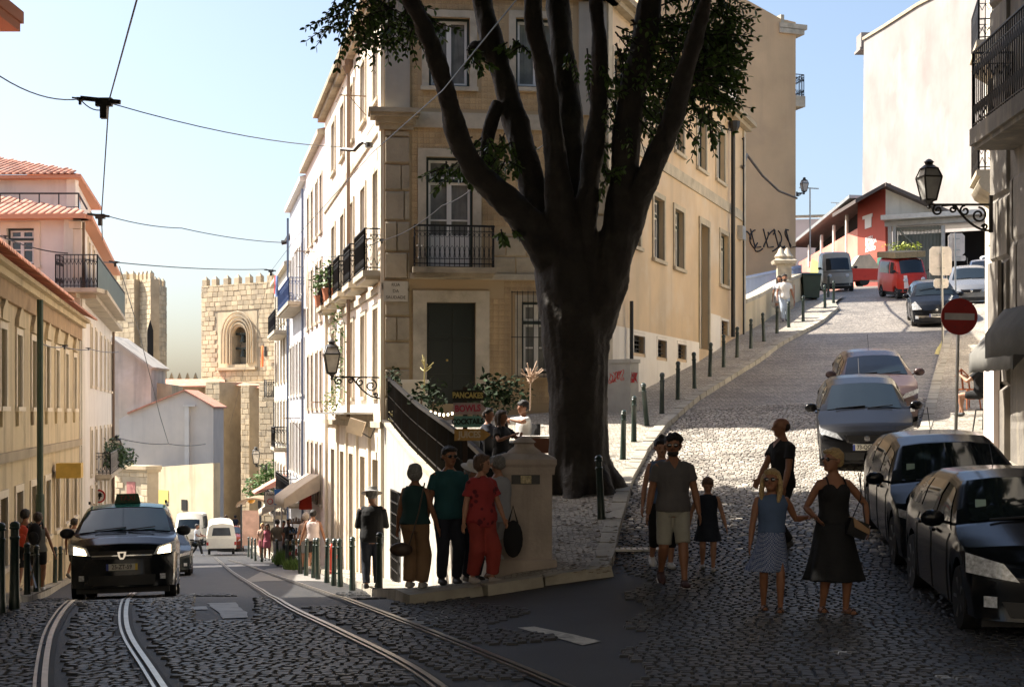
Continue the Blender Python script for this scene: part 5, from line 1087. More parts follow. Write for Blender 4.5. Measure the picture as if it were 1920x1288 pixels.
# houses behind the camera that close the street
bk = thing('house_behind_viewer', 'tall house standing behind the viewpoint', 'building', (0, -14, 0)); mb = MB(); mb.box((-16, -16, -3), (9, -9, 13)); mb.build('wall', m_cream, bk, world=True)
# ---- cafe awnings on the right
def awning(name, label, p0, p1, out, drop, val, m, group=None):
    """canopy from wall line p0-p1 (world), projecting by vector out, falling by drop, with a valance val deep"""
    t = thing(name, label, 'awning', p0, group=group); p0, p1, out = Vector(p0), Vector(p1), Vector(out); d = Vector((0, 0, -drop)); v = Vector((0, 0, -val)); n = 14; P = np.zeros((n+1, 7, 3))
    for i in range(n+1):
        a = p0.lerp(p1, i/n); 
        for j in range(7):
            k = j/5; q = a+(out+d)*min(k, 1)+Vector((0, 0, .03*math.sin(math.pi*min(k, 1))+.005*math.sin(i*2.3+j))); q += v*(max(0, k-1)*5) ; q += Vector((0, 0, (.015 if i % 2 else 0)*(j == 6))); P[i, j] = q-Vector(t.location)
    o = grid_mesh('canopy', P, m, t); s_ = o.modifiers.new('s', 'SOLIDIFY'); s_.thickness = .02
    for a in (p0, p1):
        mb = MB(); q = a+out+d; mb.add([a-p0, q-p0, q+v-p0, a+v*1.0-p0+Vector((0, 0, -drop*.3))], [(0, 1, 2, 3)]); o = mb.build('side_cheek', m, t); s_ = o.modifiers.new('s', 'SOLIDIFY'); s_.thickness = .02
        mb = MB(); mb.tube([a-p0+Vector((0, 0, -.5)), (a-p0).lerp(q-p0, .95)], .018, 6); mb.build('arm', m_black, t)
    return t
fN = fd.n
aw0 = W(1884, 580, 22.2); awning('cafe_awning', 'grey canvas cafe awning nearer of the two on the dark building', aw0+Vector((.0, -3.4, 0)), aw0, W(1849, 626, 22.0)-aw0, .0, .38, m_greycanvas)
aw0 = W(1866, 612, 25.8); awning('cafe_awning', 'smaller grey awning hanging behind and below the front cafe awning', aw0+Vector((.0, -2.2, 0)), aw0, W(1818, 664, 25.6)-aw0, .0, .34, m_greycanvas)
# ================================================================== street furniture
def bollard(p, lean=0., h=.95, lab=None, grp=None, mats=m_iron):
    t = thing('bollard', lab, 'bollard', p, (random.gauss(0, .012), lean, 0), grp)
    prof = [(.06, -.1), (.06, .0), (.055, .04), (.05, .3), (.046, h-.22), (.055, h-.2), (.055, h-.18), (.044, h-.17), (.044, h-.09), (.056, h-.08), (.058, h-.07), (.05, h-.055), (.055, h-.03), (.035, h), (.0, h+.012)]
    k = '_bol'+mats.name
    if k in UM: o = UM[k].copy(); COL.objects.link(o); o.parent = t
    else: mb = MB(); mb.lathe([(r*1.12, z) for r, z in prof], n=12); o = mb.build('post', mats, t, smooth=True); UM[k] = o
    return t
bp = [(1168, 861), (1188.5, 828), (1213, 798), (1241, 775), (1271, 749), (1302.5, 728), (1331, 706), (1357, 688), (1382, 670), (1408, 653), (1432.5, 640), (1457, 625), (1479, 614), (1506, 602), (1547, 578), (1563, 569), (1553, 557)]
hint = ['nearest the tree in bright sun', 'in bright sun, second from the tree', 'leaning slightly at the edge of the sun', 'just right of the electric cabinet in shade', 'fifth up the hill kerb', 'sixth up, before the basement windows end', 'seventh up, in front of the side door foot', 'eighth up the kerb in shade', 'just past the side door', 'by the white drainpipe foot', 'at the end of the tiled wall', 'beside the low garden wall', 'in front of the man in white', 'right of the man in white below the bin', 'in sun near the wheelie bin', 'at the sunny kerb corner by the museum', 'behind the corner one, in museum shade']
for (x, y), h_ in zip(bp, hint): p = gp(x, y, 'R', .12); bollard(p, (-.09 if x == 1213 else random.gauss(0, .015)), lab='dark green bollard '+h_, grp='bollards along the hill kerb')
p = gp(1128, 972, 'R', .12); bollard(p, -.05, lab='dark bollard standing in tree shade right of the trunk', grp='bollards along the hill kerb')
lp = [(711, 1105, 'dark bollard at the leg of the man in the sun hat'), (661, 1097, 'single dark bollard left of the man in the sun hat'), (638, 1091, 'right bollard of the joined pair near the red hydrant'), (626, 1089, 'left bollard of the joined pair near the red hydrant'), (613, 1084, 'green bollard beside the red hydrant'), (596, 1078, 'green bollard in sun behind the couple'), (588, 1076, 'green bollard by the curb weeds, right'), (574, 1072, 'green bollard above the grass tuft, fourth'), (563, 1069, 'green bollard just right of the grass tuft'), (551, 1063, 'green bollard left of the grass tuft'), (538, 1062, 'green bollard by the weeds near the small crowd'), (521, 1056, 'green bollard before the person in grey'), (491, 1049, 'short dark bollard at the pink dress'), (479, 1047, 'short dark bollard left of the pink dress'), (472, 1043, 'farthest green bollard by the shelter'), (466, 1040, 'last thin bollard by the shelter edge')]
for x, y, l_ in lp: p = gp(x, y, 'L', .12); bollard(p, random.gauss(0, .02), lab=l_, grp='bollards along the sunny pavement')
for x, y, l_ in ((27, 1125, 'dark bollard nearest at the lower left kerb'), (51, 1115, 'left bollard of the crossed pair by the backpackers'), (68, 1111, 'right bollard of the crossed pair by the backpackers'), (103, 1093, 'left bollard of the pair before the taxi'), (113, 1089, 'right bollard of the pair nearest the taxi'), (0, 1133, 'bollard cut off by the left picture edge')):
    p = gp(x, y, 'L', .12); bollard(p, h=.84, lab=l_, grp='bollards along the left pavement')
def sign_pole(name, label, base, h, r, m, cat='sign', lean=0): t = thing(name, label, cat, base, (0, lean, 0)); mb = MB(); mb.tube([(0, 0, -.2), (0, 0, h)], r, 8); mb.build('pole', m, t, smooth=True); return t
# no entry sign
Yn = 23.5; b_ = gnd(W(1790, 0, Yn).x, Yn, 'R', .0); cz = (HZ-594)/F*Yn-b_.z
t = sign_pole('no_entry_sign', 'round red no entry sign with white bar on a leaning pole above the dark cars', b_, cz+.28, .028, m_metal, lean=.022)
m_sred = mat('sign_red', (.42, .025, .02), .45, n=(5, .15), stain=(3, .3, (.30, .03, .02))); m_swh = mat('sign_white', (.62, .58, .55), .5, n=(6, .15), stain=(5, .3, (.4, .38, .35)))
MY = Matrix.Rotation(R(90), 4, 'X')
mb = MB(); mb.lathe([(.30, -.004), (.30, .012), (0, .0121)], (0, -.045, cz), 40, M=MY); mb.build('disc', m_sred, t); mb = MB(); mb.box((-.245, -.062, cz-.055), (.245, -.058, cz+.055)); mb.build('white_bar', m_swh, t)
mb = MB(); mb.lathe([(.303, -.010), (.303, .0), (.285, -.001), (.285, -.010)], (0, -.045, cz), 40, M=MY); mb.build('rim', m_swh, t); mb = MB(); 
for sx in (-.07, .09):
    for sz in (-.17, .19): mb.lathe([(.008, 0), (.008, .006), (0, .0061)], (sx, -.058, cz+sz), 8, M=MY)
mb.build('bolt', m_black, t)
# sign backs further up
for (x, yb, Y, rects, l_) in ((1768, 640, 33, ((1744, 1786, 462, 516, 0), (1752, 1780, 522, 540, .0)), 'grey back of a large road sign on a post, left of the pair'), (1793, 600, 36, ((1779, 1810, 437, 479, 0), (1780, 1812, 479, 489, 0)), 'tall narrow sign back on a post, right of the pair')):
    b_ = gp(x, yb, 'R', .12); Y = min(Y, b_.y) if False else b_.y; t = thing('road_sign', l_, 'sign', b_); mb = MB(); top = (HZ-rects[0][2])/F*Y-b_.z; mb.tube([(0, 0, -.1), (-.03*(Y/30), 0, top)], .035, 8); mb.build('pole', m_metal, t, smooth=True)
    for (x0, x1, y0, y1, _) in rects:
        mb = MB(); X0, X1 = ((x0-CX)/F*Y-b_.x), ((x1-CX)/F*Y-b_.x); z0, z1 = (HZ-y1)/F*Y-b_.z, (HZ-y0)/F*Y-b_.z; c = min(.1, (z1-z0)*.2)
        mb.prism([(X0+c, .06, z0), (X1-c, .06, z0), (X1, .06, z0+c), (X1, .06, z1-c), (X1-c, .06, z1), (X0+c, .06, z1), (X0, .06, z1-c), (X0, .06, z0+c)], (0, .02, 0)); mb.build('sign_back', m_swh, t)
        mb = MB(); 
        for zz in (z0+(z1-z0)*.25, z0+(z1-z0)*.75): mb.box(((X0+X1)/2-.12, .045, zz-.02), ((X0+X1)/2+.12, .06, zz+.02))
        mb.build('clamp', m_metal, t)
# iron wall lanterns
def lantern(label, base, arm, hL, m_gl, m_fr):
    """base: wall point of the bracket (world); arm: vector to the lamp axis; hL: lantern height"""
    t = thing('wall_lantern', label, 'lamp', base); a = Vector(arm); Lx = a.length; d = a.normalized(); s = Lx
    P = lambda u, z: d*u+Vector((0, 0, z)); mb = MB(); mb.bar(P(0, 0), P(s, 0), .05, .035); mb.bar(P(0, .15*s), P(0, -.45*s), .06); mb.build('bracket_arm', m_fr, t)
    mb = MB()
    def scroll(cx, cz, r, t0, t1, turns=1.3, th=.02, rev=1): mb.tube([P(cx+rev*r*(1-k*.75)*math.cos(t0+(t1-t0)*k), cz+r*(1-k*.75)*math.sin(t0+(t1-t0)*k)) for k in np.linspace(0, 1, 22)], th, 6)
    mb.tube([P(.03+s*.55*k, -.42*s*math.cos(k*math.pi/2)**.8) for k in np.linspace(0, 1, 12)]+[P(s*.8, -.02)], .022, 6)
    scroll(s*.20, -.17*s, .13*s, 1.57, 10.5); scroll(s*.42, -.1*s, .085*s, 1.57, 9.5, rev=-1); scroll(s*.62, -.075*s, .06*s, 1.57, 9.5); scroll(s*.86, -.09*s, .09*s, 1.57, 10, rev=-1); scroll(s*.1, -.36*s, .05*s, 0, 8)
    mb.build('scrollwork', m_fr, t)
    c = d*s; h = hL; up = .12*h; fr = MB(); gl = MB()
    def ring(z, r): return [c+Vector((r*math.cos(k*math.pi/2+math.pi/4+.2), r*math.sin(k*math.pi/2+math.pi/4+.2), z)) for k in range(4)]
    Z = [.10*h, .62*h, .82*h]; RR = [.17*h, .30*h, .20*h]; rg = [ring(z, r) for z, r in zip(Z, RR)]
    for a_, b_ in zip(rg, rg[1:]):
        for k in range(4): fr.bar(a_[k], b_[k], .028*h+.004); gl.add([a_[k], a_[(k+1) % 4], b_[(k+1) % 4], b_[k]], [(0, 1, 2, 3)])
    for a_ in rg:
        for k in range(4): fr.bar(a_[k], a_[(k+1) % 4], .035*h)
    fr.lathe([(.02*h, -.1*h), (.05*h, -.06*h), (.03*h, 0), (.1*h, .06*h), (.16*h, .1*h)], c, 8); fr.build('lantern_frame', m_fr, t)
    gl.build('lantern_glass', m_gl, t)
    mb = MB(); mb.lathe([(.22*h, .82*h), (.12*h, .90*h), (.08*h, .91*h), (.10*h, .96*h), (.12*h, .97*h), (.05*h, 1.03*h), (0, 1.05*h)], c, 10); mb.build('lantern_cap', m_fr, t, smooth=True)
    mb = MB(); mb.lathe([(.03*h, .3*h), (.05*h, .4*h), (.05*h, .6*h), (.02*h, .7*h)], c, 8); mb.build('bulb', m_swh, t)
    return t
m_lg = mat('old_lantern_glass', (.62, .55, .45), .25, n=(5, .3)); m_lgw = mat('frosted_lantern_glass', (.42, .41, .38), .2, n=(5, .2), spec=.8)
m_orn = mat('dark_bronze_iron', (.02, .017, .013), .45)
p = W(1858, 384, 26.0); lantern('black iron lantern on a scrolled bracket against the bleached gable at right', p, (W(1742, 384, 26.0)-p), .80, m_lgw, m_orn)
p = W(714, 708, 34.2); q = W(622, 706, 34.2); lantern('bronze lantern on a scrolled bracket at the sunlit corner above the tourists', p, q-p, .86, m_lg, m_orn)
p = W(1494, 362, 66); lantern('small lantern on the right edge of the tan gable', p, Vector((.35, 0, 0)), .7, m_lgw, m_orn)
p = W(206, 858, 62); lantern('small lantern on the white balcony house above the round sign', p, Vector((.35, -.2, 0)), .95, m_lg, m_orn)
p = W(500, 872, 80); lantern('distant lantern against the cathedral wall', p, Vector((-.6, 0, 0)), 1.0, m_lg, m_orn)
# catenary pole and overhead wires
b_ = gp(80, 1075, 'L', .12); b_ = gnd(-10.95, 33, 'L', .1); t = sign_pole('catenary_pole', 'tall dark green steel pole in front of the yellow building', b_, (HZ-562)/F*33-b_.z, .075, mat('green_pole_paint', (.05, .085, .055), .5, n=(2, .25), stain=(3, .5, (.10, .10, .08))), 'pole'); mb = MB(); mb.lathe([(.1, 0), (.1, 2.1), (.09, 2.2), (.078, 2.21)], n=10); mb.build('sleeve', MATS['green_pole_paint'], t)
def wire(label, pts, r=.014, sag=.0, name='overhead_wire', parts=()):
    A = [W(*p) for p in pts]; t = thing(name, label, 'wire', A[0]); C = []
    for a, c in zip(A, A[1:]): C += [a.lerp(c, k/10)-Vector((0, 0, sag*4*(k/10)*(1-k/10))) for k in range(10)]
    C.append(A[-1]); mb = MB(); mb.tube(C, r, 5); mb.build('cable', m_black, t, world=True)
    for (x, y, Y, s) in parts:
        mb = MB(); c = W(x, y, Y); mb.box(tuple(c-Vector((.06*s, .05, .03*s))), tuple(c+Vector((.06*s, .05, .03*s)))); mb.bar(c-Vector((.17*s, 0, -.03*s)), c+Vector((.12*s, 0, .0)), .03*s); mb.bar(c, c-Vector((.0, 0, .12*s)), .05*s); mb.build('insulator_clamp', m_black, t, world=True)
    return t
wire('contact wire dropping from the upper left sky past the pale house', [(262, -20, 17), (204, 190, 24), (190, 405, 30), (192, 450, 33)], .013, parts=((195, 192, 24, 2.3), (188, 406, 30, 1.6)))
wire('span wire crossing the sky from left edge to the corner building', [(-20, 130, 20), (150, 186, 24), (210, 195, 25), (640, 276, 36)], .011, .15, parts=((150, 186, 24, .8),))
wire('span wire from the pale house roof to the far balconies', [(170, 398, 44), (190, 402, 46), (340, 428, 55), (530, 455, 66)], .018, .1)
wire('low span wire from the balcony rail across the street', [(0, 443, 40), (128, 475, 46), (216, 492, 50), (500, 505, 70)], .02, .1, parts=((10, 443, 40, .7), (216, 492, 50, 1.3), (508, 508, 70, 2.0)))
wire('long diagonal contact wire running down beside the sunlit facade', [(985, -20, 14), (830, 170, 20), (700, 285, 27), (560, 440, 46), (507, 510, 70), (470, 650, 100), (430, 800, 130)], .009, .0)
wire('thin cable stretched from the tree to the facade balconies', [(1060, 240, 25), (930, 310, 27), (830, 385, 30), (712, 452, 33.5), (600, 482, 48), (555, 500, 60)], .012, .12, parts=((716, 450, 33.5, .7),))
wire('thin wire from the green pole to the white house', [(80, 645, 33), (120, 650, 38), (170, 655, 46), (222, 660, 60)], .014, .05, parts=((121, 648, 38, .8), (166, 653, 46, .6)))
wire('cable sagging in front of the white gable house', [(225, 822, 64), (316, 832, 75), (385, 832, 85)], .025, .1)
wire('thin cable hanging down from the sky to the boundary wall', [(224, 500, 60), (260, 620, 70), (300, 780, 90), (316, 832, 100)], .02)
# bracket arms of the wires on the facade
mb = MB(); a = W(640, 280, 36); b_ = W(692, 268, 35.3); t = thing('wire_anchor', 'curved iron wire anchor on the sunlit facade near the corner', 'bracket', a); mb.tube([a, W(665, 282, 35.6), W(674, 272, 35.5), W(682, 266, 35.4), W(690, 272, 35.3)], .05, 6); mb.lathe([(.1, 0), (.1, .12)], tuple(b_-Vector((0, 0, .12))), 8); mb.build('anchor', m_orn, t, world=True, smooth=True)
mb = MB(); a = W(528, 455, 66); t = thing('wire_anchor', 'curved iron wire anchor on the far balcony front', 'bracket', a); mb.tube([a, W(536, 454, 66), W(542, 443, 66), W(551, 440, 66)], .12, 6); mb.build('anchor', m_orn, t, world=True)
# drying rack, no trucks sign, traffic signs
t = sign_pole('round_road_sign', 'round white sign with red ring and crossed pictogram behind the taxi roof', gp(186, 1062, 'L', .12), 1, .04, m_metal); bz = t.location.z; Y = t.location.y; cz = (HZ-930)/F*Y-bz
bpy.data.objects.remove(t.children[0]); mb = MB(); mb.tube([(0, 0, -.1), (0, 0, cz+.3)], .035, 8); mb.build('pole', m_metal, t); rad = 12.5/F*Y
mb = MB(); mb.lathe([(rad, -.01), (rad, .01), (0, .011)], (0, -.04, cz), 32, M=MY); mb.build('ring', m_sred, t); mb = MB(); mb.lathe([(rad*.76, 0), (rad*.76, .006), (0, .0061)], (0, -.055, cz), 32, M=MY); mb.build('face', m_swh, t)
mb = MB(); 
for (a, b) in (((-.5, -.15), (.45, .35)), ((-.35, .1), (.5, .05)), ((-.3, -.4), (-.1, .1)), ((.1, -.45), (.2, .1)), ((-.1, .25), (.3, .5)), ((-.5, -.3), (-.2, .2))): mb.bar((a[0]*rad, -.066, cz+a[1]*rad), (b[0]*rad, -.066, cz+b[1]*rad), .05)
mb.build('pictogram', m_black, t)
# ================================================================== the big tree
def remeshed(mb, voxel, name, m, parent=None, smooth=1, world=False, disp=None):
    """fuse everything in mb into ONE continuous surface"""
    me = bpy.data.meshes.new(name); me.from_pydata(mb.v, [], mb.f)
    bm = bmesh.new(); bm.from_mesh(me); bmesh.ops.recalc_face_normals(bm, faces=bm.faces); bm.to_mesh(me); bm.free()
    o = bpy.data.objects.new(name, me); r = o.modifiers.new('r', 'REMESH'); r.mode = 'VOXEL'; r.voxel_size = voxel
    if smooth: s = o.modifiers.new('s', 'SMOOTH'); s.iterations = smooth; s.factor = .5
    n = bake(o)
    n.name = name; n.materials.clear(); n.materials.append(m)
    if disp: 
        k = len(n.vertices); co_ = np.empty(k*3); n.vertices.foreach_get('co', co_); no = np.empty(k*3); n.vertex_normals.foreach_get('vector', no)
        n.vertices.foreach_set('co', disp(co_.reshape(-1, 3), no.reshape(-1, 3)).reshape(-1))
    n.polygons.foreach_set('use_smooth', [True]*len(n.polygons))
    o = link(bpy.data.objects.new(name, n)); attach(o, parent, world); return o
m_bark = mat('smooth_dark_bark', (.030, .024, .019), .75, n=(2.5, .45), stain=(1.6, .6, (.075, .065, .052)), b=(14, 1.))
TY = 24.3
def trunk_path(pts, dy0=0., dy1=0.):
    n = len(pts); out = []; kk = .95 if pts[0][2] > 160 else .84
    for i, (x, y, w_) in enumerate(pts): Y = TY+dy0+(dy1-dy0)*i/max(1, n-1); out.append((*W(x, y, Y), kk*w_/2/F*Y))
    C = curve_pts(out, 5); return [Vector(c[:3]) for c in C], [max(.02, float(c[3])) for c in C]
LIMBS = [([(1086, 965, 168), (1085, 940, 148), (1085, 880, 126), (1084, 800, 118), (1082, 700, 124), (1078, 620, 134), (1070, 540, 138), (1062, 470, 128), (1058, 410, 100)], 0, 0),
    ([(1040, 500, 90), (1000, 430, 74), (955, 382, 68), (900, 330, 56), (862, 265, 52), (838, 180, 46), (812, 90, 44), (778, 15, 40), (745, -60, 36), (700, -160, 30), (640, -270, 24), (560, -380, 16)], -.1, -3.5),
    ([(965, 400, 40), (925, 345, 34), (912, 290, 32), (918, 240, 32), (934, 190, 30)], .1, .3),
    ([(1050, 470, 80), (1012, 400, 72), (985, 300, 62), (962, 215, 58), (935, 120, 50), (912, 40, 46), (895, -50, 42), (860, -180, 34), (840, -330, 24)], .1, 1.2),
    ([(905, 105, 40), (893, 95, 34), (886, 80, 20)], .7, .7),
    ([(1060, 470, 80), (1052, 400, 72), (1040, 290, 52), (1024, 160, 44), (1004, 50, 42), (992, -60, 38), (960, -220, 30), (940, -360, 20)], -.3, -1.4),
    ([(1070, 470, 90), (1075, 400, 84), (1072, 300, 72), (1062, 180, 60), (1052, 80, 54), (1046, -60, 50), (1050, -220, 40), (1030, -420, 24)], .2, 1.0),
    ([(1088, 480, 70), (1100, 380, 52), (1112, 290, 46), (1122, 180, 40), (1124, 80, 34), (1120, -60, 32), (1150, -240, 24)], -.2, -.8),
    ([(1100, 640, 90), (1128, 580, 88), (1146, 510, 86), (1160, 440, 80), (1170, 340, 66), (1180, 210, 62), (1205, 90, 56), (1226, -40, 50), (1260, -190, 40), (1320, -330, 28)], .0, -1.0),
    ([(1158, 500, 60), (1178, 430, 62), (1208, 350, 58), (1246, 262, 50), (1276, 170, 44), (1302, 80, 38), (1324, 0, 32), (1370, -90, 26), (1450, -180, 20), (1560, -260, 14)], .0, -3.0)]
tree = thing('big_tree', 'massive dark tree with many upright limbs on the pavement before the corner building', 'tree', gp(1086, 940, 'R', .1))
mb = MB()
for pts, a, c in LIMBS: P_, r_ = trunk_path(pts, a, c); mb.tube(P_, r_, 14)
base = W(1086, 930, TY)
for k in range(7): a = k*.9; mb.tube([base+Vector((math.cos(a)*.3, math.sin(a)*.3, .5)), base+Vector((math.cos(a)*.75, math.sin(a)*.75, .0)), base+Vector((math.cos(a)*1.15, math.sin(a)*1.15, -.25))], [.26, .17, .07], 8)
for (x, y, dy) in ((892, 96, .7),): mb.tube([W(x, y-8, TY+dy), W(x, y+8, TY+dy)], .18, 8)
def barkd(co_, no):
    out = co_.copy()
    for i, c in enumerate(co_):
        v = Vector(c); d = noise.noise(v*2.1)*.04+noise.noise(Vector((v.x*8, v.y*8, v.z*1.4)))*.026+.012*noise.noise(v*15); out[i] += no[i]*d
    return out
remeshed(mb, .045, 'trunk', m_bark, tree, 2, True, barkd)
# twigs and leaves
LF = []; tw_ = MB()
def spray(x, y, dy, ang, n, L_, size=.11):
    """drooping twig with two ranks of leaves; ang in the picture plane"""
    p = W(x, y, TY+dy); d = Vector((math.cos(ang), random.uniform(-.4, .4), math.sin(ang))).normalized(); q = p; pts = [p]
    for k in range(n):
        d = (d+Vector((0, 0, -.03))+Vector((random.gauss(0, .05), random.gauss(0, .05), random.gauss(0, .05)))).normalized(); q = q+d*(L_/n); pts.append(q)
        for s in (-1, 1):
            sd = d.cross(Vector((0, -1, 0))).normalized()*s; y_ = (d*.5+sd*.6+Vector((0, random.uniform(-.5, .2), -.45))).normalized(); z_ = Vector((random.gauss(0, .4), -1 if random.random() < .5 else .2, .6)).normalized(); x_ = y_.cross(z_).normalized(); z_ = x_.cross(y_); s_ = size*random.uniform(.75, 1.2); LF.append(frame4(q, x_, y_, z_, s_, s_, s_))
    tw_.tube(pts, [.012*(1-k/(len(pts)+1))+.003 for k in range(len(pts))], 4)
random.seed(11)
for (x0, x1, y0, y1, n, ln) in ((630, 790, -30, 50, 70, .9), (690, 780, 20, 70, 14, .6), (1150, 1330, 30, 215, 200, 1.0), (1290, 1365, -20, 60, 45, .7), (1060, 1130, 90, 160, 9, .6), (1120, 1180, 150, 330, 16, .6), (880, 980, 250, 320, 34, .5), (820, 900, 300, 335, 16, .4), (870, 920, 90, 120, 8, .35), (950, 990, 70, 90, 6, .3), (930, 975, 425, 440, 5, .3), (1120, 1150, 270, 340, 10, .4), (1180, 1260, -20, 60, 26, .8), (1290, 1340, 60, 130, 22, .6)):
    for _ in range(n):
        x = random.uniform(x0, x1); y = random.uniform(y0, y1); spray(x, y, random.uniform(-1.0, .6), random.uniform(-2.9, -.2) if x < 1000 else random.uniform(-1.9, .5), 6, ln*random.uniform(.5, 1))
for k in range(16): spray(1318+random.uniform(-16, 14), 92+k*5, -.6, .18-.05*k, 9, .66, .12)
for k in range(9): spray(1305+random.uniform(-10, 10), 95+k*8, -.6, .15-.08*k, 9, .72, .12)
# crown above the frame, with extra leaf masses added to shade the crossing
CR = []
for (c, r, n) in (((-2.6, 22, 9.6), (3.4, 3.2, 2.2), 2600), ((1.0, 24.5, 11.2), (4.2, 4, 2.6), 3400), ((5.0, 22.5, 9.8), (3.6, 3.4, 2.2), 2600), ((1.4, 20.2, 9.6), (3.6, 3.0, 2.0), 2400), ((-4.8, 24.5, 11.0), (2.4, 2.8, 1.8), 1300), ((5.5, 26.6, 11.8), (3, 2.6, 2.0), 1500), ((-2.5, 26.5, 12.5), (3, 2.5, 2.), 1500), ((-6.2, 21.8, 9.8), (2.2, 2.6, 1.6), 1100), ((0, 22, 13), (4, 4, 2), 1500), ((2.0, 17.2, 8.6), (3.4, 2.2, 1.7), 1500), ((6.4, 18.6, 8.8), (2.6, 2.4, 1.6), 1200), ((-2.4, 17.4, 8.6), (2.8, 2.4, 1.6), 1200), ((-7.6, 26.2, 9.5), (2.8, 2.4, 1.4), 1500), ((-8.8, 23.2, 9.2), (2.6, 2.8, 1.6), 1500), ((-5.6, 18.6, 8.2), (3.2, 3.2, 1.6), 2400), ((-2.5, 15.6, 7.4), (3, 2.6, 1.5), 2000)):
    leaf_cloud(CR, c, r, int(n*1.9), .34)
def lit_zone(q):   # leaves removed here so sunlight reaches the hill paving; gap shaped for light
    k = (q[2][3]+.6)/sdir.z; x = q[0][3]-sdir.x*k; y = q[1][3]-sdir.y*k; e = .5*math.sin(x*1.7)+.35*math.sin(x*4.1+1)
    return -1.5 < x < 10 and 25.2+e-.12*x < y < 34 and not (x < .8 and y < 28.5)
CR = [q for q in CR if q[2][3] > .2905*q[1][3]+.12 and not (q[1][3] > 33) and not lit_zone(q)]
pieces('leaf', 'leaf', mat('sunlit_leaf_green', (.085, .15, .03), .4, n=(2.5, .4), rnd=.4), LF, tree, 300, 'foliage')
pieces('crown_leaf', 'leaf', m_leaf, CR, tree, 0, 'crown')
tw_.build('twigs', m_bark, tree, world=True, kind='stuff')

for nm, lb, c, x in (('unseen_shade_tree', 'unseen tree added at the left kerb beside the viewpoint, its crown shading the tracks', (-5.5, 11.5), [((-5.0, 12, 7.0), (4.2, 4.0, 1.9), 5200), ((-4, 3, 6.6), (5, 5, 1.6), 3600), ((-.5, 9, 6.6), (3.6, 4.2, 1.8), 4200)]), ('unseen_shade_tree', 'unseen tree right of the viewpoint, its crown spread over the parked cars for shade', (7.6, 8.5), [((5.2, 10.5, 6.6), (3.6, 3.8, 1.8), 4600), ((3.5, 2.5, 6.4), (4.5, 4.5, 1.6), 3400), ((3.5, 14.2, 7.3), (3.2, 2.4, 1.6), 2600)])):  # out-of-view trees added, crowns spread to darken the foreground
    t = thing(nm, lb, 'tree', gnd(c[0]+(-2.2 if c[0] < 0 else 0), c[1]-4, 'L')); L_ = []
    for a, b, n in x: leaf_cloud(L_, a, b, n, .34)
    L_ = [q for q in L_ if q[2][3] > .2905*q[1][3]+.25]
    pieces('crown_leaf', 'leaf', m_leaf, L_, t, 0, 'crown'); b0 = t.location; mb = MB(); mb.tube([b0, b0+Vector((0, .3, 3)), Vector(x[0][0])], [.3, .24, .12], 10); mb.tube([b0+Vector((0, .3, 3)), Vector(x[1][0])], [.2, .08], 8); mb.build('trunk', m_bark, t, world=True, smooth=True)
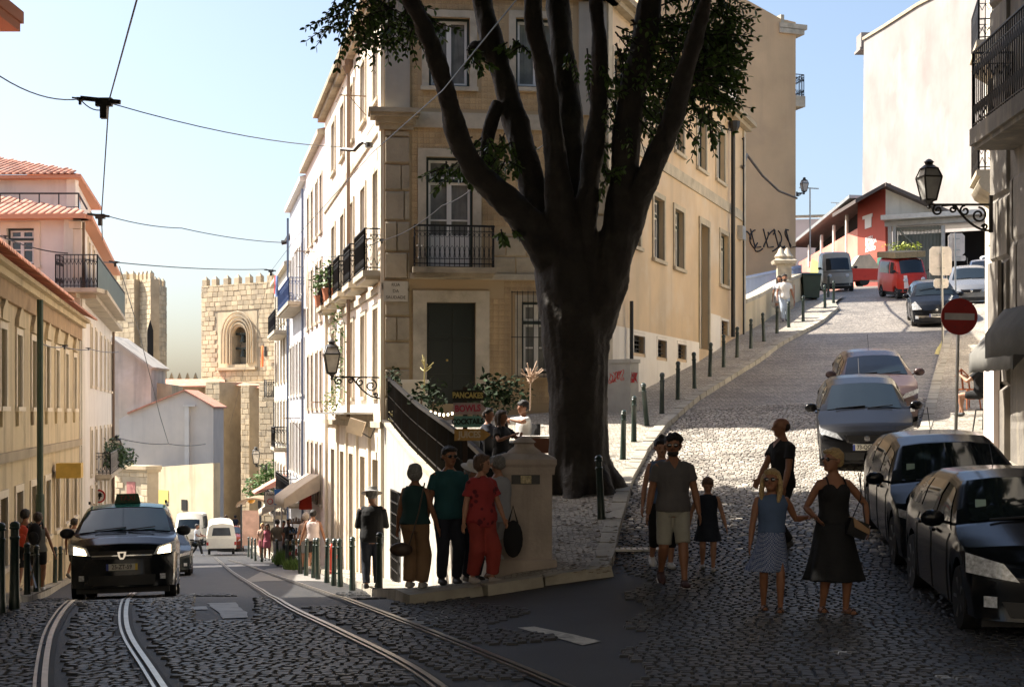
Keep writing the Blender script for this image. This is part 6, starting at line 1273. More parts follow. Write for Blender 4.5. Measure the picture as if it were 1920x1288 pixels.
# ================================================================== vehicles
m_tyre = mat('tyre_rubber', (.012, .012, .012), .75); m_alloy = mat('alloy_wheel', (.35, .35, .36), .3, metal=.9); m_cglass = mat('tinted_car_glass', (.010, .016, .020), .04, spec=.55)
m_trim = mat('black_plastic_trim', (.010, .010, .011), .5); m_chrome = mat('chrome_trim', (.7, .7, .7), .12, metal=1.); m_lampg = mat('headlight_glass', (.55, .57, .60), .08, n=(25, .6), spec=.9, coat=1.)
m_plate = mat('number_plate', (.72, .70, .62), .4); m_pb = mat('plate_blue', (.03, .06, .35), .4); m_py = mat('plate_yellow', (.75, .55, .03), .4); m_lit = mat('lit_headlamp', (1, .9, .7), .3, emit=((1, .78, .48), 5.0))
def paint(name, col, rough=.18, metal=.3): return mat(name, col, rough, metal=metal, coat=.08, spec=.28, n=(3, .08))
class Car:
    """body shell as one lofted surface; x is across, y=0 front bumper .. L rear, z up. Faces -y."""
    def __init__(s, root, W_, L, Hh, prof, paint_, belt, wheels, wr=.31, sill=.2, bow=.28, roofw=.74, inset=.0, nose=.0, low=.0, van=False):
        s.root, s.W, s.L, s.H, s.belt, s.wh, s.wr, s.sill, s.bow, s.rw = root, W_/2, L, Hh, belt, wheels, wr, sill, bow, roofw; s.prof = prof; s.m = paint_; s.van = van; s.rbow = .16
        s.shell()
    def top(s, y): return float(np.interp(y, [p[0] for p in s.prof], [p[1] for p in s.prof]))
    def beltz(s, y): return min(float(np.interp(y, [0, s.L], s.belt)), s.top(y)-.04)
    def hw(s, y): return s.W*(1-.05*max(0, 1-y/.7)**2-.07*max(0, 1-(s.L-y)/.7)**2)
    def bowf(s, x, y, z):
        f = abs(x)/s.W; t = max(0, 1-y/1.1); r = max(0, 1-(s.L-y)/.9); zz = (z-.55)
        return y+s.bow*f**3*t-s.rbow*f**3*r+t*.10*max(0, zz)-t*.05*max(0, -zz)
    def sect(s, y):
        w = s.hw(y); zt = s.top(y); zb = s.beltz(y); zl = s.sill
        for wy in s.wh:
            d = abs(y-wy); R_ = s.wr+.065
            if d < R_: zl = max(zl, s.wr+math.sqrt(R_*R_-d*d)-.0)
        k = min(1, max(0, (zt-zb-.05)/max(.3, s.H-zb-.1))); rw = w*(1-(1-s.rw)*k); zl = min(zl, zb-.06); mid = zb+(zt-zb)*.55
        if s.van: rw = w*(.97-.12*k)
        wm = w*.955+(rw-w*.955)*(.5 if not s.van else .3)
        return [(0, zl), (w*.80, zl), (w*.975, zl+.004), (w, zl+(zb-zl)*.45), (w*.992, zb-.09), (w*.958, zb-.005), (wm, mid), (rw, zt-.055*(.4+k)), (rw*.88, zt-.018), (rw*.5, zt+.012), (0, zt+.022)]
    def shell(s):
        ys = set(np.linspace(0, s.L, 40).tolist()); 
        for wy in s.wh:
            for a in np.linspace(-1, 1, 15): ys.add(wy+math.sin(a*math.pi/2)*(s.wr+.066))
        for p in s.prof: ys.add(p[0])
        ys = sorted(y for y in ys if 0 <= y <= s.L); vs = []; n = 20; fs = []
        for y in ys:
            q = s.sect(y); full = q+[(-x, z) for x, z in reversed(q[1:-1])]
            for x, z in full: vs.append((x, s.bowf(x, y, z), z))
        m = len(ys); fs = [(i*n+k, i*n+(k+1) % n, (i+1)*n+(k+1) % n, (i+1)*n+k) for i in range(m-1) for k in range(n)]
        for e in (0, (m-1)*n):   # end caps as strips with inner points
            q = vs[e:e+n]; rows = [[(x*(t), y, z) for (x, y, z) in q[0:11]] for t in (1, .75, .5, .25, 0, -.25, -.5, -.75, -1)]
            y0 = 0 if e == 0 else s.L; idx = []
            for ri, row in enumerate(rows):
                k = len(vs); idx.append(list(range(k, k+11)))
                for (x, _, z) in row: vs.append((x, s.bowf(x, y0, z), z))
            for a, b in zip(idx, idx[1:]):
                for k in range(10): fs.append((a[k], a[k+1], b[k+1], b[k]))
        me = bpy.data.meshes.new('body'); me.from_pydata(vs, [], fs); me.materials.append(s.m); bm = bmesh.new(); bm.from_mesh(me); bmesh.ops.remove_doubles(bm, verts=bm.verts, dist=.004); bmesh.ops.dissolve_degenerate(bm, edges=bm.edges, dist=.001); bmesh.ops.recalc_face_normals(bm, faces=bm.faces); bm.to_mesh(me); bm.free()
        me.polygons.foreach_set('use_smooth', [True]*len(me.polygons)); me.set_sharp_from_angle(angle=R(48)); o = link(bpy.data.objects.new('body', me)); o.parent = s.root; s.body = o
        mb = MB(); mb.box((-s.W*.86, .25, .12), (s.W*.86, s.L-.2, .42)); mb.build('underbody', m_trim, s.root)
        for wy in s.wh:
            for sg in (-1, 1): s.wheel(sg, wy)
    def wheel(s, sg, wy):
        c = Vector((sg*(s.W-.115), wy, s.wr)); M = Matrix.Rotation(R(90)*sg, 4, 'Y'); r = s.wr; mb = MB(); mb.lathe([(r*.66, -.09), (r*.95, -.10), (r, -.07), (r, .07), (r*.95, .10), (r*.68, .095)], c, 28, M=M); w_ = mb.build('wheel', m_tyre, s.root, smooth=True)
        mb = MB(); mb.lathe([(r*.68, .09), (r*.62, .07), (r*.60, .03), (r*.1, .055), (0, .06)], c, 20, M=M); 
        for k in range(5):
            a = k*math.tau/5; mb.bar(c+Vector((sg*.06, math.cos(a)*.03, math.sin(a)*.03)), c+Vector((sg*.078, math.cos(a)*r*.64, math.sin(a)*r*.64)), .055, .03)
        mb.build('rim', m_alloy, w_)
    def front(s, x, z, off=.006, y0=0):
        return Vector((x, s.bowf(x, y0, z)-off if y0 == 0 else s.bowf(x, y0, z)+off, z))
    def fpatch(s, name, poly, m, off=.008, parent=None, y0=0, n=6, mirror=False):
        """bilinear patch on the nose (y0=0) or tail; poly: 4 (x,z) corners"""
        for sg in ((1, -1) if mirror else (1,)):
            P = np.zeros((n+1, n+1, 3)); a, b, c, d = [Vector((p[0]*sg, p[1])) for p in poly]
            for i in range(n+1):
                for j in range(n+1): q = a.lerp(b, i/n).lerp(d.lerp(c, i/n), j/n); P[i, j] = s.front(q.x, q.y, off, y0)
            grid_mesh(name, P, m, parent or s.root)
    def surf(s, y, v, off):
        """point on the greenhouse side; v 0 at belt .. 1 at roof edge"""
        q = s.sect(y); a, b, c = Vector(q[5]), Vector(q[6]), Vector(q[7]); p = a.lerp(b, v/.5) if v < .5 else b.lerp(c, (v-.5)/.5); return Vector((p.x+off, s.bowf(p.x, y, p.y), p.y+off*.3))
    def side_windows(s, segs, m=None):
        for (y0, y1, t0, t1, v0, v1) in segs:    # bottom y0..y1, top t0..t1
            for sg in (1, -1):
                P = np.zeros((9, 5, 3))
                for i in range(9):
                    for j in range(5): v = v0+(v1-v0)*j/4; y = (y0+(t0-y0)*j/4)*(1-i/8)+(y1+(t1-y1)*j/4)*(i/8); p = s.surf(y, v, .009); P[i, j] = (p.x*sg, p.y, p.z)
                grid_mesh('side_window', P, m or m_cglass, s.root)
    def screen(s, name, ya, yb, wa, wb, m=None, off=.010, n=8):
        """windscreen or rear window between top-profile stations ya (bottom) and yb (top)"""
        P = np.zeros((n*2+1, n+1, 3))
        for j in range(n+1):
            y = ya+(yb-ya)*j/n; w = wa+(wb-wa)*j/n; zt = s.top(y); q = s.sect(y); sl = (s.top(yb)-s.top(ya))/(abs(yb-ya)+.001); nx = Vector((-sl*(1 if yb > ya else -1), 1)).normalized()
            for i in range(n*2+1):
                x = w*(i/n-1); xs = [p[0] for p in q[7:]][::-1]; zs = [p[1] for p in q[7:]][::-1]; z = float(np.interp(abs(x), xs, zs)); P[i, j] = (x, s.bowf(x, y, z)+nx.x*off, z+nx.y*off)
        return grid_mesh(name, P, m or m_cglass, s.root)
    def plate(s, txt, z, y0=0, x=0, wid=.50, ptxt='', yellow=True):
        y = s.front(x, z, .014, y0).y; mb = MB(); d = -.01 if y0 == 0 else .01; mb.box((x-wid/2, min(y, y+d)-.004, z-.055), (x+wid/2, max(y, y+d), z+.055)); p = mb.build('number_plate', m_plate, s.root)
        sg = -1 if y0 == 0 else 1; yy = y-.0165 if y0 == 0 else y+.0125
        mb = MB(); a = min(yy, yy+.002); mb.box((x-wid/2*1.0, yy-.001, z-.055), (x-wid/2+.04, yy+.001, z+.055)); mb.build('plate_band', m_pb, p)
        if yellow: mb = MB(); mb.box((x+wid/2-.04, yy-.001, z-.055), (x+wid/2, yy+.001, z+.055)); mb.build('plate_band', m_py, p)
        if txt: text(txt, .105, m_ink, Matrix.Translation((x, yy-.001, z)) @ Matrix.Rotation(R(90), 4, 'X') @ (Matrix.Identity(4) if y0 == 0 else Matrix.Rotation(R(180), 4, 'Y')), parent=p, sx=.82, bold=.002)
    def mirrors(s, y, z, m, sc=1):
        for sg in (1, -1):
            x0 = s.hw(y)*.96; mb = MB(); c = Vector((sg*(x0+.15), y-.02, z+.03)); M = Matrix.Translation(c) @ Matrix.Diagonal((.12*sc, .06*sc, .085*sc, 1)); 
            pr = [(0, -1), (.6, -.85), (.95, -.4), (1, 0), (.95, .4), (.6, .85), (0, 1)]; vs = MB(); vs.lathe([(r, zz) for r, zz in pr], n=12); mb.add([M @ Vector(v) for v in vs.v], vs.f); mb.bar((sg*(x0-.06), y+.02, z-.03), (sg*(x0+.08), y, z), .05, .03); mb.build('wing_mirror', m, s.root, smooth=True)
    def wipers(s, ya, m=None):
        for (x0, x1) in ((-.52, .02), (.06, .52)):
            mb = MB(); z0 = s.top(ya); p = Vector((x0, s.bowf(x0, ya-.02, z0)-.02, z0+.025)); q = Vector((x1, s.bowf(x1, ya+.06, s.top(ya+.06))-.03, s.top(ya+.06)+.03)); mb.bar(p, q, .018); mb.build('wiper', m_trim, s.root)
def place(name, label, base, yaw, cat='car', side='R', group=None, L=4.0):
    """root empty at the nose ground point; tilt follows the street"""
    p = Vector(base); c, s_ = math.cos(yaw), math.sin(yaw); fw = Vector((-s_, c, 0)); sd = Vector((c, s_, 0))    # local +y = rearwards
    h = lambda q: float(gz(q.x, q.y, side)); h0 = h(p+fw*.7); h1 = h(p+fw*(L-.7)); pitch = math.atan2(h1-h0, L-1.4); hl = h(p+fw*L/2-sd*.7); hr = h(p+fw*L/2+sd*.7); roll = math.atan2(hr-hl, 1.4)
    z0 = h0-(h1-h0)/(L-1.4)*.7
    t = thing(name, label, cat, (p.x, p.y, z0), (0, 0, 0), group); ay = (fw+Vector((0, 0, math.tan(pitch)))).normalized(); ax = (sd+Vector((0, 0, math.tan(roll)))).normalized(); az = ax.cross(ay).normalized(); ax = ay.cross(az)
    M = Matrix((ax, ay, az)).transposed(); t.rotation_euler = M.to_euler(); return t
HATCH = lambda H, L: [(0, .60), (.06, .70), (.30, .84), (.95, .99), (1.05, 1.01), (1.35, 1.15), (1.85, H-.06), (2.3, H), (L-1.1, H-.02), (L-.55, H-.10), (L-.12, .98), (L, .85)]
def std_car(name, label, base, yaw, Wd, L, H, col, plate='', group=None, lights=True, prof=None, side='R', metal=.3, mir=None, belt=(.86, .98), grille=True, badge=True, rough=.16, hl=None, scr=(1.06, 1.83)):
    t = place(name, label, base, yaw, side=side, group=group, L=L); p_ = paint(col[0], col[1], rough+.05, metal)
    c = Car(t, Wd, L, H, prof or HATCH(H, L), p_, belt, (.78, L-.78)); w = c.W
    c.screen('windscreen', scr[0], scr[1], w*.80, w*.66); c.screen('rear_window', L-.18, L-.60, w*.66, w*.60)
    c.side_windows([(1.28, 2.15, 1.78, 2.15, .10, .90), (2.22, 3.0, 2.22, 2.98, .10, .90), (3.07, L-.75, 3.05, L-.95, .14, .88)])
    for sg in (1,):
        c.fpatch('headlight', hl or [(w*.50, .60), (w*.97, .70), (w*.98, .80), (w*.62, .72)], m_lampg, mirror=True, off=.012)
    if grille:
        c.fpatch('grille', [(-w*.38, .56), (w*.38, .56), (w*.44, .68), (-w*.44, .68)], m_trim, off=.010); c.fpatch('grille_trim', [(-w*.42, .555), (-w*.36, .555), (-w*.42, .69), (-w*.475, .69)], m_chrome, off=.013, mirror=True); c.fpatch('grille_trim', [(-w*.36, .545), (w*.36, .545), (w*.36, .56), (-w*.36, .56)], m_chrome, off=.013)
    c.fpatch('air_intake', [(-w*.62, .24), (w*.62, .24), (w*.70, .38), (-w*.70, .38)], m_trim, off=.010); c.fpatch('fog_lamp', [(w*.74, .32), (w*.86, .32), (w*.86, .42), (w*.74, .42)], m_lampg, off=.012, mirror=True)
    if badge: mb = MB(); y = c.front(0, .63).y; mb.lathe([(.05, -.012), (.05, .0), (.035, .006), (0, .008)], (0, y-.012, .63), 14, M=MY); mb.build('badge', m_chrome, t)
    if plate is not None: c.plate(plate, .47)
    c.mirrors(1.42, .98, p_ if mir is None else mir); c.wipers(1.05)
    c.fpatch('tail_light', [(w*.66, .78), (w*.88, .80), (w*.87, .98), (w*.70, .96)], mat('tail_light_red', (.35, .01, .01), .15, coat=1), off=.010, y0=L, mirror=True)
    mb = MB(); z = c.top(2.4); mb.tube([(0, L-1.0, H), (0, L-.75, H+.28)], .006, 4); mb.build('antenna', m_trim, t)
    # door seams and handles
    mb = MB()
    for y in (1.30, 2.18, 3.05):
        for sg in (1, -1):
            pts = []
            for (x, z) in c.sect(y)[2:6]: pts.append(Vector((sg*(x+.002), c.bowf(x, y, z), z)))
            mb.tube(pts, .006, 4)
    mb.build('door_seams', m_trim, t)
    for sg in (1, -1):
        for y in (2.0, 2.85): mb = MB(); x = c.sect(y)[4][0]; mb.bar((sg*(x+.022), y-.1, .84), (sg*(x+.022), y+.08, .85), .035, .03); mb.build('door_handle', p_, t)
    return t, c
# ---- black taxi (people carrier) driving towards us
bt = gp(228, 1114, 'L'); bt = gnd(W(229, 0, 24.3).x, 24.3, 'L'); yaw = math.atan(.2)+0.0
LOD = [(0, .80), (.05, .93), (.35, 1.06), (.90, 1.16), (.98, 1.18), (1.20, 1.34), (1.58, 1.62), (1.95, 1.72), (3.9, 1.72), (4.2, 1.58), (4.45, 1.1), (4.5, .9)]
t = place('taxi', 'black people carrier taxi with green roof and lit headlights driving uphill on the rails', bt, .21, 'taxi', 'L', L=4.5)
m_tb = paint('black_taxi_paint', (.008, .010, .013), .12, .2); m_tg = paint('green_taxi_roof', (.05, .26, .20), .2, .1)
c = Car(t, 1.80, 4.5, 1.72, LOD, m_tb, (1.06, 1.12), (.85, 3.7), wr=.32, sill=.22, bow=.26, roofw=.80); w = c.W
c.screen('windscreen', 1.0, 1.56, w*.88, w*.76, mat('teal_tinted_glass', (.02, .07, .08), .06, spec=.6)); c.screen('roof_panel', 1.60, 3.8, w*.80, w*.74, m_tg, off=.012)
c.side_windows([(1.32, 2.2, 1.72, 2.2, .1, .9), (2.3, 3.2, 2.3, 3.2, .1, .9), (3.3, 4.1, 3.3, 3.95, .1, .9)])
c.fpatch('headlight', [(w*.58, .76), (w*1.0, .80), (w*1.0, 1.0), (w*.66, .90)], m_lampg, mirror=True, off=.012); c.fpatch('lit_lamp', [(w*.66, .775), (w*.90, .795), (w*.90, .93), (w*.70, .87)], m_lit, mirror=True, off=.020)
c.fpatch('grille', [(-w*.55, .70), (w*.55, .70), (w*.60, .84), (-w*.60, .84)], m_trim, off=.012); c.fpatch('chrome_bar', [(-w*.56, .745), (w*.56, .745), (w*.56, .765), (-w*.56, .765)], m_chrome, off=.018)
c.fpatch('air_intake', [(-w*.6, .25), (w*.6, .25), (w*.62, .42), (-w*.62, .42)], m_trim, off=.012); c.fpatch('fog_lamp', [(w*.70, .34), (w*.80, .34), (w*.80, .43), (w*.70, .43)], m_lampg, off=.014, mirror=True)
mb = MB(); y = c.front(0, .76).y-.035; mb.prism([(-.075, y, .82), (.075, y, .82), (.06, y, .74), (.03, y, .69), (-.03, y, .69), (-.06, y, .74)], (0, .03, 0)); mb.build('badge', m_chrome, t)
mb = MB(); mb.prism([(-.035, y-.006, .795), (.035, y-.006, .795), (.02, y-.006, .72), (-.02, y-.006, .72)], (0, .004, 0)); mb.build('badge_inset', m_trim, t)
c.plate('25-ZT-59', .56, wid=.52); c.mirrors(1.30, 1.16, m_trim, 1.1); c.wipers(1.0)
mb = MB(); mb.prism([(-.23, 1.86, 1.74), (.23, 1.86, 1.74), (.19, 1.86, 1.91), (-.19, 1.86, 1.91)], (0, .22, 0)); sg_ = mb.build('roof_sign', mat('taxi_sign_green', (.03, .07, .03), .5), t)
text('TAXI', .13, mat('taxi_sign_red', (.30, .03, .02), .5), Matrix.Translation((0, 1.855, 1.825)) @ Matrix.Rotation(R(90), 4, 'X'), parent=sg_)
mb = MB(); mb.tube([(0, 1.80, 1.73), (0, 1.72, 1.84)], .008, 5); mb.build('antenna', m_trim, t)
for sg in (1, -1): mb = MB(); mb.bar((sg*w*.76, 2.0, 1.76), (sg*w*.75, 3.7, 1.76), .04, .05); mb.build('roof_rail', m_tb, t)
mb = MB(); mb.box((-.5, 1.5, 1.0), (-.1, 1.9, 1.32)); 
# ---- cars up the hill
def yawd(dx, dy): return -math.atan2(dx, dy)
sp = W(1627, 0, 25.6); t, c = std_car('parked_hatchback', 'black hatchback with bluish bonnet reading 73-QC-81 parked behind the man in the black shirt', (sp.x, sp.y, 0), yawd(.20, 1), 1.70, 4.05, 1.44, ('brown_black_paint', (.007, .007, .008)), '73-QC-81', 'cars parked up the hill', metal=0, rough=.2)
mb = MB(); y = c.front(0, .63).y-.026
for (a, b) in (((-.05, .66), (.03, .66)), ((.03, .66), (-.03, .625)), ((-.03, .63), (.05, .60)), ((.05, .595), (-.04, .595))): mb.bar((a[0], y, a[1]), (b[0], y, b[1]), .018, .014)
mb.build('emblem', m_chrome, t)
sp = W(1652, 0, 30.4); t, c = std_car('parked_hatchback', 'dusty rose brown hatchback parked just behind the black hatchback', (sp.x, sp.y, 0), yawd(.17, 1), 1.68, 4.1, 1.40, ('rose_brown_paint', (.115, .078, .075)), None, 'cars parked up the hill', belt=(.84, .93))
PE = [(0, .62), (.05, .78), (.25, .90), (.70, 1.03), (.78, 1.05), (1.2, 1.32), (1.5, 1.44), (2.0, 1.47), (2.9, 1.43), (3.2, 1.35), (3.40, .95), (3.43, .85)]
sp = W(1757, 0, 50.0); t, c = std_car('small_black_car', 'small rounded black city car with smiling bumper parked in full sun behind the sign posts', (sp.x, sp.y, 0), yawd(.2, 1), 1.66, 3.43, 1.47, ('small_black_paint', (.010, .012, .016)), None, 'cars parked up the hill', prof=PE, belt=(.98, 1.0), scr=(.80, 1.45), hl=[(w*.55, .66), (w*.90, .62), (w*.92, .82), (w*.80, .94)], grille=False)
c.plate('34-BV-67', .44, yellow=False); c.fpatch('chrome_smile', [(-.7, .37), (.7, .37), (.74, .44), (-.74, .44)], m_chrome, off=.012); c.fpatch('dark_mouth', [(-.62, .27), (.62, .27), (.68, .365), (-.68, .365)], m_trim, off=.014)
sp = W(1822, 0, 55.5); t, c = std_car('parked_hatchback', 'silver grey hatchback parked behind the small black city car', (sp.x, sp.y, 0), yawd(.27, 1), 1.72, 4.1, 1.46, ('silver_paint', (.30, .30, .30)), None, 'cars parked up the hill', metal=.6)
sp = W(1852, 0, 61); t, c = std_car('parked_saloon', 'pale blue grey car with a sunshade behind its windscreen', (sp.x, sp.y, 0), yawd(.3, 1), 1.76, 4.4, 1.44, ('blue_grey_paint', (.30, .36, .44)), None, 'cars parked up the hill', metal=.5)
sp = W(1868, 0, 68); t, c = std_car('parked_saloon', 'farthest white car half hidden at the top of the hill by the shed', (sp.x, sp.y, 0), yawd(.3, 1), 1.76, 4.4, 1.5, ('white_car_paint', (.75, .75, .74)), None, 'cars parked up the hill', metal=0)
# ---- two dark cars bottom right
sp = Vector(((1833-CX)/F*12.75+.87, 12.75, 0)); t, c = std_car('dark_saloon', 'glossy black saloon cut off by the right picture edge, nearest the viewer', (sp.x, sp.y, 0), yawd(.115, 1), 1.76, 4.3, 1.43, ('deep_black_paint', (.005, .006, .008)), '', 'dark cars parked at lower right', rough=.12, metal=0, belt=(.84, .96), hl=[(w*.52, .56), (w*.99, .62), (w*.99, .80), (w*.66, .72)])
mb = MB(); mb.box((-.62, 1.50, 1.14), (-.52, 1.51, 1.24)); 
sp = Vector(((1692-CX)/F*17.0+.87, 17.0, 0)); t, c = std_car('dark_hatchback', 'dark grey blue hatchback parked between the black saloon and the hill cars', (sp.x, sp.y, 0), yawd(.125, 1), 1.74, 4.15, 1.45, ('dark_blue_grey_paint', (.009, .011, .015)), '', 'dark cars parked at lower right', rough=.14, metal=0)
# ---- three wheelers and old vans
def tuk(name, label, base, yaw, body, body2, side='R', Wd=1.45, L=2.9, H=1.75, rear_view=False, box=True, lamps=True, canopy=None, soft=None):
    t = place(name, label, base, yaw, 'tuk tuk', side, L=L); pr = [(0, .75), (.06, 1.0), (.22, 1.30), (.42, 1.62), (.75, H-.04), (1.2, H), (L-.25, H), (L-.05, H-.12), (L, 1.1)] if not canopy else [(0, .75), (.06, .95), (.20, 1.2), (.40, 1.55), (.7, H-.05), (1.15, H), (1.3, H), (1.38, .85), (L, .8)]
    c = Car(t, Wd, L, H, pr, body, (.95, .95), (.42, L-.6), wr=.24, sill=.28, bow=.34, roofw=.85, van=True); w = c.W; c.rbow = .04
    c.screen('windscreen', .10, .46, w*.74, w*.70, off=.012)
    c.side_windows([(.55, 1.15, .68, 1.15, .15, .85)]+([] if canopy else [(1.3, L-.4, 1.3, L-.45, .15, .85)]))
    c.fpatch('lower_panel', [(-w*.9, .30), (w*.9, .30), (w*.9, .42), (-w*.9, .42)], m_trim, off=.012)
    if lamps:
        for sg in (-1, 1): mb = MB(); q = c.front(sg*w*.55, .80, .02); mb.lathe([(.095, -.02), (.095, .02), (.07, .035), (0, .04)], q, 14, M=MY); mb.build('headlight', m_lampg, t)
    c.fpatch('trim_band', [(-w*.95, .97), (w*.95, .97), (w*.95, 1.0), (-w*.95, 1.0)], body2, off=.013); c.mirrors(.35, 1.15, m_trim, .8)
    return t, c
sp = W(1573, 0, 71); t, c = tuk('white_three_wheeler_van', 'grey and cream three wheeled van facing us by the wheelie bin, in museum shade', (sp.x, sp.y, 0), yawd(.1, 1), paint('grey_cream_paint', (.34, .31, .26), .35, 0), m_trim, Wd=1.55, H=1.95)
sp = W(1716, 0, 61); m_tr = paint('tuk_red_paint', (.50, .035, .02), .3, 0); t, c = tuk('red_tuk_tuk', 'red tuk tuk with woven roof facing us beside the parked small black car', (sp.x, sp.y, 0), yawd(-.1, 1), m_tr, m_tr, Wd=1.4, H=1.72)
mb = MB(); mb.box((-.68, .5, 1.73), (.68, 2.7, 1.98)); mb.build('woven_roof', mat('woven_straw', (.30, .23, .13), .9, n=(18, .4)), t); c.fpatch('pale_stripe', [(-w*.50, .45), (-w*.30, .45), (-w*.36, 1.0), (-w*.5, 1.0)], m_pinkw, off=.016)
sp = W(1690, 0, 80); t = place('green_red_tuk_tuk', 'green and red three wheeled pickup with a tent cover seen from the side', (sp.x, sp.y, 0), R(90), 'tuk tuk', 'R', L=3.0)
t.rotation_euler = (0, 0, R(90)); Mx = MB(); Mx.box((-.6, .3, .35), (.6, 3.0, .95)); Mx.box((-.62, 1.25, .30), (.62, 3.05, .5)); Mx.build('pickup_bed', m_tr, t)
mb = MB(); mb.prism([(-.6, -.6, .4), (-.6, 1.2, .4), (-.6, 1.2, 1.65), (-.6, -.1, 1.65), (-.6, -.5, 1.1)], (1.2, 0, 0)); mb.build('cab', paint('tuk_green_paint', (.02, .16, .09), .3, 0), t); mb = MB(); mb.prism([(-.62, -.38, 1.05), (-.62, .5, 1.05), (-.62, .5, 1.55), (-.62, -.05, 1.55)], (1.24, 0, 0)); mb.build('cab_window', m_cglass, t)
mb = MB(); mb.prism([(-.6, 1.3, .95), (-.6, 3.0, .95), (-.6, 2.5, 1.7), (-.6, 1.9, 1.75)], (1.2, 0, 0)); mb.build('tent_cover', m_canvas, t)
for (y, x) in ((-.2, 0), (2.2, -.55), (2.2, .55)): mb = MB(); mb.lathe([(.26, -.06), (.26, .06), (.15, .07), (0, .07)], (x, y, .26), 16, M=Matrix.Rotation(R(90), 4, 'Y')); mb.build('wheel', m_tyre, t)
fb_ = plant('roof_flowers', 'yellow and green flower garland on top of the green cab', 'flowers', [(tuple(W(1694, 462, 79)), (1.2, .5, .3), 160)], .2, mat('garland', (.30, .34, .05), .6, rnd=.6))
# left street: white three wheeler from behind, old white van
m_cw = paint('cream_white_paint', (.74, .70, .60), .35, 0)
sp = W(415, 0, 79); sz = float(gz(sp.x, 79, 'L')); t = place('white_three_wheeler', 'cream three wheeled van seen from behind, rolling down the tram tracks', (sp.x, 79, 0), 0, 'tuk tuk', 'L', L=2.9)
t.rotation_euler = (R(3.6), 0, .22); mb = MB()
for k, (y0, y1) in enumerate(((0, 1.9),)): pass
def body_prism(t, sec, y0, y1, name, m): mb = MB(); n = len(sec); a = [(x, y0, z) for x, z in sec]; b = [(x*.97, y1, z) for x, z in sec]; mb.add(a+b, [tuple(range(n)), tuple(range(2*n-1, n-1, -1))]+[(i, i+n, (i+1) % n+n, (i+1) % n) for i in range(n)]); return mb.build(name, m, t, smooth=True)
sec = [(-.78, .35), (.78, .35), (.80, 1.0), (.68, 1.62), (.52, 1.74), (0, 1.80), (-.52, 1.74), (-.68, 1.62), (-.80, 1.0)]
body_prism(t, sec, 0, 2.4, 'body', m_cw); body_prism(t, [(-.81, .42), (.81, .42), (.81, 1.0), (-.81, 1.0)], -.06, 2.0, 'tailgate', m_cw)
mb = MB(); mb.prism([(-.52, -.012, 1.12), (.52, -.012, 1.12), (.44, -.012, 1.56), (-.44, -.012, 1.56)], (0, .03, 0)); mb.build('rear_window', m_glass, t); mb = MB(); mb.box((-.7, -.08, .30), (.7, .1, .41)); mb.build('bumper', m_trim, t)
mb = MB(); mb.box((-.12, -.075, .55), (.12, -.062, .66)); mb.build('number_plate', m_plate, t)
for sg in (-1, 1): mb = MB(); mb.lathe([(.25, -.07), (.25, .07), (.1, .08), (0, .08)], (sg*.66, .5, .25), 16, M=Matrix.Rotation(R(90), 4, 'Y')); mb.build('wheel', m_tyre, t); mb = MB(); mb.box((sg*.75-.05, -.07, .6), (sg*.75+.05, -.055, .78)); mb.build('tail_light', m_sred, t)
sp = W(352, 0, 92); t, c = tuk('old_white_van', 'rounded old white van facing us far down the street behind the waiter', (sp.x, 92, 0), yawd(-.2, 1)*.5, m_cw, m_cw, 'L', Wd=1.9, L=3.8, H=2.1)
sp = W(327, 0, 46); t, c = std_car('dark_car', 'dark car following down the street, half hidden behind the taxi mirror', (sp.x-.35, 46, 0), yawd(-.2, 1), 1.72, 4.1, 1.45, ('street_dark_paint', (.02, .03, .035)), None, None, side='L')
sp = W(432, 0, 84); t, c = std_car('red_rear_car', 'dark red car mostly hidden beyond the cream three wheeler', (sp.x, 84, 0), yawd(-.2, 1), 1.6, 3.8, 1.45, ('dark_red_paint', (.16, .03, .02)), None, None, side='L')
# wheelie bin
p = gp(1519, 562, 'R', .12); t = thing('wheelie_bin', 'large dark green wheelie bin with lid on the sunny hill pavement', 'bin', p); s_ = p.y/F; hh = 44*s_; m_bin = mat('dark_green_bin', (.012, .03, .018), .5, n=(3, .2)); mb = MB(); w0, w1 = 14*s_, 17*s_
mb.add([(-w0, -.35, .06), (w0, -.35, .06), (w0, .35, .06), (-w0, .35, .06), (-w1, -.42, hh), (w1, -.42, hh), (w1, .42, hh), (-w1, .42, hh)], [(3, 2, 1, 0), (4, 5, 6, 7), (0, 1, 5, 4), (1, 2, 6, 5), (2, 3, 7, 6), (3, 0, 4, 7)]); mb.build('tub', m_bin, t)
mb = MB(); mb.add([(-w1*1.06, -.5, hh+.01), (w1*1.06, -.5, hh+.01), (w1*1.06, .48, hh+.01), (-w1*1.06, .48, hh+.01), (-w1*.98, -.45, hh+.08), (w1*.98, -.45, hh+.08), (w1*.95, .4, hh+.2), (-w1*.95, .4, hh+.2)], [(3, 2, 1, 0), (4, 5, 6, 7), (0, 1, 5, 4), (1, 2, 6, 5), (2, 3, 7, 6), (3, 0, 4, 7)]); mb.build('lid', m_bin, t)
for sg in (-1, 1): mb = MB(); mb.lathe([(.09, -.03), (.09, .03), (0, .03)], (sg*w0*.9, .2, .09), 10, M=Matrix.Rotation(R(90), 4, 'Y')); mb.build('wheel', m_tyre, t)
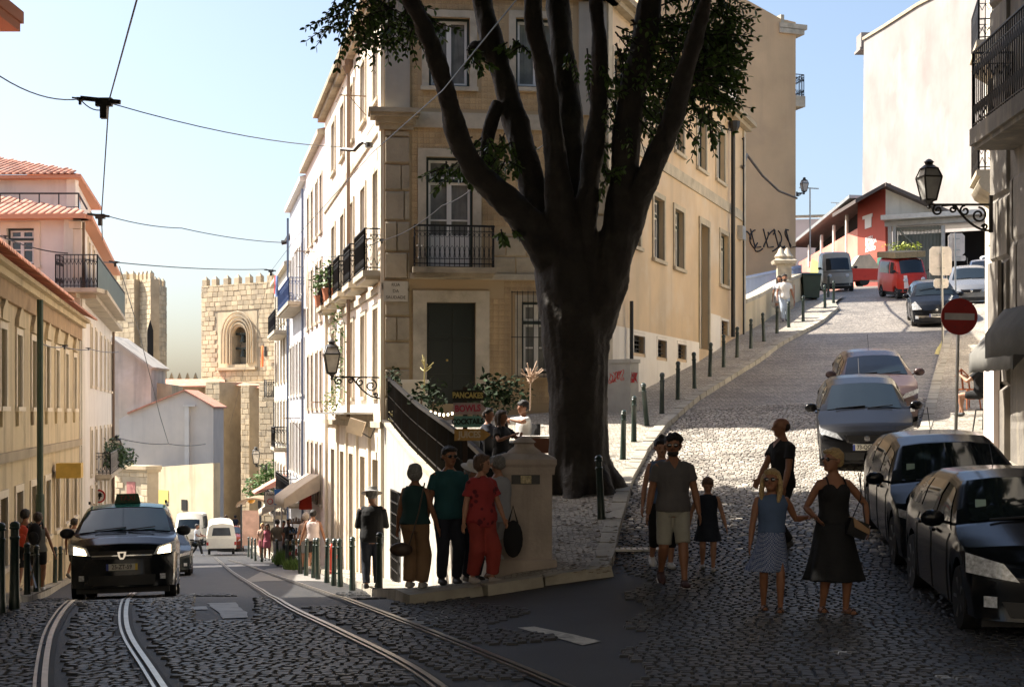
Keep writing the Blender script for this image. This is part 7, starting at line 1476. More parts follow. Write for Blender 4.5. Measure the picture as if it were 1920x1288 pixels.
# ================================================================== people
def skin(n, c): return mat('skin_'+n, c, .5, n=(9, .08), spec=.4)
SK = skin('light', (.42, .22, .14)); SKT = skin('tanned', (.27, .125, .07)); SKD = skin('deep', (.16, .075, .045))
def cloth(n, c, pat=None, rough=.85): 
    m = mat(n, c, rough, n=(5, .12), b=(35, .25)); return m
def ell(mb, c, r, n=14, M=None):
    pr = [(math.sin(a), -math.cos(a)) for a in np.linspace(0.12, math.pi-.12, 9)]; q = MB(); q.lathe(pr, n=n); X = Matrix.Translation(Vector(c)) @ (M or Matrix.Identity(4)) @ Matrix.Diagonal((*r, 1)); mb.add([X @ Vector(v) for v in q.v], q.f); return mb
def loft(mb, rings, n=18, ripple=None):
    vs = []
    for i, (c, rx, ry) in enumerate(rings):
        for k in range(n):
            a = math.tau*k/n; f = 1+(ripple(i, a) if ripple else 0); vs.append(Vector(c)+Vector((rx*math.cos(a)*f, ry*math.sin(a)*f, 0)))
    m = len(rings); mb.add(vs, [(i*n+k, i*n+(k+1) % n, (i+1)*n+(k+1) % n, (i+1)*n+k) for i in range(m-1) for k in range(n)]+[tuple(range(n-1, -1, -1)), tuple((m-1)*n+k for k in range(n))]); return mb
def ik(a, b, l1, l2, pole):
    a, b = Vector(a), Vector(b); d = b-a; L_ = min(d.length, (l1+l2)*.998); d = d.normalized(); b = a+d*L_; x = (l1*l1-l2*l2+L_*L_)/(2*L_); h = math.sqrt(max(0, l1*l1-x*x)); p = Vector(pole); p = (p-d*p.dot(d)).normalized(); return a+d*x+p*h, b
def folds(amp, sc=9.):
    def f(co_, no):
        out = co_.copy()
        for i, c in enumerate(co_): out[i] += no[i]*(amp*noise.noise(Vector((c[0]*sc, c[1]*sc, c[2]*sc*.45)))+amp*.5*noise.noise(Vector((c[0]*sc*2.3+5, c[1]*sc*2.3, c[2]*sc*2.2))))
        return out
    return f
def person(label, base, H, yaw=0., sk=SK, fem=False, build=1., lean=0., hands=None, feet=None, head=(0., 0.), hair=('short', (.02, .014, .01)), top=None, bottom=None, shoes=(.05, .05, .05), glasses=False, beard=False, near=True, hat=None, group=None, seat=None, dy=0, smile=False, fing=True):
    """faces -y at yaw 0; hands/feet: dict l/r -> local targets in units of H; head=(turn, nod)"""
    t = thing('person', label, 'person', base, (0, 0, yaw), group); vx = .0095 if near else .020
    hz_ = (seat if seat else .515*H); pel = Vector((0, dy*H, hz_)); b = build
    def T(z, x=0, y=0):   # torso point at standing height fraction z
        q = Vector((x*H, y*H, (z-.515)*H)); q = Matrix.Rotation(-lean, 3, 'X').inverted() @ q if False else Matrix.Rotation(lean, 3, 'X') @ q; return pel+q
    hip, wa, ch, sh = (.102, .072, .086, .100) if fem else (.094, .080, .098, .112)
    RG = [(.455, .060*b, .056*b), (.48, hip*.93*b, .068*b), (.52, hip*b, .072*b), (.565, (hip*.55+wa*.45)*b, .066*b), (.615, wa*b, .058*b), (.67, (wa*.45+ch*.55)*b, .062*b), (.72, ch*b, .070*b), (.765, sh*.95, .064*b), (.80, sh*.86, .052), (.825, .055, .040), (.85, .033, .034)]
    mb = MB(); loft(mb, [(T(z), rx*H, ry*H) for z, rx, ry in RG])
    if fem:
        for s in (-1, 1): ell(mb, T(.732, s*.040, -.042), (.042*H, .036*H, .044*H))
    tu, nd = head; hc = T(.927); hc = hc+Matrix.Rotation(tu, 3, 'Z') @ Vector((0, -.012*H, 0)); HM = Matrix.Translation(hc) @ Matrix.Rotation(tu, 4, 'Z') @ Matrix.Rotation(nd, 4, 'X'); h_ = .0695*H*(1.0 if H > 1.5 else 1.1)
    mb.tube([T(.80), T(.835), hc-Vector((0, 0, .03*H))], [.040*H, .033*H, .031*H], 12)
    def Hp(x, y, z): return HM @ Vector((x*h_, y*h_, z*h_))
    ell(mb, (0, 0, 0), (.78*h_, .92*h_, .80*h_), M=HM @ Matrix.Translation((0, .08*h_, .18*h_))); ell(mb, (0, 0, 0), (.62*h_, .66*h_, .82*h_), M=HM @ Matrix.Translation((0, -.16*h_, -.18*h_))); ell(mb, (0, 0, 0), (.36*h_, .32*h_, .30*h_), M=HM @ Matrix.Translation((0, -.46*h_, -.72*h_)))
    mb.tube([Hp(0, -.80, .14), Hp(0, -1.02, -.20), Hp(0, -.80, -.30)], [.07*h_, .15*h_, .10*h_], 8)
    for s in (-1, 1): ell(mb, (0, 0, 0), (.08*h_, .17*h_, .25*h_), 8, M=HM @ Matrix.Translation((s*.80*h_, .08*h_, -.03*h_)))
    A = {}; Lg = {}
    for key, s in (('l', 1), ('r', -1)):
        S = T(.792, s*(sh-.010)); tg = (hands or {}).get(key) or (s*.150, -.015, .475); tg = Vector(tg[:3])*H; pole = Vector(tg_ if False else (s*.5, 1, -.1)); 
        if hands and key in hands and hands[key] is not None and len(hands[key]) > 3: pole = Vector(hands[key][3:6])
        E, Wr = ik(S, tg, .175*H, .150*H, pole); A[key] = (S, E, Wr); u = 1. if not fem else .86; u *= (b*.5+.5)
        mb.tube([S+(T(.80)-S)*.45, S+Vector((-s*.004*H, 0, -.004*H)), S.lerp(E, .35), S.lerp(E, .8), E, E.lerp(Wr, .3), E.lerp(Wr, .75), Wr], [.024*H, .032*H*u, .030*H*u, .025*H*u, .0235*H*u, .025*H*u, .018*H*u, .0155*H*u], 12)
        d = (Wr-E).normalized(); fwd = Vector((0, -1, -.2)); sd = (fwd-d*fwd.dot(d)).normalized(); nrm = d.cross(sd)*s; pc = Wr+d*.024*H; MM = frame4(pc, sd, nrm, d, 1, 1, 1); ell(mb, (0, 0, 0), (.024*H, .011*H, .033*H), 10, M=MM)
        if near and fing:
            for k, (o, l) in enumerate(((.018, .034), (.006, .040), (-.006, .037), (-.017, .029))):
                a = pc+sd*o*H+d*.022*H; curl = -nrm*s*.35 if False else (Vector((-s, 0, 0))*.35); m1 = a+(d+curl*.4).normalized()*l*.55*H; m2 = m1+(d+curl*1.6).normalized()*l*.5*H; mb.tube([a-d*.01*H, a, m1, m2], [.0062*H, .0062*H, .0056*H, .0046*H], 6)
            a = pc+sd*.018*H-d*.012*H; mb.tube([a, a+(sd*.8+d*.7).normalized()*.022*H, a+(sd*.5+d).normalized()*.042*H], [.0075*H, .0065*H, .005*H], 6)
        else: ell(mb, (0, 0, 0), (.020*H, .012*H, .030*H), 8, M=Matrix.Translation(d*.045*H) @ MM)
        J = pel+Vector((s*.050*H, 0, -.01*H)); ft = (feet or {}).get(key) or (s*.055, 0, 0, 0); an = Vector((ft[0]*H, ft[1]*H, (ft[2]+.042)*H)); pole = Vector((s*.08, -1, 0)); K, an = ik(J, an, .247*H, .235*H, pole); Lg[key] = (J, K, an, ft[3] if len(ft) > 3 else 0)
        v = b*.6+.4; mb.tube([J+Vector((0, 0, .02*H)), J, J.lerp(K, .4), J.lerp(K, .85), K, K.lerp(an, .3), K.lerp(an, .7), an, an+Vector((0, 0, -.02*H))], [.048*H*v, .054*H*v, .047*H*v, .036*H*v, .033*H*v, .0335*H*v, .023*H, .0185*H, .02*H], 12)
        pt = ft[4] if len(ft) > 4 else 0; FM = Matrix.Translation(an+Vector((0, 0, -.012*H))) @ Matrix.Rotation(Lg[key][3], 4, 'Z') @ Matrix.Rotation(pt, 4, 'X')
        ell(mb, (0, 0, 0), (.026*H, .068*H, .019*H), 10, M=FM @ Matrix.Translation((0, -.045*H, -.010*H))); Lg[key] += (FM,)
    remeshed(mb, vx, 'body', sk, t, 2)
    # ---- face
    if near:
        dk = MATS.get('eye_dark') or mat('eye_dark', (.02, .013, .01), .2)
        if not glasses:
            for s in (-1, 1): q = MB(); ell(q, (0, 0, 0), (.10*h_, .05*h_, .05*h_), 8, M=HM @ Matrix.Translation((s*.28*h_, -.76*h_, .06*h_))); q.build('eye', dk, t, smooth=True); q = MB(); q.tube([Hp(s*.14, -.80, .20), Hp(s*.30, -.78, .24), Hp(s*.46, -.66, .18)], .022*h_, 5); q.build('eyebrow', dk, t)
        q = MB(); q.tube([Hp(-.20, -.74, -.50), Hp(0, -.82, -.49), Hp(.20, -.74, -.50)], .040*h_, 6); q.build('lips', mat('lips_'+sk.name, tuple(c*.62 if i else c*.9 for i, c in enumerate(sk.node_tree.nodes['Principled BSDF'].inputs['Base Color'].default_value[:3])), .4), t, smooth=True)
    if glasses:
        gm = MATS.get('sunglass') or mat('sunglass', (.008, .008, .009), .08, coat=1.); q = MB()
        for s in (-1, 1): ell(q, (0, 0, 0), (.25*h_, .06*h_, .18*h_), 10, M=HM @ Matrix.Translation((s*.29*h_, -.80*h_, .05*h_))); q.bar(Hp(s*.5, -.72, .10), Hp(s*.82, .05, .08), .05*h_)
        q.bar(Hp(-.1, -.9, .10), Hp(.1, -.9, .10), .05*h_); q.build('sunglasses', gm, t, smooth=True)
    def hm_(col, nm): k = 'hair_%d_%d' % (int(col[0]*999), int(col[1]*999)); return mat(k, col, .55, n=(60, .5), b=(120, .6))
    if beard: q = MB(); ell(q, (0, 0, 0), (.58*h_, .46*h_, .34*h_), M=HM @ Matrix.Translation((0, -.34*h_, -.72*h_))); q.tube([Hp(-.25, -.78, -.36), Hp(.25, -.78, -.36)], .07*h_, 6); remeshed(q, .008, 'beard', hm_(hair[1], 'b'), t, 1, disp=folds(.003, 60))
    # ---- hair
    st, hcl = hair[:2]; q = MB(); cap = lambda sx, sy, sz, dx, dy_, dz: ell(q, (0, 0, 0), (sx*h_, sy*h_, sz*h_), M=HM @ Matrix.Translation((dx*h_, dy_*h_, dz*h_)))
    if st != 'none':
        if st == 'balding': cap(.80, .62, .55, 0, .42, .02)
        else: cap(.86, .95, .84, 0, .20, .34); 
        if st in ('short', 'curly'): cap(.70, .5, .3, 0, -.35, .74); cap(.84, .6, .55, 0, .45, -.05)
        if st == 'curly':
            for k in range(26): a = random.uniform(0, math.tau); e = random.uniform(-.1, 1.2); q_ = (math.cos(a)*math.cos(e)*.84, .15+math.sin(a)*math.cos(e)*.9, .35+math.sin(e)*.82); 
            for k in range(30):
                a = random.uniform(0, math.tau); e = random.uniform(.0, 1.3); x, y, z = math.cos(a)*math.cos(e)*.82, .15+math.sin(a)*math.cos(e)*.92, .40+math.sin(e)*.78
                if y < -.3 and z < .55: continue
                cap(.2, .2, .18, x, y, z)
        if st == 'bob': cap(.94, .85, .95, 0, .25, .0); cap(.5, .5, .3, 0, -.30, .78)
        if st == 'bun': cap(.84, .62, .6, 0, .45, -.05); cap(.38, .38, .36, .05, .55 if len(hair) < 3 else hair[2], 1.05 if len(hair) < 4 else hair[3]); cap(.66, .4, .26, 0, -.42, .74)
        if st == 'long':
            cap(.68, .45, .28, 0, -.40, .76)
            for s in (-1, 1): q.tube([Hp(s*.62, .0, .55), Hp(s*.82, .02, .0), Hp(s*.88, -.02, -.8), Hp(s*.80, -.25, -1.55), Hp(s*.74, -.35, -2.1)], [.22*h_, .24*h_, .27*h_, .26*h_, .10*h_], 8)
            q.tube([Hp(0, .6, .4), Hp(0, .75, -.5), Hp(0, .7, -1.6)], [.7*h_, .62*h_, .45*h_], 12)
        if st == 'pony': cap(.82, .6, .6, 0, .45, -.05); q.tube([Hp(0, .9, .4), Hp(0, 1.3, .2), Hp(0, 1.25, -.7)], [.25*h_, .24*h_, .08*h_], 8); cap(.66, .4, .26, 0, -.42, .74)
        # keep the face clear
        remeshed(q, .010 if near else .016, 'hair', hm_(hcl, 'h'), t, 1, disp=folds(.010 if st == 'curly' else .007, 38))
    if hat:
        q = MB(); n = 24; q.lathe([(.95*h_, 0), (.92*h_, .25*h_), (.84*h_, .72*h_), (.4*h_, .86*h_), (0, .88*h_)], n=n); q.lathe([(.9*h_, .12*h_), (1.5*h_, -.10*h_), (1.52*h_, -.06*h_), (.9*h_, .18*h_)], n=n); X = HM @ Matrix.Translation((0, .08*h_, .42*h_)); q.v = [tuple(X @ Vector(v)) for v in q.v]; q.build('hat', hat, t, smooth=True)
    # ---- clothes
    def ringz(z0, z1, off, n=7, flare=0): 
        zz = np.linspace(z0, z1, n); zs = [r[0] for r in RG]; return [(T(z), (np.interp(z, zs, [r[1] for r in RG])+off+flare*(1-i/(n-1)))*H, (np.interp(z, zs, [r[2] for r in RG])+off*1.1+flare*.7*(1-i/(n-1)))*H) for i, z in enumerate(zz)]
    vc = .012 if near else .022; am = .0055 if near else .004
    if top:
        kind, m, z0 = top[0], top[1], top[2] if len(top) > 2 else .50; q = MB(); topz = {'dress': .755, 'tank': .80}.get(kind, .822); loft(q, ringz(z0, topz, .011, 9, .012))
        if fem:
            for s in (-1, 1): ell(q, T(.732, s*.040, -.042), (.052*H, .044*H, .056*H))
        fr = {'tee': .62, 'polo': .60, 'loose': .7, 'long': 1.0}.get(kind, 0)
        for key in 'lr':
            S, E, Wr = A[key]; C_ = T(.79)
            if fr >= 1: q.tube([S.lerp(C_, .6)+Vector((0, 0, .012*H)), S.lerp(C_, .25)+Vector((0, 0, .004*H)), S.lerp(E, .12), S.lerp(E, .5), E, E.lerp(Wr, .5), E.lerp(Wr, .92)], [.022*H, .035*H, .042*H, .040*H, .036*H, .031*H, .027*H], 12)
            elif fr: e = S.lerp(E, fr); q.tube([S.lerp(C_, .6)+Vector((0, 0, .012*H)), S.lerp(C_, .25)+Vector((0, 0, .004*H)), S.lerp(E, .10), S.lerp(E, fr*.55), e], [.022*H, .034*H, .040*H, .039*H, .041*H if kind != 'loose' else .048*H], 12)
            elif kind in ('sleeveless',): q.tube([S.lerp(C_, .5), S.lerp(C_, .12)], [.034*H, .036*H], 10)
            elif kind in ('tank', 'dress'): pass
        if fr or kind == 'sleeveless': q.tube([T(.80), T(.838)], [.046*H, .040*H], 12)
        remeshed(q, vc, 'shirt' if kind != 'dress' else 'bodice', m, t, 2, disp=folds(am))
        if kind in ('tank', 'dress'):
            for s in (-1, 1): q = MB(); pts = [T(.755, s*.055, -.078), T(.79, s*.055, -.062), T(.826, s*.052, -.02), T(.82, s*.052, .025), T(.77, s*.05, .072)]; q.tube(pts, .010*H if kind == 'tank' else .0055*H, 6); q.build('strap', m, t, smooth=True)
        if kind == 'polo': q = MB(); q.prism([T(.84, -.035, -.030), T(.845, .035, -.030), T(.805, .02, -.066), T(.775, 0, -.078), T(.805, -.02, -.066)], (0, -.003, 0)); q.build('collar_opening', sk, t)
    if bottom:
        kind, m = bottom[0], bottom[1]; q = MB()
        if kind in ('shorts', 'trousers', 'wide'):
            loft(q, ringz(.462, .585, .010, 5)); fr = bottom[2] if len(bottom) > 2 else {'shorts': .92, 'trousers': 2, 'wide': 2}[kind]
            for key in 'lr':
                J, K, an = Lg[key][:3]; g_ = .012
                if fr < 1.01: e = J.lerp(K, fr); q.tube([J+Vector((0, 0, .03*H)), J, J.lerp(K, .5), e], [.048*H*b, .060*H*b, .052*H*b, .047*H*b], 14)
                else:
                    e = K.lerp(an, (fr-1)*.93); w_ = 1.0 if kind == 'trousers' else 1.35; q.tube([J+Vector((0, 0, .03*H)), J, J.lerp(K, .5), K, K.lerp(e, .5), e], [.050*H*b, .064*H*b, .056*H, .047*H*w_, .043*H*w_, .038*H*w_], 14)
            remeshed(q, vc, kind if kind != 'wide' else 'trousers', m, t, 2, disp=folds(am*1.2, 7))
        if kind in ('skirt', 'dress'):
            hem = bottom[2]; fl_ = bottom[3]; zt = .755 if kind == 'dress' else .60; sway = bottom[4] if len(bottom) > 4 else 0; rows = []
            if kind == 'dress': rows = ringz(.52, .70, .012, 4)[::-1]; rows = rows[::-1]
            n = 9; low = []
            for i in range(n): k = i/(n-1); z = hem+(.52-hem)*k; r0 = hip*b+.014; rr = fl_+(r0-fl_)*k**.8; c0 = Vector((sway*H*(1-k)**1.3, 0, 0))+Vector((pel.x, pel.y-.012*H*(1-k), z*H)); low.append((c0, rr*H, rr*H*.94))
            up = [(T(z), (x)*H, y*H) for z, x, y in ((.56, (hip*.6+wa*.4)*b+.013, .075), (.61, wa*b+.013, .069))] ; up += [(T(.66), (wa*.5+ch*.5)*b+.012, .074)] if kind == 'dress' else []
            q = MB(); loft(q, low+up, 40, lambda i, a: (.075*max(0, 1-i/7.)*math.sin(a*7+1.3*math.sin(a*2)))); remeshed(q, vc, 'skirt', m, t, 1, disp=folds(am, 6))
    for key in 'lr':
        FM = Lg[key][4]; q = MB(); X = FM
        if shoes[0] == 'sandal':
            ell(q, (0, 0, 0), (.030*H, .074*H, .008*H), 10, M=X @ Matrix.Translation((0, -.045*H, -.026*H))); q.v = q.v
            for yy in (-.085, -.04, .0): q.tube([X @ Vector((-.028*H, yy*H, -.02*H)), X @ Vector((0, yy*H, .014*H)), X @ Vector((.028*H, yy*H, -.02*H))], .0055*H, 6)
            q.build('sandal', mat('sandal_%d' % int(shoes[1][0]*99), shoes[1], .6), t, smooth=True)
        else:
            ell(q, (0, 0, 0), (.031*H, .076*H, .024*H), 12, M=X @ Matrix.Translation((0, -.045*H, -.008*H))); q.tube([X @ Vector((0, 0, -.02*H)), X @ Vector((0, .0, .022*H))], [.03*H, .025*H], 10)
            o = remeshed(q, .010 if near else .016, 'shoe', mat('shoe_%d_%d' % (int(shoes[0]*99), int(shoes[2]*99)), shoes[:3], .6), t, 1)
            if len(shoes) > 3 and near: q = MB(); ell(q, (0, 0, 0), (.033*H, .078*H, .008*H), 12, M=X @ Matrix.Translation((0, -.045*H, -.026*H))); q.build('sole', MATS['sign_white'], t, smooth=True)
    return t, A, Lg, T
def dist(px, Hm, hpx): return Hm*F/hpx
def at(px, Y, side, up=0.): return gnd(W(px, 0, Y).x, Y, side, up)
c_grey = cloth('grey_polo_cloth', (.10, .093, .095)); c_short = cloth('pale_khaki_cloth', (.33, .32, .27)); c_blk = cloth('black_cloth', (.008, .008, .009)); c_blue = cloth('denim_blue_cloth', (.075, .12, .22))
c_navy = cloth('navy_cloth', (.012, .016, .028)); c_white = cloth('white_cloth', (.66, .64, .61)); c_teal = cloth('teal_cloth', (.012, .075, .085)); c_dteal = cloth('dark_teal_cloth', (.012, .045, .045)); c_tanp = cloth('tan_cloth', (.21, .125, .065)); c_crim = cloth('crimson_floral_cloth', (.33, .035, .035)); c_lg = cloth('light_grey_cloth', (.36, .37, .40)); c_pink = cloth('pink_cloth', (.42, .12, .16))
# floral print on the crimson blouse, gingham on the girl's skirt
N, L, p = nodes(c_crim); g = N.new('ShaderNodeNewGeometry'); v = N.new('ShaderNodeTexVoronoi'); v.inputs['Scale'].default_value = 11; L.new(g.outputs['Position'], v.inputs['Vector']); r_ = N.new('ShaderNodeMapRange'); r_.inputs[1].default_value = .30; r_.inputs[2].default_value = .36; r_.inputs[3].default_value = 1; r_.inputs[4].default_value = 0; L.new(v.outputs['Distance'], r_.inputs[0]); x_ = N.new('ShaderNodeMix'); x_.data_type = 'RGBA'; x_.inputs[6].default_value = (.33, .035, .035, 1); x_.inputs[7].default_value = (.12, .012, .02, 1); L.new(r_.outputs[0], x_.inputs[0]); L.new(x_.outputs[2], p.inputs['Base Color'])
c_ging = cloth('blue_gingham_cloth', (.10, .15, .28)); N, L, p = nodes(c_ging); g = N.new('ShaderNodeTexCoord'); v = N.new('ShaderNodeTexChecker'); v.inputs['Scale'].default_value = 70; v.inputs[1].default_value = (.27, .31, .42, 1); v.inputs[2].default_value = (.045, .08, .20, 1); L.new(g.outputs['Object'], v.inputs['Vector']); L.new(v.outputs['Color'], p.inputs['Base Color'])
BL = (.42, .29, .13); BR = (.05, .028, .015); GR = (.22, .21, .20); BK = (.012, .009, .007)
# ---- right hand walkers
P1 = person('man in grey polo shirt and pale shorts walking toward us', at(1262, 16.9, 'R'), 1.79, .05, SKT, build=1.06, hair=('curly', BK), beard=True, glasses=True, head=(-.2, 0), top=('polo', c_grey, .49), bottom=('shorts', c_short, .95), hands={'l': (.165, -.05, .48), 'r': (-.165, .03, .47)}, feet={'l': (.055, -.13, 0, 0), 'r': (-.06, .14, .035, 0, .5)}, shoes=(.05, .02, .02, 1))[0]
person('woman with top bun and blue top half hidden behind the bearded man', at(1240, 18.2, 'R'), 1.66, .1, SK, True, hair=('bun', BK, .3, 1.1), top=('sleeveless', c_blue), bottom=('trousers', c_blk, 1.5), feet={'l': (.06, -.06, 0), 'r': (-.05, .12, .03, 0, .4)}, shoes=(.6, .6, .6), head=(-.1, .2))
person('small girl in dark sleeveless dress looking down beside the bearded man', at(1327, 17.8, 'R'), 1.16, -.05, SK, False, hair=('bun', (.16, .09, .05), .6, .7), top=('sleeveless', c_navy), bottom=('skirt', c_navy, .33, .15), head=(.1, .45), hands={'r': (-.20, -.03, .50), 'l': (.20, -.02, .46)}, feet={'l': (.05, -.08, 0), 'r': (-.05, .08, .02)}, shoes=(.3, .28, .27))
person('balding man in black short sleeved shirt turned to the left', at(1467, 18.9, 'R'), 1.80, -1.15, SKT, build=1.0, hair=('balding', (.03, .02, .015)), head=(-.25, .05), top=('polo', c_blk, .48), bottom=('trousers', c_blk, 2), hands={'l': (.16, -.10, .47), 'r': (-.03, -.19, .54, -.6, .6, -.3)}, feet={'l': (.05, -.10, 0), 'r': (-.05, .10, .03, 0, .4)}, beard=False)
Gp = at(1447, 14.85, 'R'); Wp = at(1563, 14.7, 'R')
hx = (1519-1447)/F*14.8; gh = (HZ-968)/F*14.8-Gp.z
gt = person('blonde girl in blue shirt and gingham skirt holding hands with the woman', Gp, 1.47, -.12, SKT, False, .9, hair=('long', BL), glasses=True, top=('sleeveless', c_blue, .56), bottom=('skirt', c_ging, .29, .155, -.035), hands={'l': ((hx-.02)/1.47, -.05, gh/1.47, .3, .5, -.8), 'r': (-.155, -.06, .47)}, feet={'l': (.055, -.08, 0, -.1), 'r': (-.055, .04, .0, .1)}, shoes=('sandal', (.06, .04, .035)), head=(-.25, -.12))[0]
wh = (HZ-968)/F*14.8-Wp.z; wx = (1521-1563)/F*14.8
wt, wA, _, wT = person('blonde woman in long black strappy dress with tan handbag holding the girl\'s hand', Wp, 1.70, .12, SKT, True, .98, hair=('bun', BL, .85, .55), glasses=True, head=(-1.15, -.1), top=('dress', c_blk, .55), bottom=('dress', c_blk, .205, .185), hands={'r': ((wx+.00)/1.7, -.09, wh/1.7, -.35, .9, -.3), 'l': (.185, -.07, .525, 1, .6, .1)}, feet={'l': (.055, -.06, 0, .2), 'r': (-.06, .03, 0, -.2)}, shoes=('sandal', (.09, .045, .03)))
mb = MB(); mb.lathe([(.035, -.008), (.035, .008)], n=10); 
bag = thing('handbag', 'small tan and black handbag hanging at the side of the woman in black', 'bag', W(1608, 985, 14.55)); mb = MB(); mb.box((-.11, -.05, -.12), (.10, .05, .05)); mb.build('bag_body', m_trim, bag); mb = MB(); mb.prism([(-.10, -.06, .06), (.11, -.06, .0), (.13, -.06, -.05), (-.05, -.06, -.03)], (0, .11, 0)); mb.build('flap', mat('tan_leather', (.36, .22, .12), .5), bag); bag.rotation_euler = (0, .35, .2)
mb = MB(); a = W(1594, 880, 14.9)-bag.location; mb.tube([(-.08, 0, .05), a*.5+Vector((-.02, -.08, 0)), a], .006, 5); mb.tube([(.08, 0, .03), a*.5+Vector((.03, -.02, 0)), a+Vector((0, .05, 0))], .006, 5); mb.build('shoulder_strap', m_trim, bag)
q = wA['l'][2]; mb = MB(); mb.tube([Vector(q)+Vector((.03*math.cos(a), .03*math.sin(a), .01)) for a in np.linspace(0, 6.28, 10)], .008, 5); mb.build('wristwatch', MATS['sign_white'], wt)
# ---- up the hill
person('man in white T-shirt and pale jeans walking down the hill pavement', gp(1471, 604, 'R', .12), 1.80, -.1, SKT, hair=('short', BK), beard=True, top=('tee', c_white, .47), bottom=('trousers', cloth('pale_jeans', (.34, .40, .48)), 2), near=False, hands={'l': (.19, -.04, .48), 'r': (-.16, -.1, .5)}, feet={'l': (.05, .06, .02), 'r': (-.04, -.1, 0)}, shoes=(.1, .1, .12))
person('woman with a white plastic bag just behind the man in white', gp(1461, 598, 'R', .12), 1.66, -.1, SKT, True, hair=('long', BK), top=('tee', c_lg), bottom=('skirt', c_lg, .36, .11), near=False, shoes=(.2, .15, .12))
p = gp(1453, 598, 'R', .12); bg_ = thing('plastic_bag', 'white plastic bag carried low beside the man in white', 'bag', p+Vector((0, 0, .62))); mb = MB(); ell(mb, (0, 0, 0), (.16, .1, .2)); mb.tube([(0, 0, .15), (0, 0, .34)], [.06, .02], 6); mb.build('bag', c_white, bg_, smooth=True)
# ---- tourists at the corner
person('man in dark clothes and light sun hat seen from behind by the kerb bollard', at(697, 24.6, 'L', .12), 1.74, math.pi+.1, SK, build=1.12, hair=('short', GR), top=('long', c_blk, .47), bottom=('trousers', c_navy, 2), hat=cloth('straw_sunhat', (.40, .38, .36)), hands={'l': (.05, -.15, .62, .7, .5, -1), 'r': (-.05, -.15, .64, -.7, .5, -1)}, head=(0, .3), fing=False, shoes=(.03, .03, .03))
person('grey haired woman in dark sleeveless top and tan trousers seen from behind', at(778, 18.3, 'L', .12), 1.60, math.pi-.3, SKT, True, 1.12, hair=('bob', GR), top=('sleeveless', c_dteal, .52), bottom=('wide', c_tanp, 2), hands={'l': (.17, -.05, .47), 'r': (-.17, -.08, .48)}, shoes=(.4, .38, .36))
person('tall man in teal T-shirt and sunglasses standing between the tourists', at(842, 18.6, 'L', .12), 1.80, .25, SKT, build=1.12, hair=('short', (.02, .017, .015)), glasses=True, top=('tee', c_teal, .48), bottom=('trousers', c_navy, 2), hands={'l': (.17, -.03, .47), 'r': (-.17, -.02, .47)}, shoes=(.04, .04, .05), head=(.2, 0))
person('person in white bucket hat mostly hidden behind the woman in crimson', at(884, 18.9, 'L', .12), 1.58, .6, SK, True, hair=('bob', GR), top=('tee', c_navy), bottom=('trousers', c_navy, 2), hat=c_white, head=(.2, .4), shoes=(.05, .05, .05))
person('woman in crimson floral blouse and red trousers looking to the right', at(902, 17.9, 'L', .12), 1.62, .55, SK, True, 1.2, hair=('bob', (.10, .06, .04)), top=('loose', c_crim, .44), bottom=('wide', cloth('brick_red_cloth', (.30, .04, .03)), 1.9), head=(.75, .05), hands={'l': (.15, -.10, .50), 'r': (-.17, -.02, .46)}, shoes=(.5, .45, .42), feet={'l': (.07, -.05, 0, .3), 'r': (-.05, .05, 0)})
person('person in pale grey shirt and white trousers behind the woman in crimson', at(934, 18.5, 'L', .12), 1.60, math.pi+.6, SK, False, 1.1, hair=('short', GR), top=('loose', c_lg, .46), bottom=('trousers', cloth('pale_trousers', (.44, .44, .46)), 1.85), hands={'l': (.17, -.06, .48), 'r': (-.17, -.05, .48)}, shoes=('sandal', (.10, .06, .04)))
mb = MB(); bg_ = thing('tote_bag', 'limp black shoulder bag hanging beside the stone pedestal', 'bag', W(962, 1010, 18.2)); ell(mb, (0, 0, 0), (.13, .07, .24)); mb.tube([(-.06, 0, .2), (0, 0, .42), (.06, 0, .2)], .012, 5); mb.build('bag', c_blk, bg_, smooth=True)
mb = MB(); bg_ = thing('belt_bag', 'dark brown bag hanging at the hip of the grey haired woman', 'bag', W(752, 1030, 18.1)); ell(mb, (0, 0, 0), (.15, .07, .09)); mb.tube([(.1, 0, .05), (.22, -.02, .45), (.3, .0, .85)], .010, 5); mb.build('bag', mat('dark_brown_leather', (.06, .035, .022), .5), bg_, smooth=True)
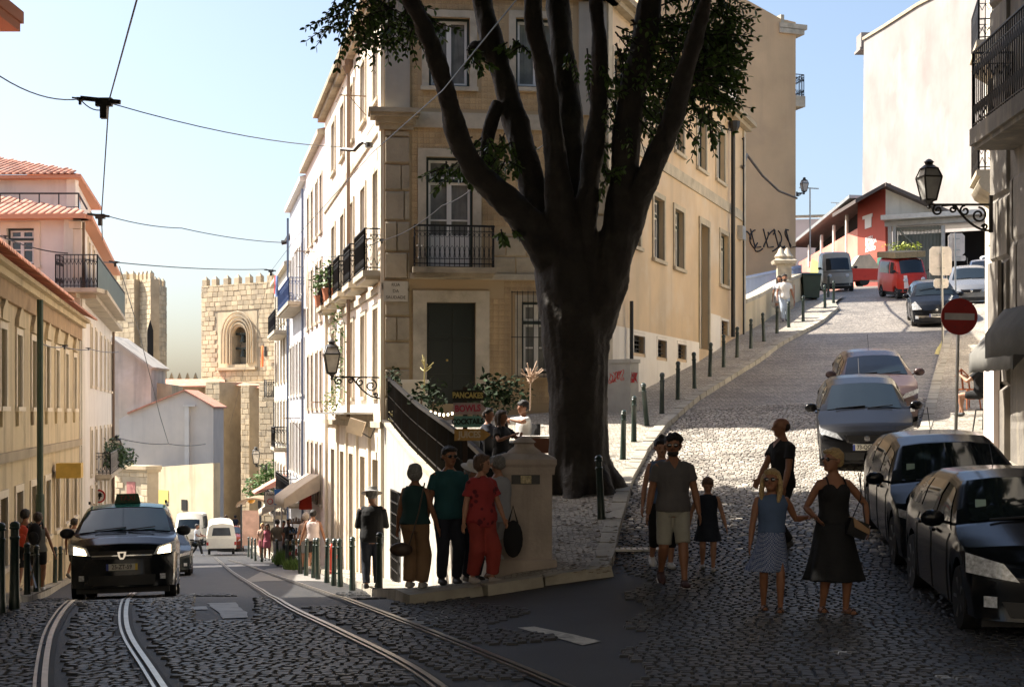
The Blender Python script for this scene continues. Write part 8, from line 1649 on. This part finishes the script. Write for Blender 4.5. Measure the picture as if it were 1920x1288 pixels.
# ---- left pavement
person('person with a red and black backpack walking away beside the yellow building', at(47, 31.5, 'L', .12), 1.80, math.pi, SKT, hair=('short', BK), top=('tank', c_blk, .5), bottom=('shorts', c_blk, .9), near=False, feet={'l': (.05, .1, 0), 'r': (-.05, -.08, 0)}); 
person('woman with a black backpack and dark shorts walking away by the crossed bollards', at(71, 30.2, 'L', .12), 1.68, math.pi+.1, SKT, True, hair=('bun', BR, .9, .3), top=('tank', cloth('grey_green_cloth', (.16, .16, .14)), .5), bottom=('shorts', c_blk, .7), near=False, hands={'l': (.17, -.03, .48), 'r': (-.2, .0, .48)}, feet={'l': (.05, .10, .03, 0, .5), 'r': (-.04, -.06, 0)}, shoes=(.5, .5, .5))
for (x, Y, m_, l_) in ((47, 31.3, cloth('red_backpack', (.45, .05, .02)), 'red and black backpack on the leftmost walker'), (70, 29.9, c_blk, 'black backpack on the woman beside the crossed bollards')):
    c0 = at(x, Y, 'L', .12); bk_ = thing('backpack', l_, 'backpack', c0+Vector((0, -.16, 1.22))); mb = MB(); ell(mb, (0, 0, 0), (.15, .10, .24)); ell(mb, (0, -.08, -.06), (.11, .06, .13)); mb.build('pack', m_, bk_, smooth=True); mb = MB()
    for s in (-1, 1): mb.tube([(s*.1, .0, .2), (s*.11, .12, .24), (s*.11, .2, .1)], .02, 6)
    mb.build('straps', c_blk, bk_)
person('man in pale T-shirt walking away just left of the taxi', at(139, 41, 'L', .12), 1.74, math.pi-.2, SKT, hair=('short', BK), top=('tee', cloth('oatmeal_cloth', (.50, .45, .40)), .47), bottom=('shorts', c_blk, .9), near=False, feet={'l': (.05, .12, .05, 0, .6), 'r': (-.04, -.1, 0)}, shoes=(.1, .1, .1))
person('dark clothed person almost hidden in front of the man in pale T-shirt', at(129, 43, 'L', .12), 1.66, math.pi, SKT, hair=('short', BK), top=('tee', c_blk), bottom=('shorts', c_blk, .9), near=False)
# ---- far left street
person('waiter in black apron crossing the street carrying a tray', at(369, 78, 'L'), 1.75, 1.35, SKT, hair=('short', BK), top=('tee', c_lg, .5), bottom=('trousers', c_blk, 2), near=False, hands={'l': (.1, -.22, .62), 'r': (-.1, -.22, .62)}, feet={'l': (.05, -.16, 0), 'r': (-.04, .16, .03, 0, .5)}, shoes=(.5, .5, .5))
person('tourist with a dark backpack standing far down the street by the cathedral', at(441, 105, 'L'), 1.75, math.pi, SKD, hair=('short', BK), top=('tee', c_navy), bottom=('shorts', c_blk, .9), near=False)
person('distant person in reddish top behind the cream three wheeler', at(424, 108, 'L'), 1.7, .4, SKT, True, hair=('long', BR), top=('tee', c_pink), bottom=('trousers', c_tanp, 2), near=False)
person('person in white sleeveless top and dark shorts walking away on the sunny pavement', at(587, 42.5, 'L', .12), 1.80, math.pi+.05, SKT, build=1.05, hair=('short', BK), top=('tank', cloth('blush_white_cloth', (.62, .52, .50)), .49), bottom=('shorts', c_blk, .85), near=False, hands={'l': (.2, -.03, .48), 'r': (-.2, .02, .48)}, feet={'l': (.05, .08, .02), 'r': (-.05, -.08, 0)}, shoes=(.4, .35, .3))
person('companion in pale top and cap left of the person in white sleeveless top', at(573, 43.8, 'L', .12), 1.74, math.pi, SK, True, hair=('bob', (.5, .42, .35)), top=('sleeveless', cloth('peach_cloth', (.55, .38, .28))), bottom=('shorts', c_lg, .9), near=False)
person('woman in pink dress standing with the small crowd by the shops', at(501, 63, 'L', .12), 1.62, .2, SKT, True, hair=('long', BR), top=('sleeveless', c_pink), bottom=('skirt', c_pink, .34, .10), near=False)
person('person in peach top at the left of the small crowd', at(492, 64.5, 'L', .12), 1.66, .3, SK, True, hair=('bob', BL), top=('tee', cloth('peach_cloth', (.55, .38, .28))), bottom=('skirt', c_pink, .34, .10), near=False)
person('person in olive shirt and grey trousers in the middle of the small crowd', at(520, 57, 'L', .12), 1.74, math.pi, SKT, hair=('short', BK), top=('tee', cloth('olive_cloth', (.12, .10, .07))), bottom=('trousers', c_lg, 2), near=False)
person('person in a red shirt between the crowd and the shop', at(531, 58.5, 'L', .12), 1.70, .5, SKT, hair=('short', BK), top=('tee', cloth('bright_red_cloth', (.5, .04, .02))), bottom=('trousers', c_blk, 2), near=False)
person('person in black shirt at the right of the small crowd', at(542, 56, 'L', .12), 1.74, -.4, SKT, hair=('short', BK), top=('tee', c_blk), bottom=('trousers', c_blk, 2), near=False)
# ---- seated cafe guests on the terrace
def seated(label, px, py, Y, yaw, **k):
    H = k.pop('H', 1.68); gzz = float(gz(W(px, 0, Y).x, Y, 'R'))+.12; b_ = Vector((W(px, 0, Y).x, Y, gzz)); sh_ = .27*H
    r = person(label, b_, H, yaw, seat=.28*H, feet={'l': (.08, -.26, 0, 0), 'r': (-.08, -.24, 0, 0)}, near=False, **k); 
    ch = thing('cafe_chair', 'dark cafe chair under the '+label.split(' with')[0], 'chair', b_, (0, 0, yaw)); mb = MB(); mb.box((-.21, -.2, .24*H-.06), (.21, .22, .24*H-.02)); mb.build('seat', m_trim, ch); mb = MB(); mb.box((-.2, .22, .42), (.2, .25, .86)); mb.build('backrest', m_trim, ch)
    for sx in (-.19, .19):
        for sy in (-.18, .2): mb = MB(); mb.bar((sx, sy, 0), (sx, sy, .24*H-.06), .025); mb.build('leg', m_black, ch)
    return r
seated('guest in white shirt with dark curly hair', 982, 745, 26.8, -1.1, hair=('curly', BK), top=('tee', c_white, .5), bottom=('trousers', c_blk, 2), sk=SKT, hands={'l': (.08, -.2, .56), 'r': (-.08, -.2, .56)})
seated('guest with bare crossed legs', 940, 770, 25.4, .9, hair=('long', BR), top=('tee', c_blk, .5), bottom=('shorts', c_navy, .7), sk=SKT, fem=True, hands={'l': (.08, -.2, .5), 'r': (-.08, -.2, .5)})
seated('guest in dark blue shirt', 914, 770, 25.9, 1.2, hair=('short', BK), top=('tee', c_navy, .5), bottom=('shorts', c_blk, .9), sk=SKT, hands={'l': (.08, -.22, .5), 'r': (-.08, -.2, .5)})
tb = at(1003, 26.0, 'R', .12); ct = thing('cafe_table', 'small cafe table with rust side panel beside the tree', 'table', tb); mb = MB(); mb.box((-.32, -.3, .70), (.32, .3, .73)); mb.build('table_top', m_white, ct); mb = MB(); mb.box((-.30, -.28, .42), (.30, -.25, .695)); mb.build('apron', mat('rust_panel', (.22, .09, .05), .7), ct)
for sx in (-.28, .28):
    for sy in (-.26, .26): mb = MB(); mb.bar((sx, sy, 0), (sx, sy, .7), .03); mb.build('leg', m_black, ct)
# seated figure at the right hand cafe
b_ = at(1838, 30.5, 'R', .12); person('cafe guest in dark top seated by the orange chair, mostly hidden by the wall', b_, 1.68, -2.2, SK, seat=.47, near=False, hair=('bob', BR), top=('tee', c_blk, .5), bottom=('shorts', c_blk, .7), feet={'l': (.07, -.2, 0), 'r': (-.07, -.28, 0)}, hands={'l': (.08, -.2, .5), 'r': (-.1, -.18, .5)})
def bistro(name, label, b, yaw, m, h=.46):
    ch = thing(name, label, 'chair', b, (0, 0, yaw)); mb = MB(); mb.lathe([(.2, h-.03), (.21, h), (0, h)], n=14); mb.build('seat', m, ch); mb = MB(); mb.tube([(-.17, .14, h), (-.17, .2, h+.3), (0, .22, h+.44), (.17, .2, h+.3), (.17, .14, h)], .018, 6); mb.bar((0, .16, h), (0, .22, h+.42), .05, .015); mb.build('backrest', m, ch)
    for sx in (-.15, .15):
        for sy in (-.15, .14): mb = MB(); mb.tube([(sx, sy, h-.02), (sx*1.3, sy*1.3, 0)], .016, 6); mb.build('leg', m, ch)
    mb = MB(); mb.tube([(.16*math.cos(a), .16*math.sin(a), h*.5) for a in np.linspace(0, 6.28, 12)], .01, 5); mb.build('stretcher', m, ch)
m_ow = mat('orange_wood', (.45, .14, .05), .5)
bistro('bistro_chair', 'orange bentwood bistro chair in sun at the right hand cafe', at(1815, 31.5, 'R', .12), .4, m_ow); bistro('bistro_chair', 'black wire bistro chair right of the orange one under the awning', at(1850, 28.6, 'R', .12), -2.4, m_black)
# ================================================================== small things that make the street
random.seed(21)
# menu arrows on the terrace
MYt = 21.6; pb0 = at(872, MYt, 'R', .12); ms = thing('menu_signpost', 'post with four hand painted arrow boards at the terrace railing', 'sign', pb0); m_wood = mat('dark_wood_post', (.05, .03, .02), .8)
mb = MB(); mb.bar((0, .05, 0), (0, .05, (HZ-738)/F*MYt-pb0.z+.1), .07); mb.build('post', m_wood, ms)
for (tx, x0, x1, xa, y0, y1, cb_, ct_, sz) in (('PANCAKES', 849, 902, 913, 731, 752, (.02, .018, .012), (.62, .50, .16), .118), ('BOWLS', 850, 901, 912, 755, 777, (.52, .38, .36), (.55, .06, .11), .135), ('COCKTAILS', 851, 900, 911, 780, 801, (.16, .36, .30), (.015, .02, .02), .112), ('JUICES', 852, 906, 920, 804, 826, (.50, .28, .08), (.66, .55, .38), .135)):
    f = lambda x, y: W(x, y, MYt-.02)-pb0; a, b, c = f(x0, y1), f(x0, y0), f(x1, y0); d, e = f(x1, y1), f(xa, (y0+y1)/2)
    mb = MB(); mb.prism([a, b, c, e, d], (0, .025, 0)); bd = mb.build('arrow_board', mat('board_'+tx.lower(), cb_, .7, n=(12, .25)), ms)
    ctr = f((x0+x1)/2+1.5, (y0+y1)/2); o = text(tx, sz, mat('paint_'+tx.lower(), ct_, .7, n=(30, .2)), Matrix.Translation(ctr+Vector((0, -.006, 0))) @ Matrix.Rotation(R(90), 4, 'X') @ Matrix.Rotation(R(random.uniform(-1.5, 3)), 4, 'Z'), parent=bd, bold=.0055, sx=.80 if len(tx) > 7 else .86)
# terrace greenery
m_dkg = mat('dark_shrub_green', (.016, .030, .010), .75, spec=.15, n=(6, .4), rnd=.35)
for (x, y, Y, r, n, l_, sz) in ((812, 735, 31, (.35, .4, .4), 90, 'dark shrub beside the street door steps', .16), (935, 735, 30.5, (.75, .4, .45), 420, 'dark bushy shrub under the grilled window', .16), (905, 758, 30, (.5, .4, .3), 140, 'low dark plants below the door surround', .14), (741, 712, 33.4, (.18, .3, .32), 90, 'small plant at the upper end of the terrace railing', .12), (790, 748, 29.5, (.3, .3, .3), 90, 'trailing plant along the railing near the white pillar', .12)):
    c = W(x, y, Y); plant('shrub', l_, 'shrub', [(tuple(c), r, n)], sz, m_dkg, stem=[c-Vector((0, 0, .9)), c])
def bare_plant(label, x, yb, yt, Y, m, n=26, spread=.28, st='stalk'):
    b = W(x, yb, Y); h = (yb-yt)/F*Y; t = thing('dry_plant', label, 'plant', b); mb = MB(); mb.tube([(0, 0, -.3), (.01, 0, h*.5)], .016, 6)
    for k in range(n):
        a = random.uniform(0, math.tau); e = random.uniform(.15, 1.3); p = Vector((.01, 0, h*random.uniform(.35, .6))); q = p+Vector((math.cos(a)*math.cos(e), math.sin(a)*math.cos(e), math.sin(e)))*spread*random.uniform(.6, 1.1); mb.tube([p, p.lerp(q, .5)+Vector((0, 0, -.02)), q], [.012, .01, .014], 4)
    mb.build('branches', m, t); return t
bare_plant('pale bare branching plant catching sun in front of the grilled window', 994, 742, 678, 28.5, mat('bare_pale_branch', (.50, .36, .26), .7), 26, .30)
bare_plant('spindly yellowish plant sprouting by the left door surround', 795, 720, 660, 32, mat('yellow_stalk', (.50, .42, .16), .7), 9, .35)
bare_plant('pale tuft hanging at the top of the white terrace wall', 742, 800, 775, 33, mat('dry_tuft', (.42, .38, .20), .8), 22, .26)
wp = thing('white_block', 'low white plastered block at the head of the terrace railing', 'block', W(778, 745, 32.3)); mb = MB(); mb.box((-.27, -.2, -.4), (.27, .25, .32)); mb.build('block', m_white, wp); mb = MB(); mb.box((-.30, -.24, .322), (.30, .28, .40)); mb.build('cap', m_white, wp)
# lights string
fl_ = thing('string_lights', 'string of tiny warm bulbs behind the menu boards', 'lights', W(815, 775, 27)); mb = MB(); pts = [W(x, 772+3*math.sin(x*.1), 27)-fl_.location for x in range(808, 860, 4)]; mb.tube(pts, .008, 4); mb.build('cable', m_black, fl_)
for p_ in pts[::2]: mb = MB(); ell(mb, p_-Vector((0, 0, .03)), (.022, .022, .03), 6); mb.build('bulb', m_lit, fl_)
# spotlight box on the sunlit facade
q = fl.P(fl.u(706), fl.z(706, 802), .5); sb = thing('facade_spotlight', 'square beige spotlight on a bent arm above the shop doors', 'lamp', q); mb = MB(); mb.box((-.22, -.1, -.17), (.18, .1, .2), Matrix.Rotation(.3, 4, 'Y')); mb.build('housing', m_canvas, sb); mb = MB(); mb.tube([(.1, 0, -.1), (.35, 0, -.25), (.5, .0, .1)], .02, 6); mb.build('arm', m_black, sb)
# shop awnings further down
awning('shop_awning', 'beige striped shop awning over the red clothes on the sunny pavement', f2.P(1.2, -2.15, .05), f2.P(7.0, -2.35, .05), f2.n*1.25, .85, .32, m_canvas)
awning('shop_awning', 'farther beige awning above the small crowd', f3.P(5.2, -3.3, .05), f3.P(8.8, -3.6, .05), f3.n*1.4, .8, .3, m_canvas)
awning('shop_awning', 'faded red awning behind the parking sign', f4.P(.6, -2.9, .05), f4.P(4, -3.0, .05), f4.n*1.5, .8, .1, mat('faded_red_canvas', (.50, .24, .18), .85))
for k, (u, z) in enumerate(((2.2, -3.0), (3.1, -3.05))): c = f2.P(u, z, .45); rc = thing('hanging_garment', ('right','left')[k]+' of two red garments hanging under the striped shop awning', 'clothes', c); mb = MB(); mb.prism([(-.16, 0, .35), (.16, 0, .35), (.20, 0, -.45), (-.20, 0, -.45)], (0, .06, 0)); mb.build('garment', MATS['bright_red_cloth'], rc)
q = f2.P(5.2, -4.9, .5); sd_ = thing('souvenir_stand', 'dark souvenir rack with small colourful goods outside the shop', 'rack', (q.x, q.y, float(gz(q.x, q.y, 'L'))+.12)); 
for k in range(4): mb = MB(); mb.box((-.3, -.5, .35+.4*k), (.3, .5, .39+.4*k)); s_ = mb.build('shelf', m_brown, sd_); mb = MB(); [mb.box((-.28+.07*j, -.5+.1*((j*3) % 9), .395+.4*k), (-.22+.07*j, -.42+.1*((j*3) % 9), .50+.4*k+.03*(j % 3))) for j in range(8)]; mb.build('goods', mat('goods_%d' % k, ((.3, .05, .04), (.35, .25, .1), (.05, .12, .25), (.4, .3, .25))[k], .7), s_, kind='stuff')
mb = MB(); [mb.bar((x, y, 0), (x, y, 1.7), .03) for x in (-.3, .3) for y in (-.5, .5)]; mb.build('frame', m_black, sd_)
# bus shelter, parking sign, crossing sign, tree
b_ = at(478, 84, 'L', .12); bs_ = thing('bus_shelter', 'small bus shelter with curved brown roof and poster panel far down the pavement', 'shelter', b_); mb = MB(); n = 9; A = [(1.0*math.cos(a), 2.55+.55*math.sin(a)) for a in np.linspace(math.pi*.95, .25, n)]; mb.prism([(x, -.8, z) for x, z in A]+[(x*.94, -.8, z-.1) for x, z in reversed(A)], (0, 2.6, 0)); mb.build('roof', mat('brown_shelter_roof', (.26, .17, .10), .6), bs_)
mb = MB(); mb.box((-.62, -.6, .3), (.35, -.5, 2.35)); mb.build('poster_panel', mat('poster_panel', (.50, .30, .22), .6, n=(2, .3)), bs_)
for x in (-.7, .42): mb = MB(); mb.bar((x, -.55, 0), (x, -.55, 2.7), .1); mb.build('post', m_black, bs_)
c = W(487, 915, 92); t = thing('street_tree', 'small green tree with an orange lamp globe beyond the shelter', 'tree', gnd(c.x, 92, 'L')); L_ = []; leaf_cloud(L_, c, (1.1, 1.1, 1.0), 420, .3); leaf_cloud(L_, c+Vector((.7, 0, 1.0)), (.9, .9, .8), 300, .3); pieces('leaf', 'leaf', mat('street_tree_leaf', (.10, .17, .05), .5, rnd=.35), L_, t, 0, 'crown'); mb = MB(); mb.tube([t.location, c], .12, 8); mb.build('trunk', m_bark, t, world=True)
gl = thing('orange_globe', 'orange globe beside the small tree over the shelter roof', 'lamp', W(471, 938, 86)); mb = MB(); ell(mb, (0, 0, 0), (.24, .24, .18), 12); mb.build('globe', mat('orange_globe', (.75, .36, .04), .4), gl, smooth=True)
for (x, Y, x0, x1, y0, y1, l_, m_) in ((515, 60, 497, 517, 922, 950, 'grey parking sign with red ring on a pole among the awnings', MATS['weathered_grey_plaster']), (528, 58, 515, 541, 917, 946, 'blue pedestrian crossing sign next to the parking sign', mat('sign_blue', (.02, .12, .36), .5))):
    b_ = at(x, Y, 'L', .12); h = (HZ-y0)/F*Y-b_.z; t = sign_pole('street_sign', l_, b_, h, .035, m_metal); X0, X1 = (x0-CX)/F*Y-b_.x, (x1-CX)/F*Y-b_.x; z0, z1 = (HZ-y1)/F*Y-b_.z, h
    mb = MB(); mb.box((X0, -.07, z0), (X1, -.045, z1)); pn = mb.build('panel', m_, t); cx_, cz_ = (X0+X1)/2, (z0+z1)/2; w2 = (X1-X0)/2
    if x == 515:
        text('Acesso', .15, m_ink, Matrix.Translation((cx_, -.075, z1-.1)) @ Matrix.Rotation(R(90), 4, 'X'), parent=pn, sx=.8, bold=.003) if False else text('Adam', .17, m_ink, Matrix.Translation((cx_, -.075, z1-.1)) @ Matrix.Rotation(R(90), 4, 'X'), parent=pn, sx=.8, bold=.003)
        mb = MB(); mb.tube([(cx_+.11*math.cos(a), -.08, cz_-.08+.11*math.sin(a)) for a in np.linspace(0, 6.28, 16)], .018, 5); mb.build('ring', m_sred, pn)
    else:
        mb = MB(); mb.prism([(cx_-w2*.75, -.078, z0+.07), (cx_+w2*.75, -.078, z0+.07), (cx_, -.078, z1-.06)], (0, .006, 0)); mb.build('triangle', m_swh, pn); mb = MB(); mb.bar((cx_, -.082, cz_+.1), (cx_-.02, -.082, cz_-.05), .05, .01); mb.bar((cx_-.02, -.082, cz_-.05), (cx_-.1, -.082, cz_-.2), .04, .01); mb.bar((cx_-.02, -.082, cz_-.05), (cx_+.08, -.082, cz_-.2), .04, .01); mb.build('walker', m_ink, pn)
# red hydrant
b_ = at(621, 37.5, 'L', .12); hy = thing('hydrant', 'red pillar hydrant behind the paired bollards', 'hydrant', b_); mb = MB(); mb.lathe([(.13, 0), (.13, .06), (.09, .1), (.09, .55), (.12, .58), (.12, .64), (.07, .74), (.03, .78), (.0, .8)], n=14); mb.build('barrel', mat('hydrant_red', (.48, .05, .03), .45), hy, smooth=True)
for s in (-1, 1): mb = MB(); mb.lathe([(.05, 0), (.05, .07), (0, .071)], (s*.09, 0, .45), 10, M=Matrix.Rotation(s*R(90), 4, 'Y')); mb.build('outlet', MATS['hydrant_red'], hy)
# crossed bars between paired bollards
for (xa, xb, ya) in ((628, 638, 1089), (52, 68, 1112)):
    a = gp(xa, ya, 'L', .12); b = gp(xb, ya+1, 'L', .12); t = thing('bollard_crossbar', 'iron cross bars joining the bollard pair '+('near the hydrant' if xa > 300 else 'by the backpackers'), 'bar', a); mb = MB(); 
    if xa > 300: [mb.bar(Vector((0, 0, z)), (b-a)+Vector((0, 0, z)), .03) for z in (.18, .75)]
    else: mb.bar(Vector((0, 0, .1)), (b-a)+Vector((0, 0, .72)), .03); mb.bar(Vector((0, 0, .72)), (b-a)+Vector((0, 0, .1)), .03); mb.bar(Vector((0, 0, .75)), (b-a)+Vector((0, 0, .75)), .03)
    mb.build('bars', m_iron, t)
# weeds at the sunny kerb: blades
m_grass = mat('kerb_grass', (.13, .22, .05), .6, rnd=.35)
def tuft(label, px, py, r, n, h):
    c = gp(px, py, 'L', .1); t = thing('weed_tuft', label, 'weeds', c); mb = MB()
    for _ in range(n): a = random.uniform(0, math.tau); d = random.random()**.5*r; p = Vector((math.cos(a)*d, math.sin(a)*d, 0)); q = p+Vector((random.gauss(0, .12), random.gauss(0, .12), h*random.uniform(.5, 1.1))); s = Vector((.012, .004, 0)); mb.add([p-s, p+s, (p+q)/2+s*.8+Vector((0, 0, .03)), q, (p+q)/2-s*.8+Vector((0, 0, .03))], [(0, 1, 2, 3, 4)])
    mb.build('blades', m_grass, t, kind='stuff')
tuft('bright green grass tuft at the kerb between the green bollards', 556, 1066, .42, 420, .34); tuft('paler tall weeds around the farther green bollards', 533, 1057, .40, 300, .6); tuft('small weeds at the pavement edge left of the tuft', 523, 1054, .3, 160, .45)
# planter bush and climbing green on the left
q = fw.P(fw.u(196), fw.z(196, 878), .35); plant('balcony_bush', 'green bush filling a small balcony of the white house above the round sign', 'bush', [(tuple(q+Vector((0, 0, .55))), (.6, 1.7, .75), 520), (tuple(q+Vector((-.1, 2.2, .35))), (.4, 1.2, .5), 200)], .20, mat('bush_green', (.05, .10, .03), .5, n=(4, .4), rnd=.35)); balcony(fw, wb, fw.u(178), fw.u(208), fw.z(190, 882), .6, .8)
# laundry and cloths on the far facades
for (f, u, z, w_, h, mm, l_) in ((f3, 7.6, 6.2, .5, .8, cloth('red_laundry', (.55, .05, .05)), 'red cloth hung at an upper window of the blue house'), (f3, 6.6, 6.1, .7, .9, cloth('blue_laundry', (.12, .18, .35)), 'blue cloth hung beside the red one on the blue house'), (f4, 10.2, 3.6, 1.0, 1.1, cloth('orange_laundry', (.70, .18, .05)), 'orange cloth fluttering from the far balcony'), (fl, fl.u(617), 5.1, .8, 1.6, c_white, 'long white sheet hanging at the end of the sunlit facade')):
    c = f.P(u, z, .75); t = thing('laundry', l_, 'laundry', c); P = np.zeros((9, 7, 3))
    for i in range(9):
        for j in range(7): q = f.d*(w_*(i/8-.5))+f.n*(.06*math.sin(i*1.5+j*.4))+Vector((0, 0, -h*j/6)); P[i, j] = q
    grid_mesh('cloth', P, mm, t)
# clothes drying bars on the facades
for (f, u, z) in ((fl, fl.u(690), 8.25), (fl, fl.u(632), .35), (f2, 3, 5.9), (f3, 2, -.2)):
    c = f.P(u, z, .05); t = thing('drying_bar', 'rusty drying bar sticking out of the '+('sunlit corner facade, '+('upper' if z > 5 else 'lower') if f is fl else 'pink house' if f is f2 else 'blue tiled house'), 'bar', c); mb = MB(); mb.bar((0, 0, 0), f.n*.7, .03); mb.bar(f.n*.7-f.d*.8, f.n*.7+f.d*.8, .035); mb.bar(Vector((0, 0, -.5)), f.n*.45, .02); mb.build('bar', m_brown, t)
# rooftop aerials
for (x, y0, y1, Y, l_) in ((1519, 490, 352, 66, 'thin television aerial beside the tan gable'), (1569, 408, 380, 120, 'tiny aerial on the distant pale house')):
    b_ = W(x, y0, Y); t = thing('aerial', l_, 'aerial', b_); h = (y0-y1)/F*Y; mb = MB(); mb.tube([(0, 0, 0), (0, 0, h)], .035, 5); mb.bar((-.5, 0, h), (.4, 0, h-.05), .05); mb.build('mast', m_metal, t)
# drain grating by the kerb corner
c = gp(1186, 1032, 'R', .03); t = thing('drain_grating', 'iron drain grating in the shaded road beside the kerb corner', 'grating', c); mb = MB(); [mb.box((-.32+.08*k, -.12, .0), (-.27+.08*k, .12, .03)) for k in range(9)]; mb.box((-.36, -.15, 0), (.40, -.12, .031)); mb.box((-.36, .12, 0), (.40, .15, .031)); mb.build('bars', m_metal, t)
# stickers and papers behind windscreens, near car
for o in [o for o in bpy.data.objects if o.name.startswith('dark_saloon') or o.name.startswith('dark_hatchback')]:
    mb = MB(); mb.prism([(-.60, 1.30, 1.10), (-.50, 1.30, 1.10), (-.49, 1.36, 1.20), (-.59, 1.36, 1.20)], (0, -.02, 0)); mb.build('parking_permit', mat('permit_paper', (.30, .42, .36), .7), o)
# leaf litter in the tree's lee
L_ = []
for _ in range(420):
    x = random.gauss(1140, 60); y = random.uniform(930, 1075); 
    q = gp(x, y, 'R', .135 if x < 1150 else .04); a = random.uniform(0, 6.28); L_.append(frame4(q, Vector((math.cos(a), math.sin(a), .1)), Vector((-math.sin(a), math.cos(a), .05)), Vector((0, 0, 1)), .07, .08, .08))
lt = thing('leaf_litter', 'scattered dry leaves around the foot of the big tree', 'leaves', L_[0].translation); pieces('fallen_leaf', 'leaf', mat('dry_brown_leaf', (.16, .10, .05), .8, rnd=.4), L_, lt, 0, 'fallen_leaves')
bpy.data.scenes.remove(TMP)
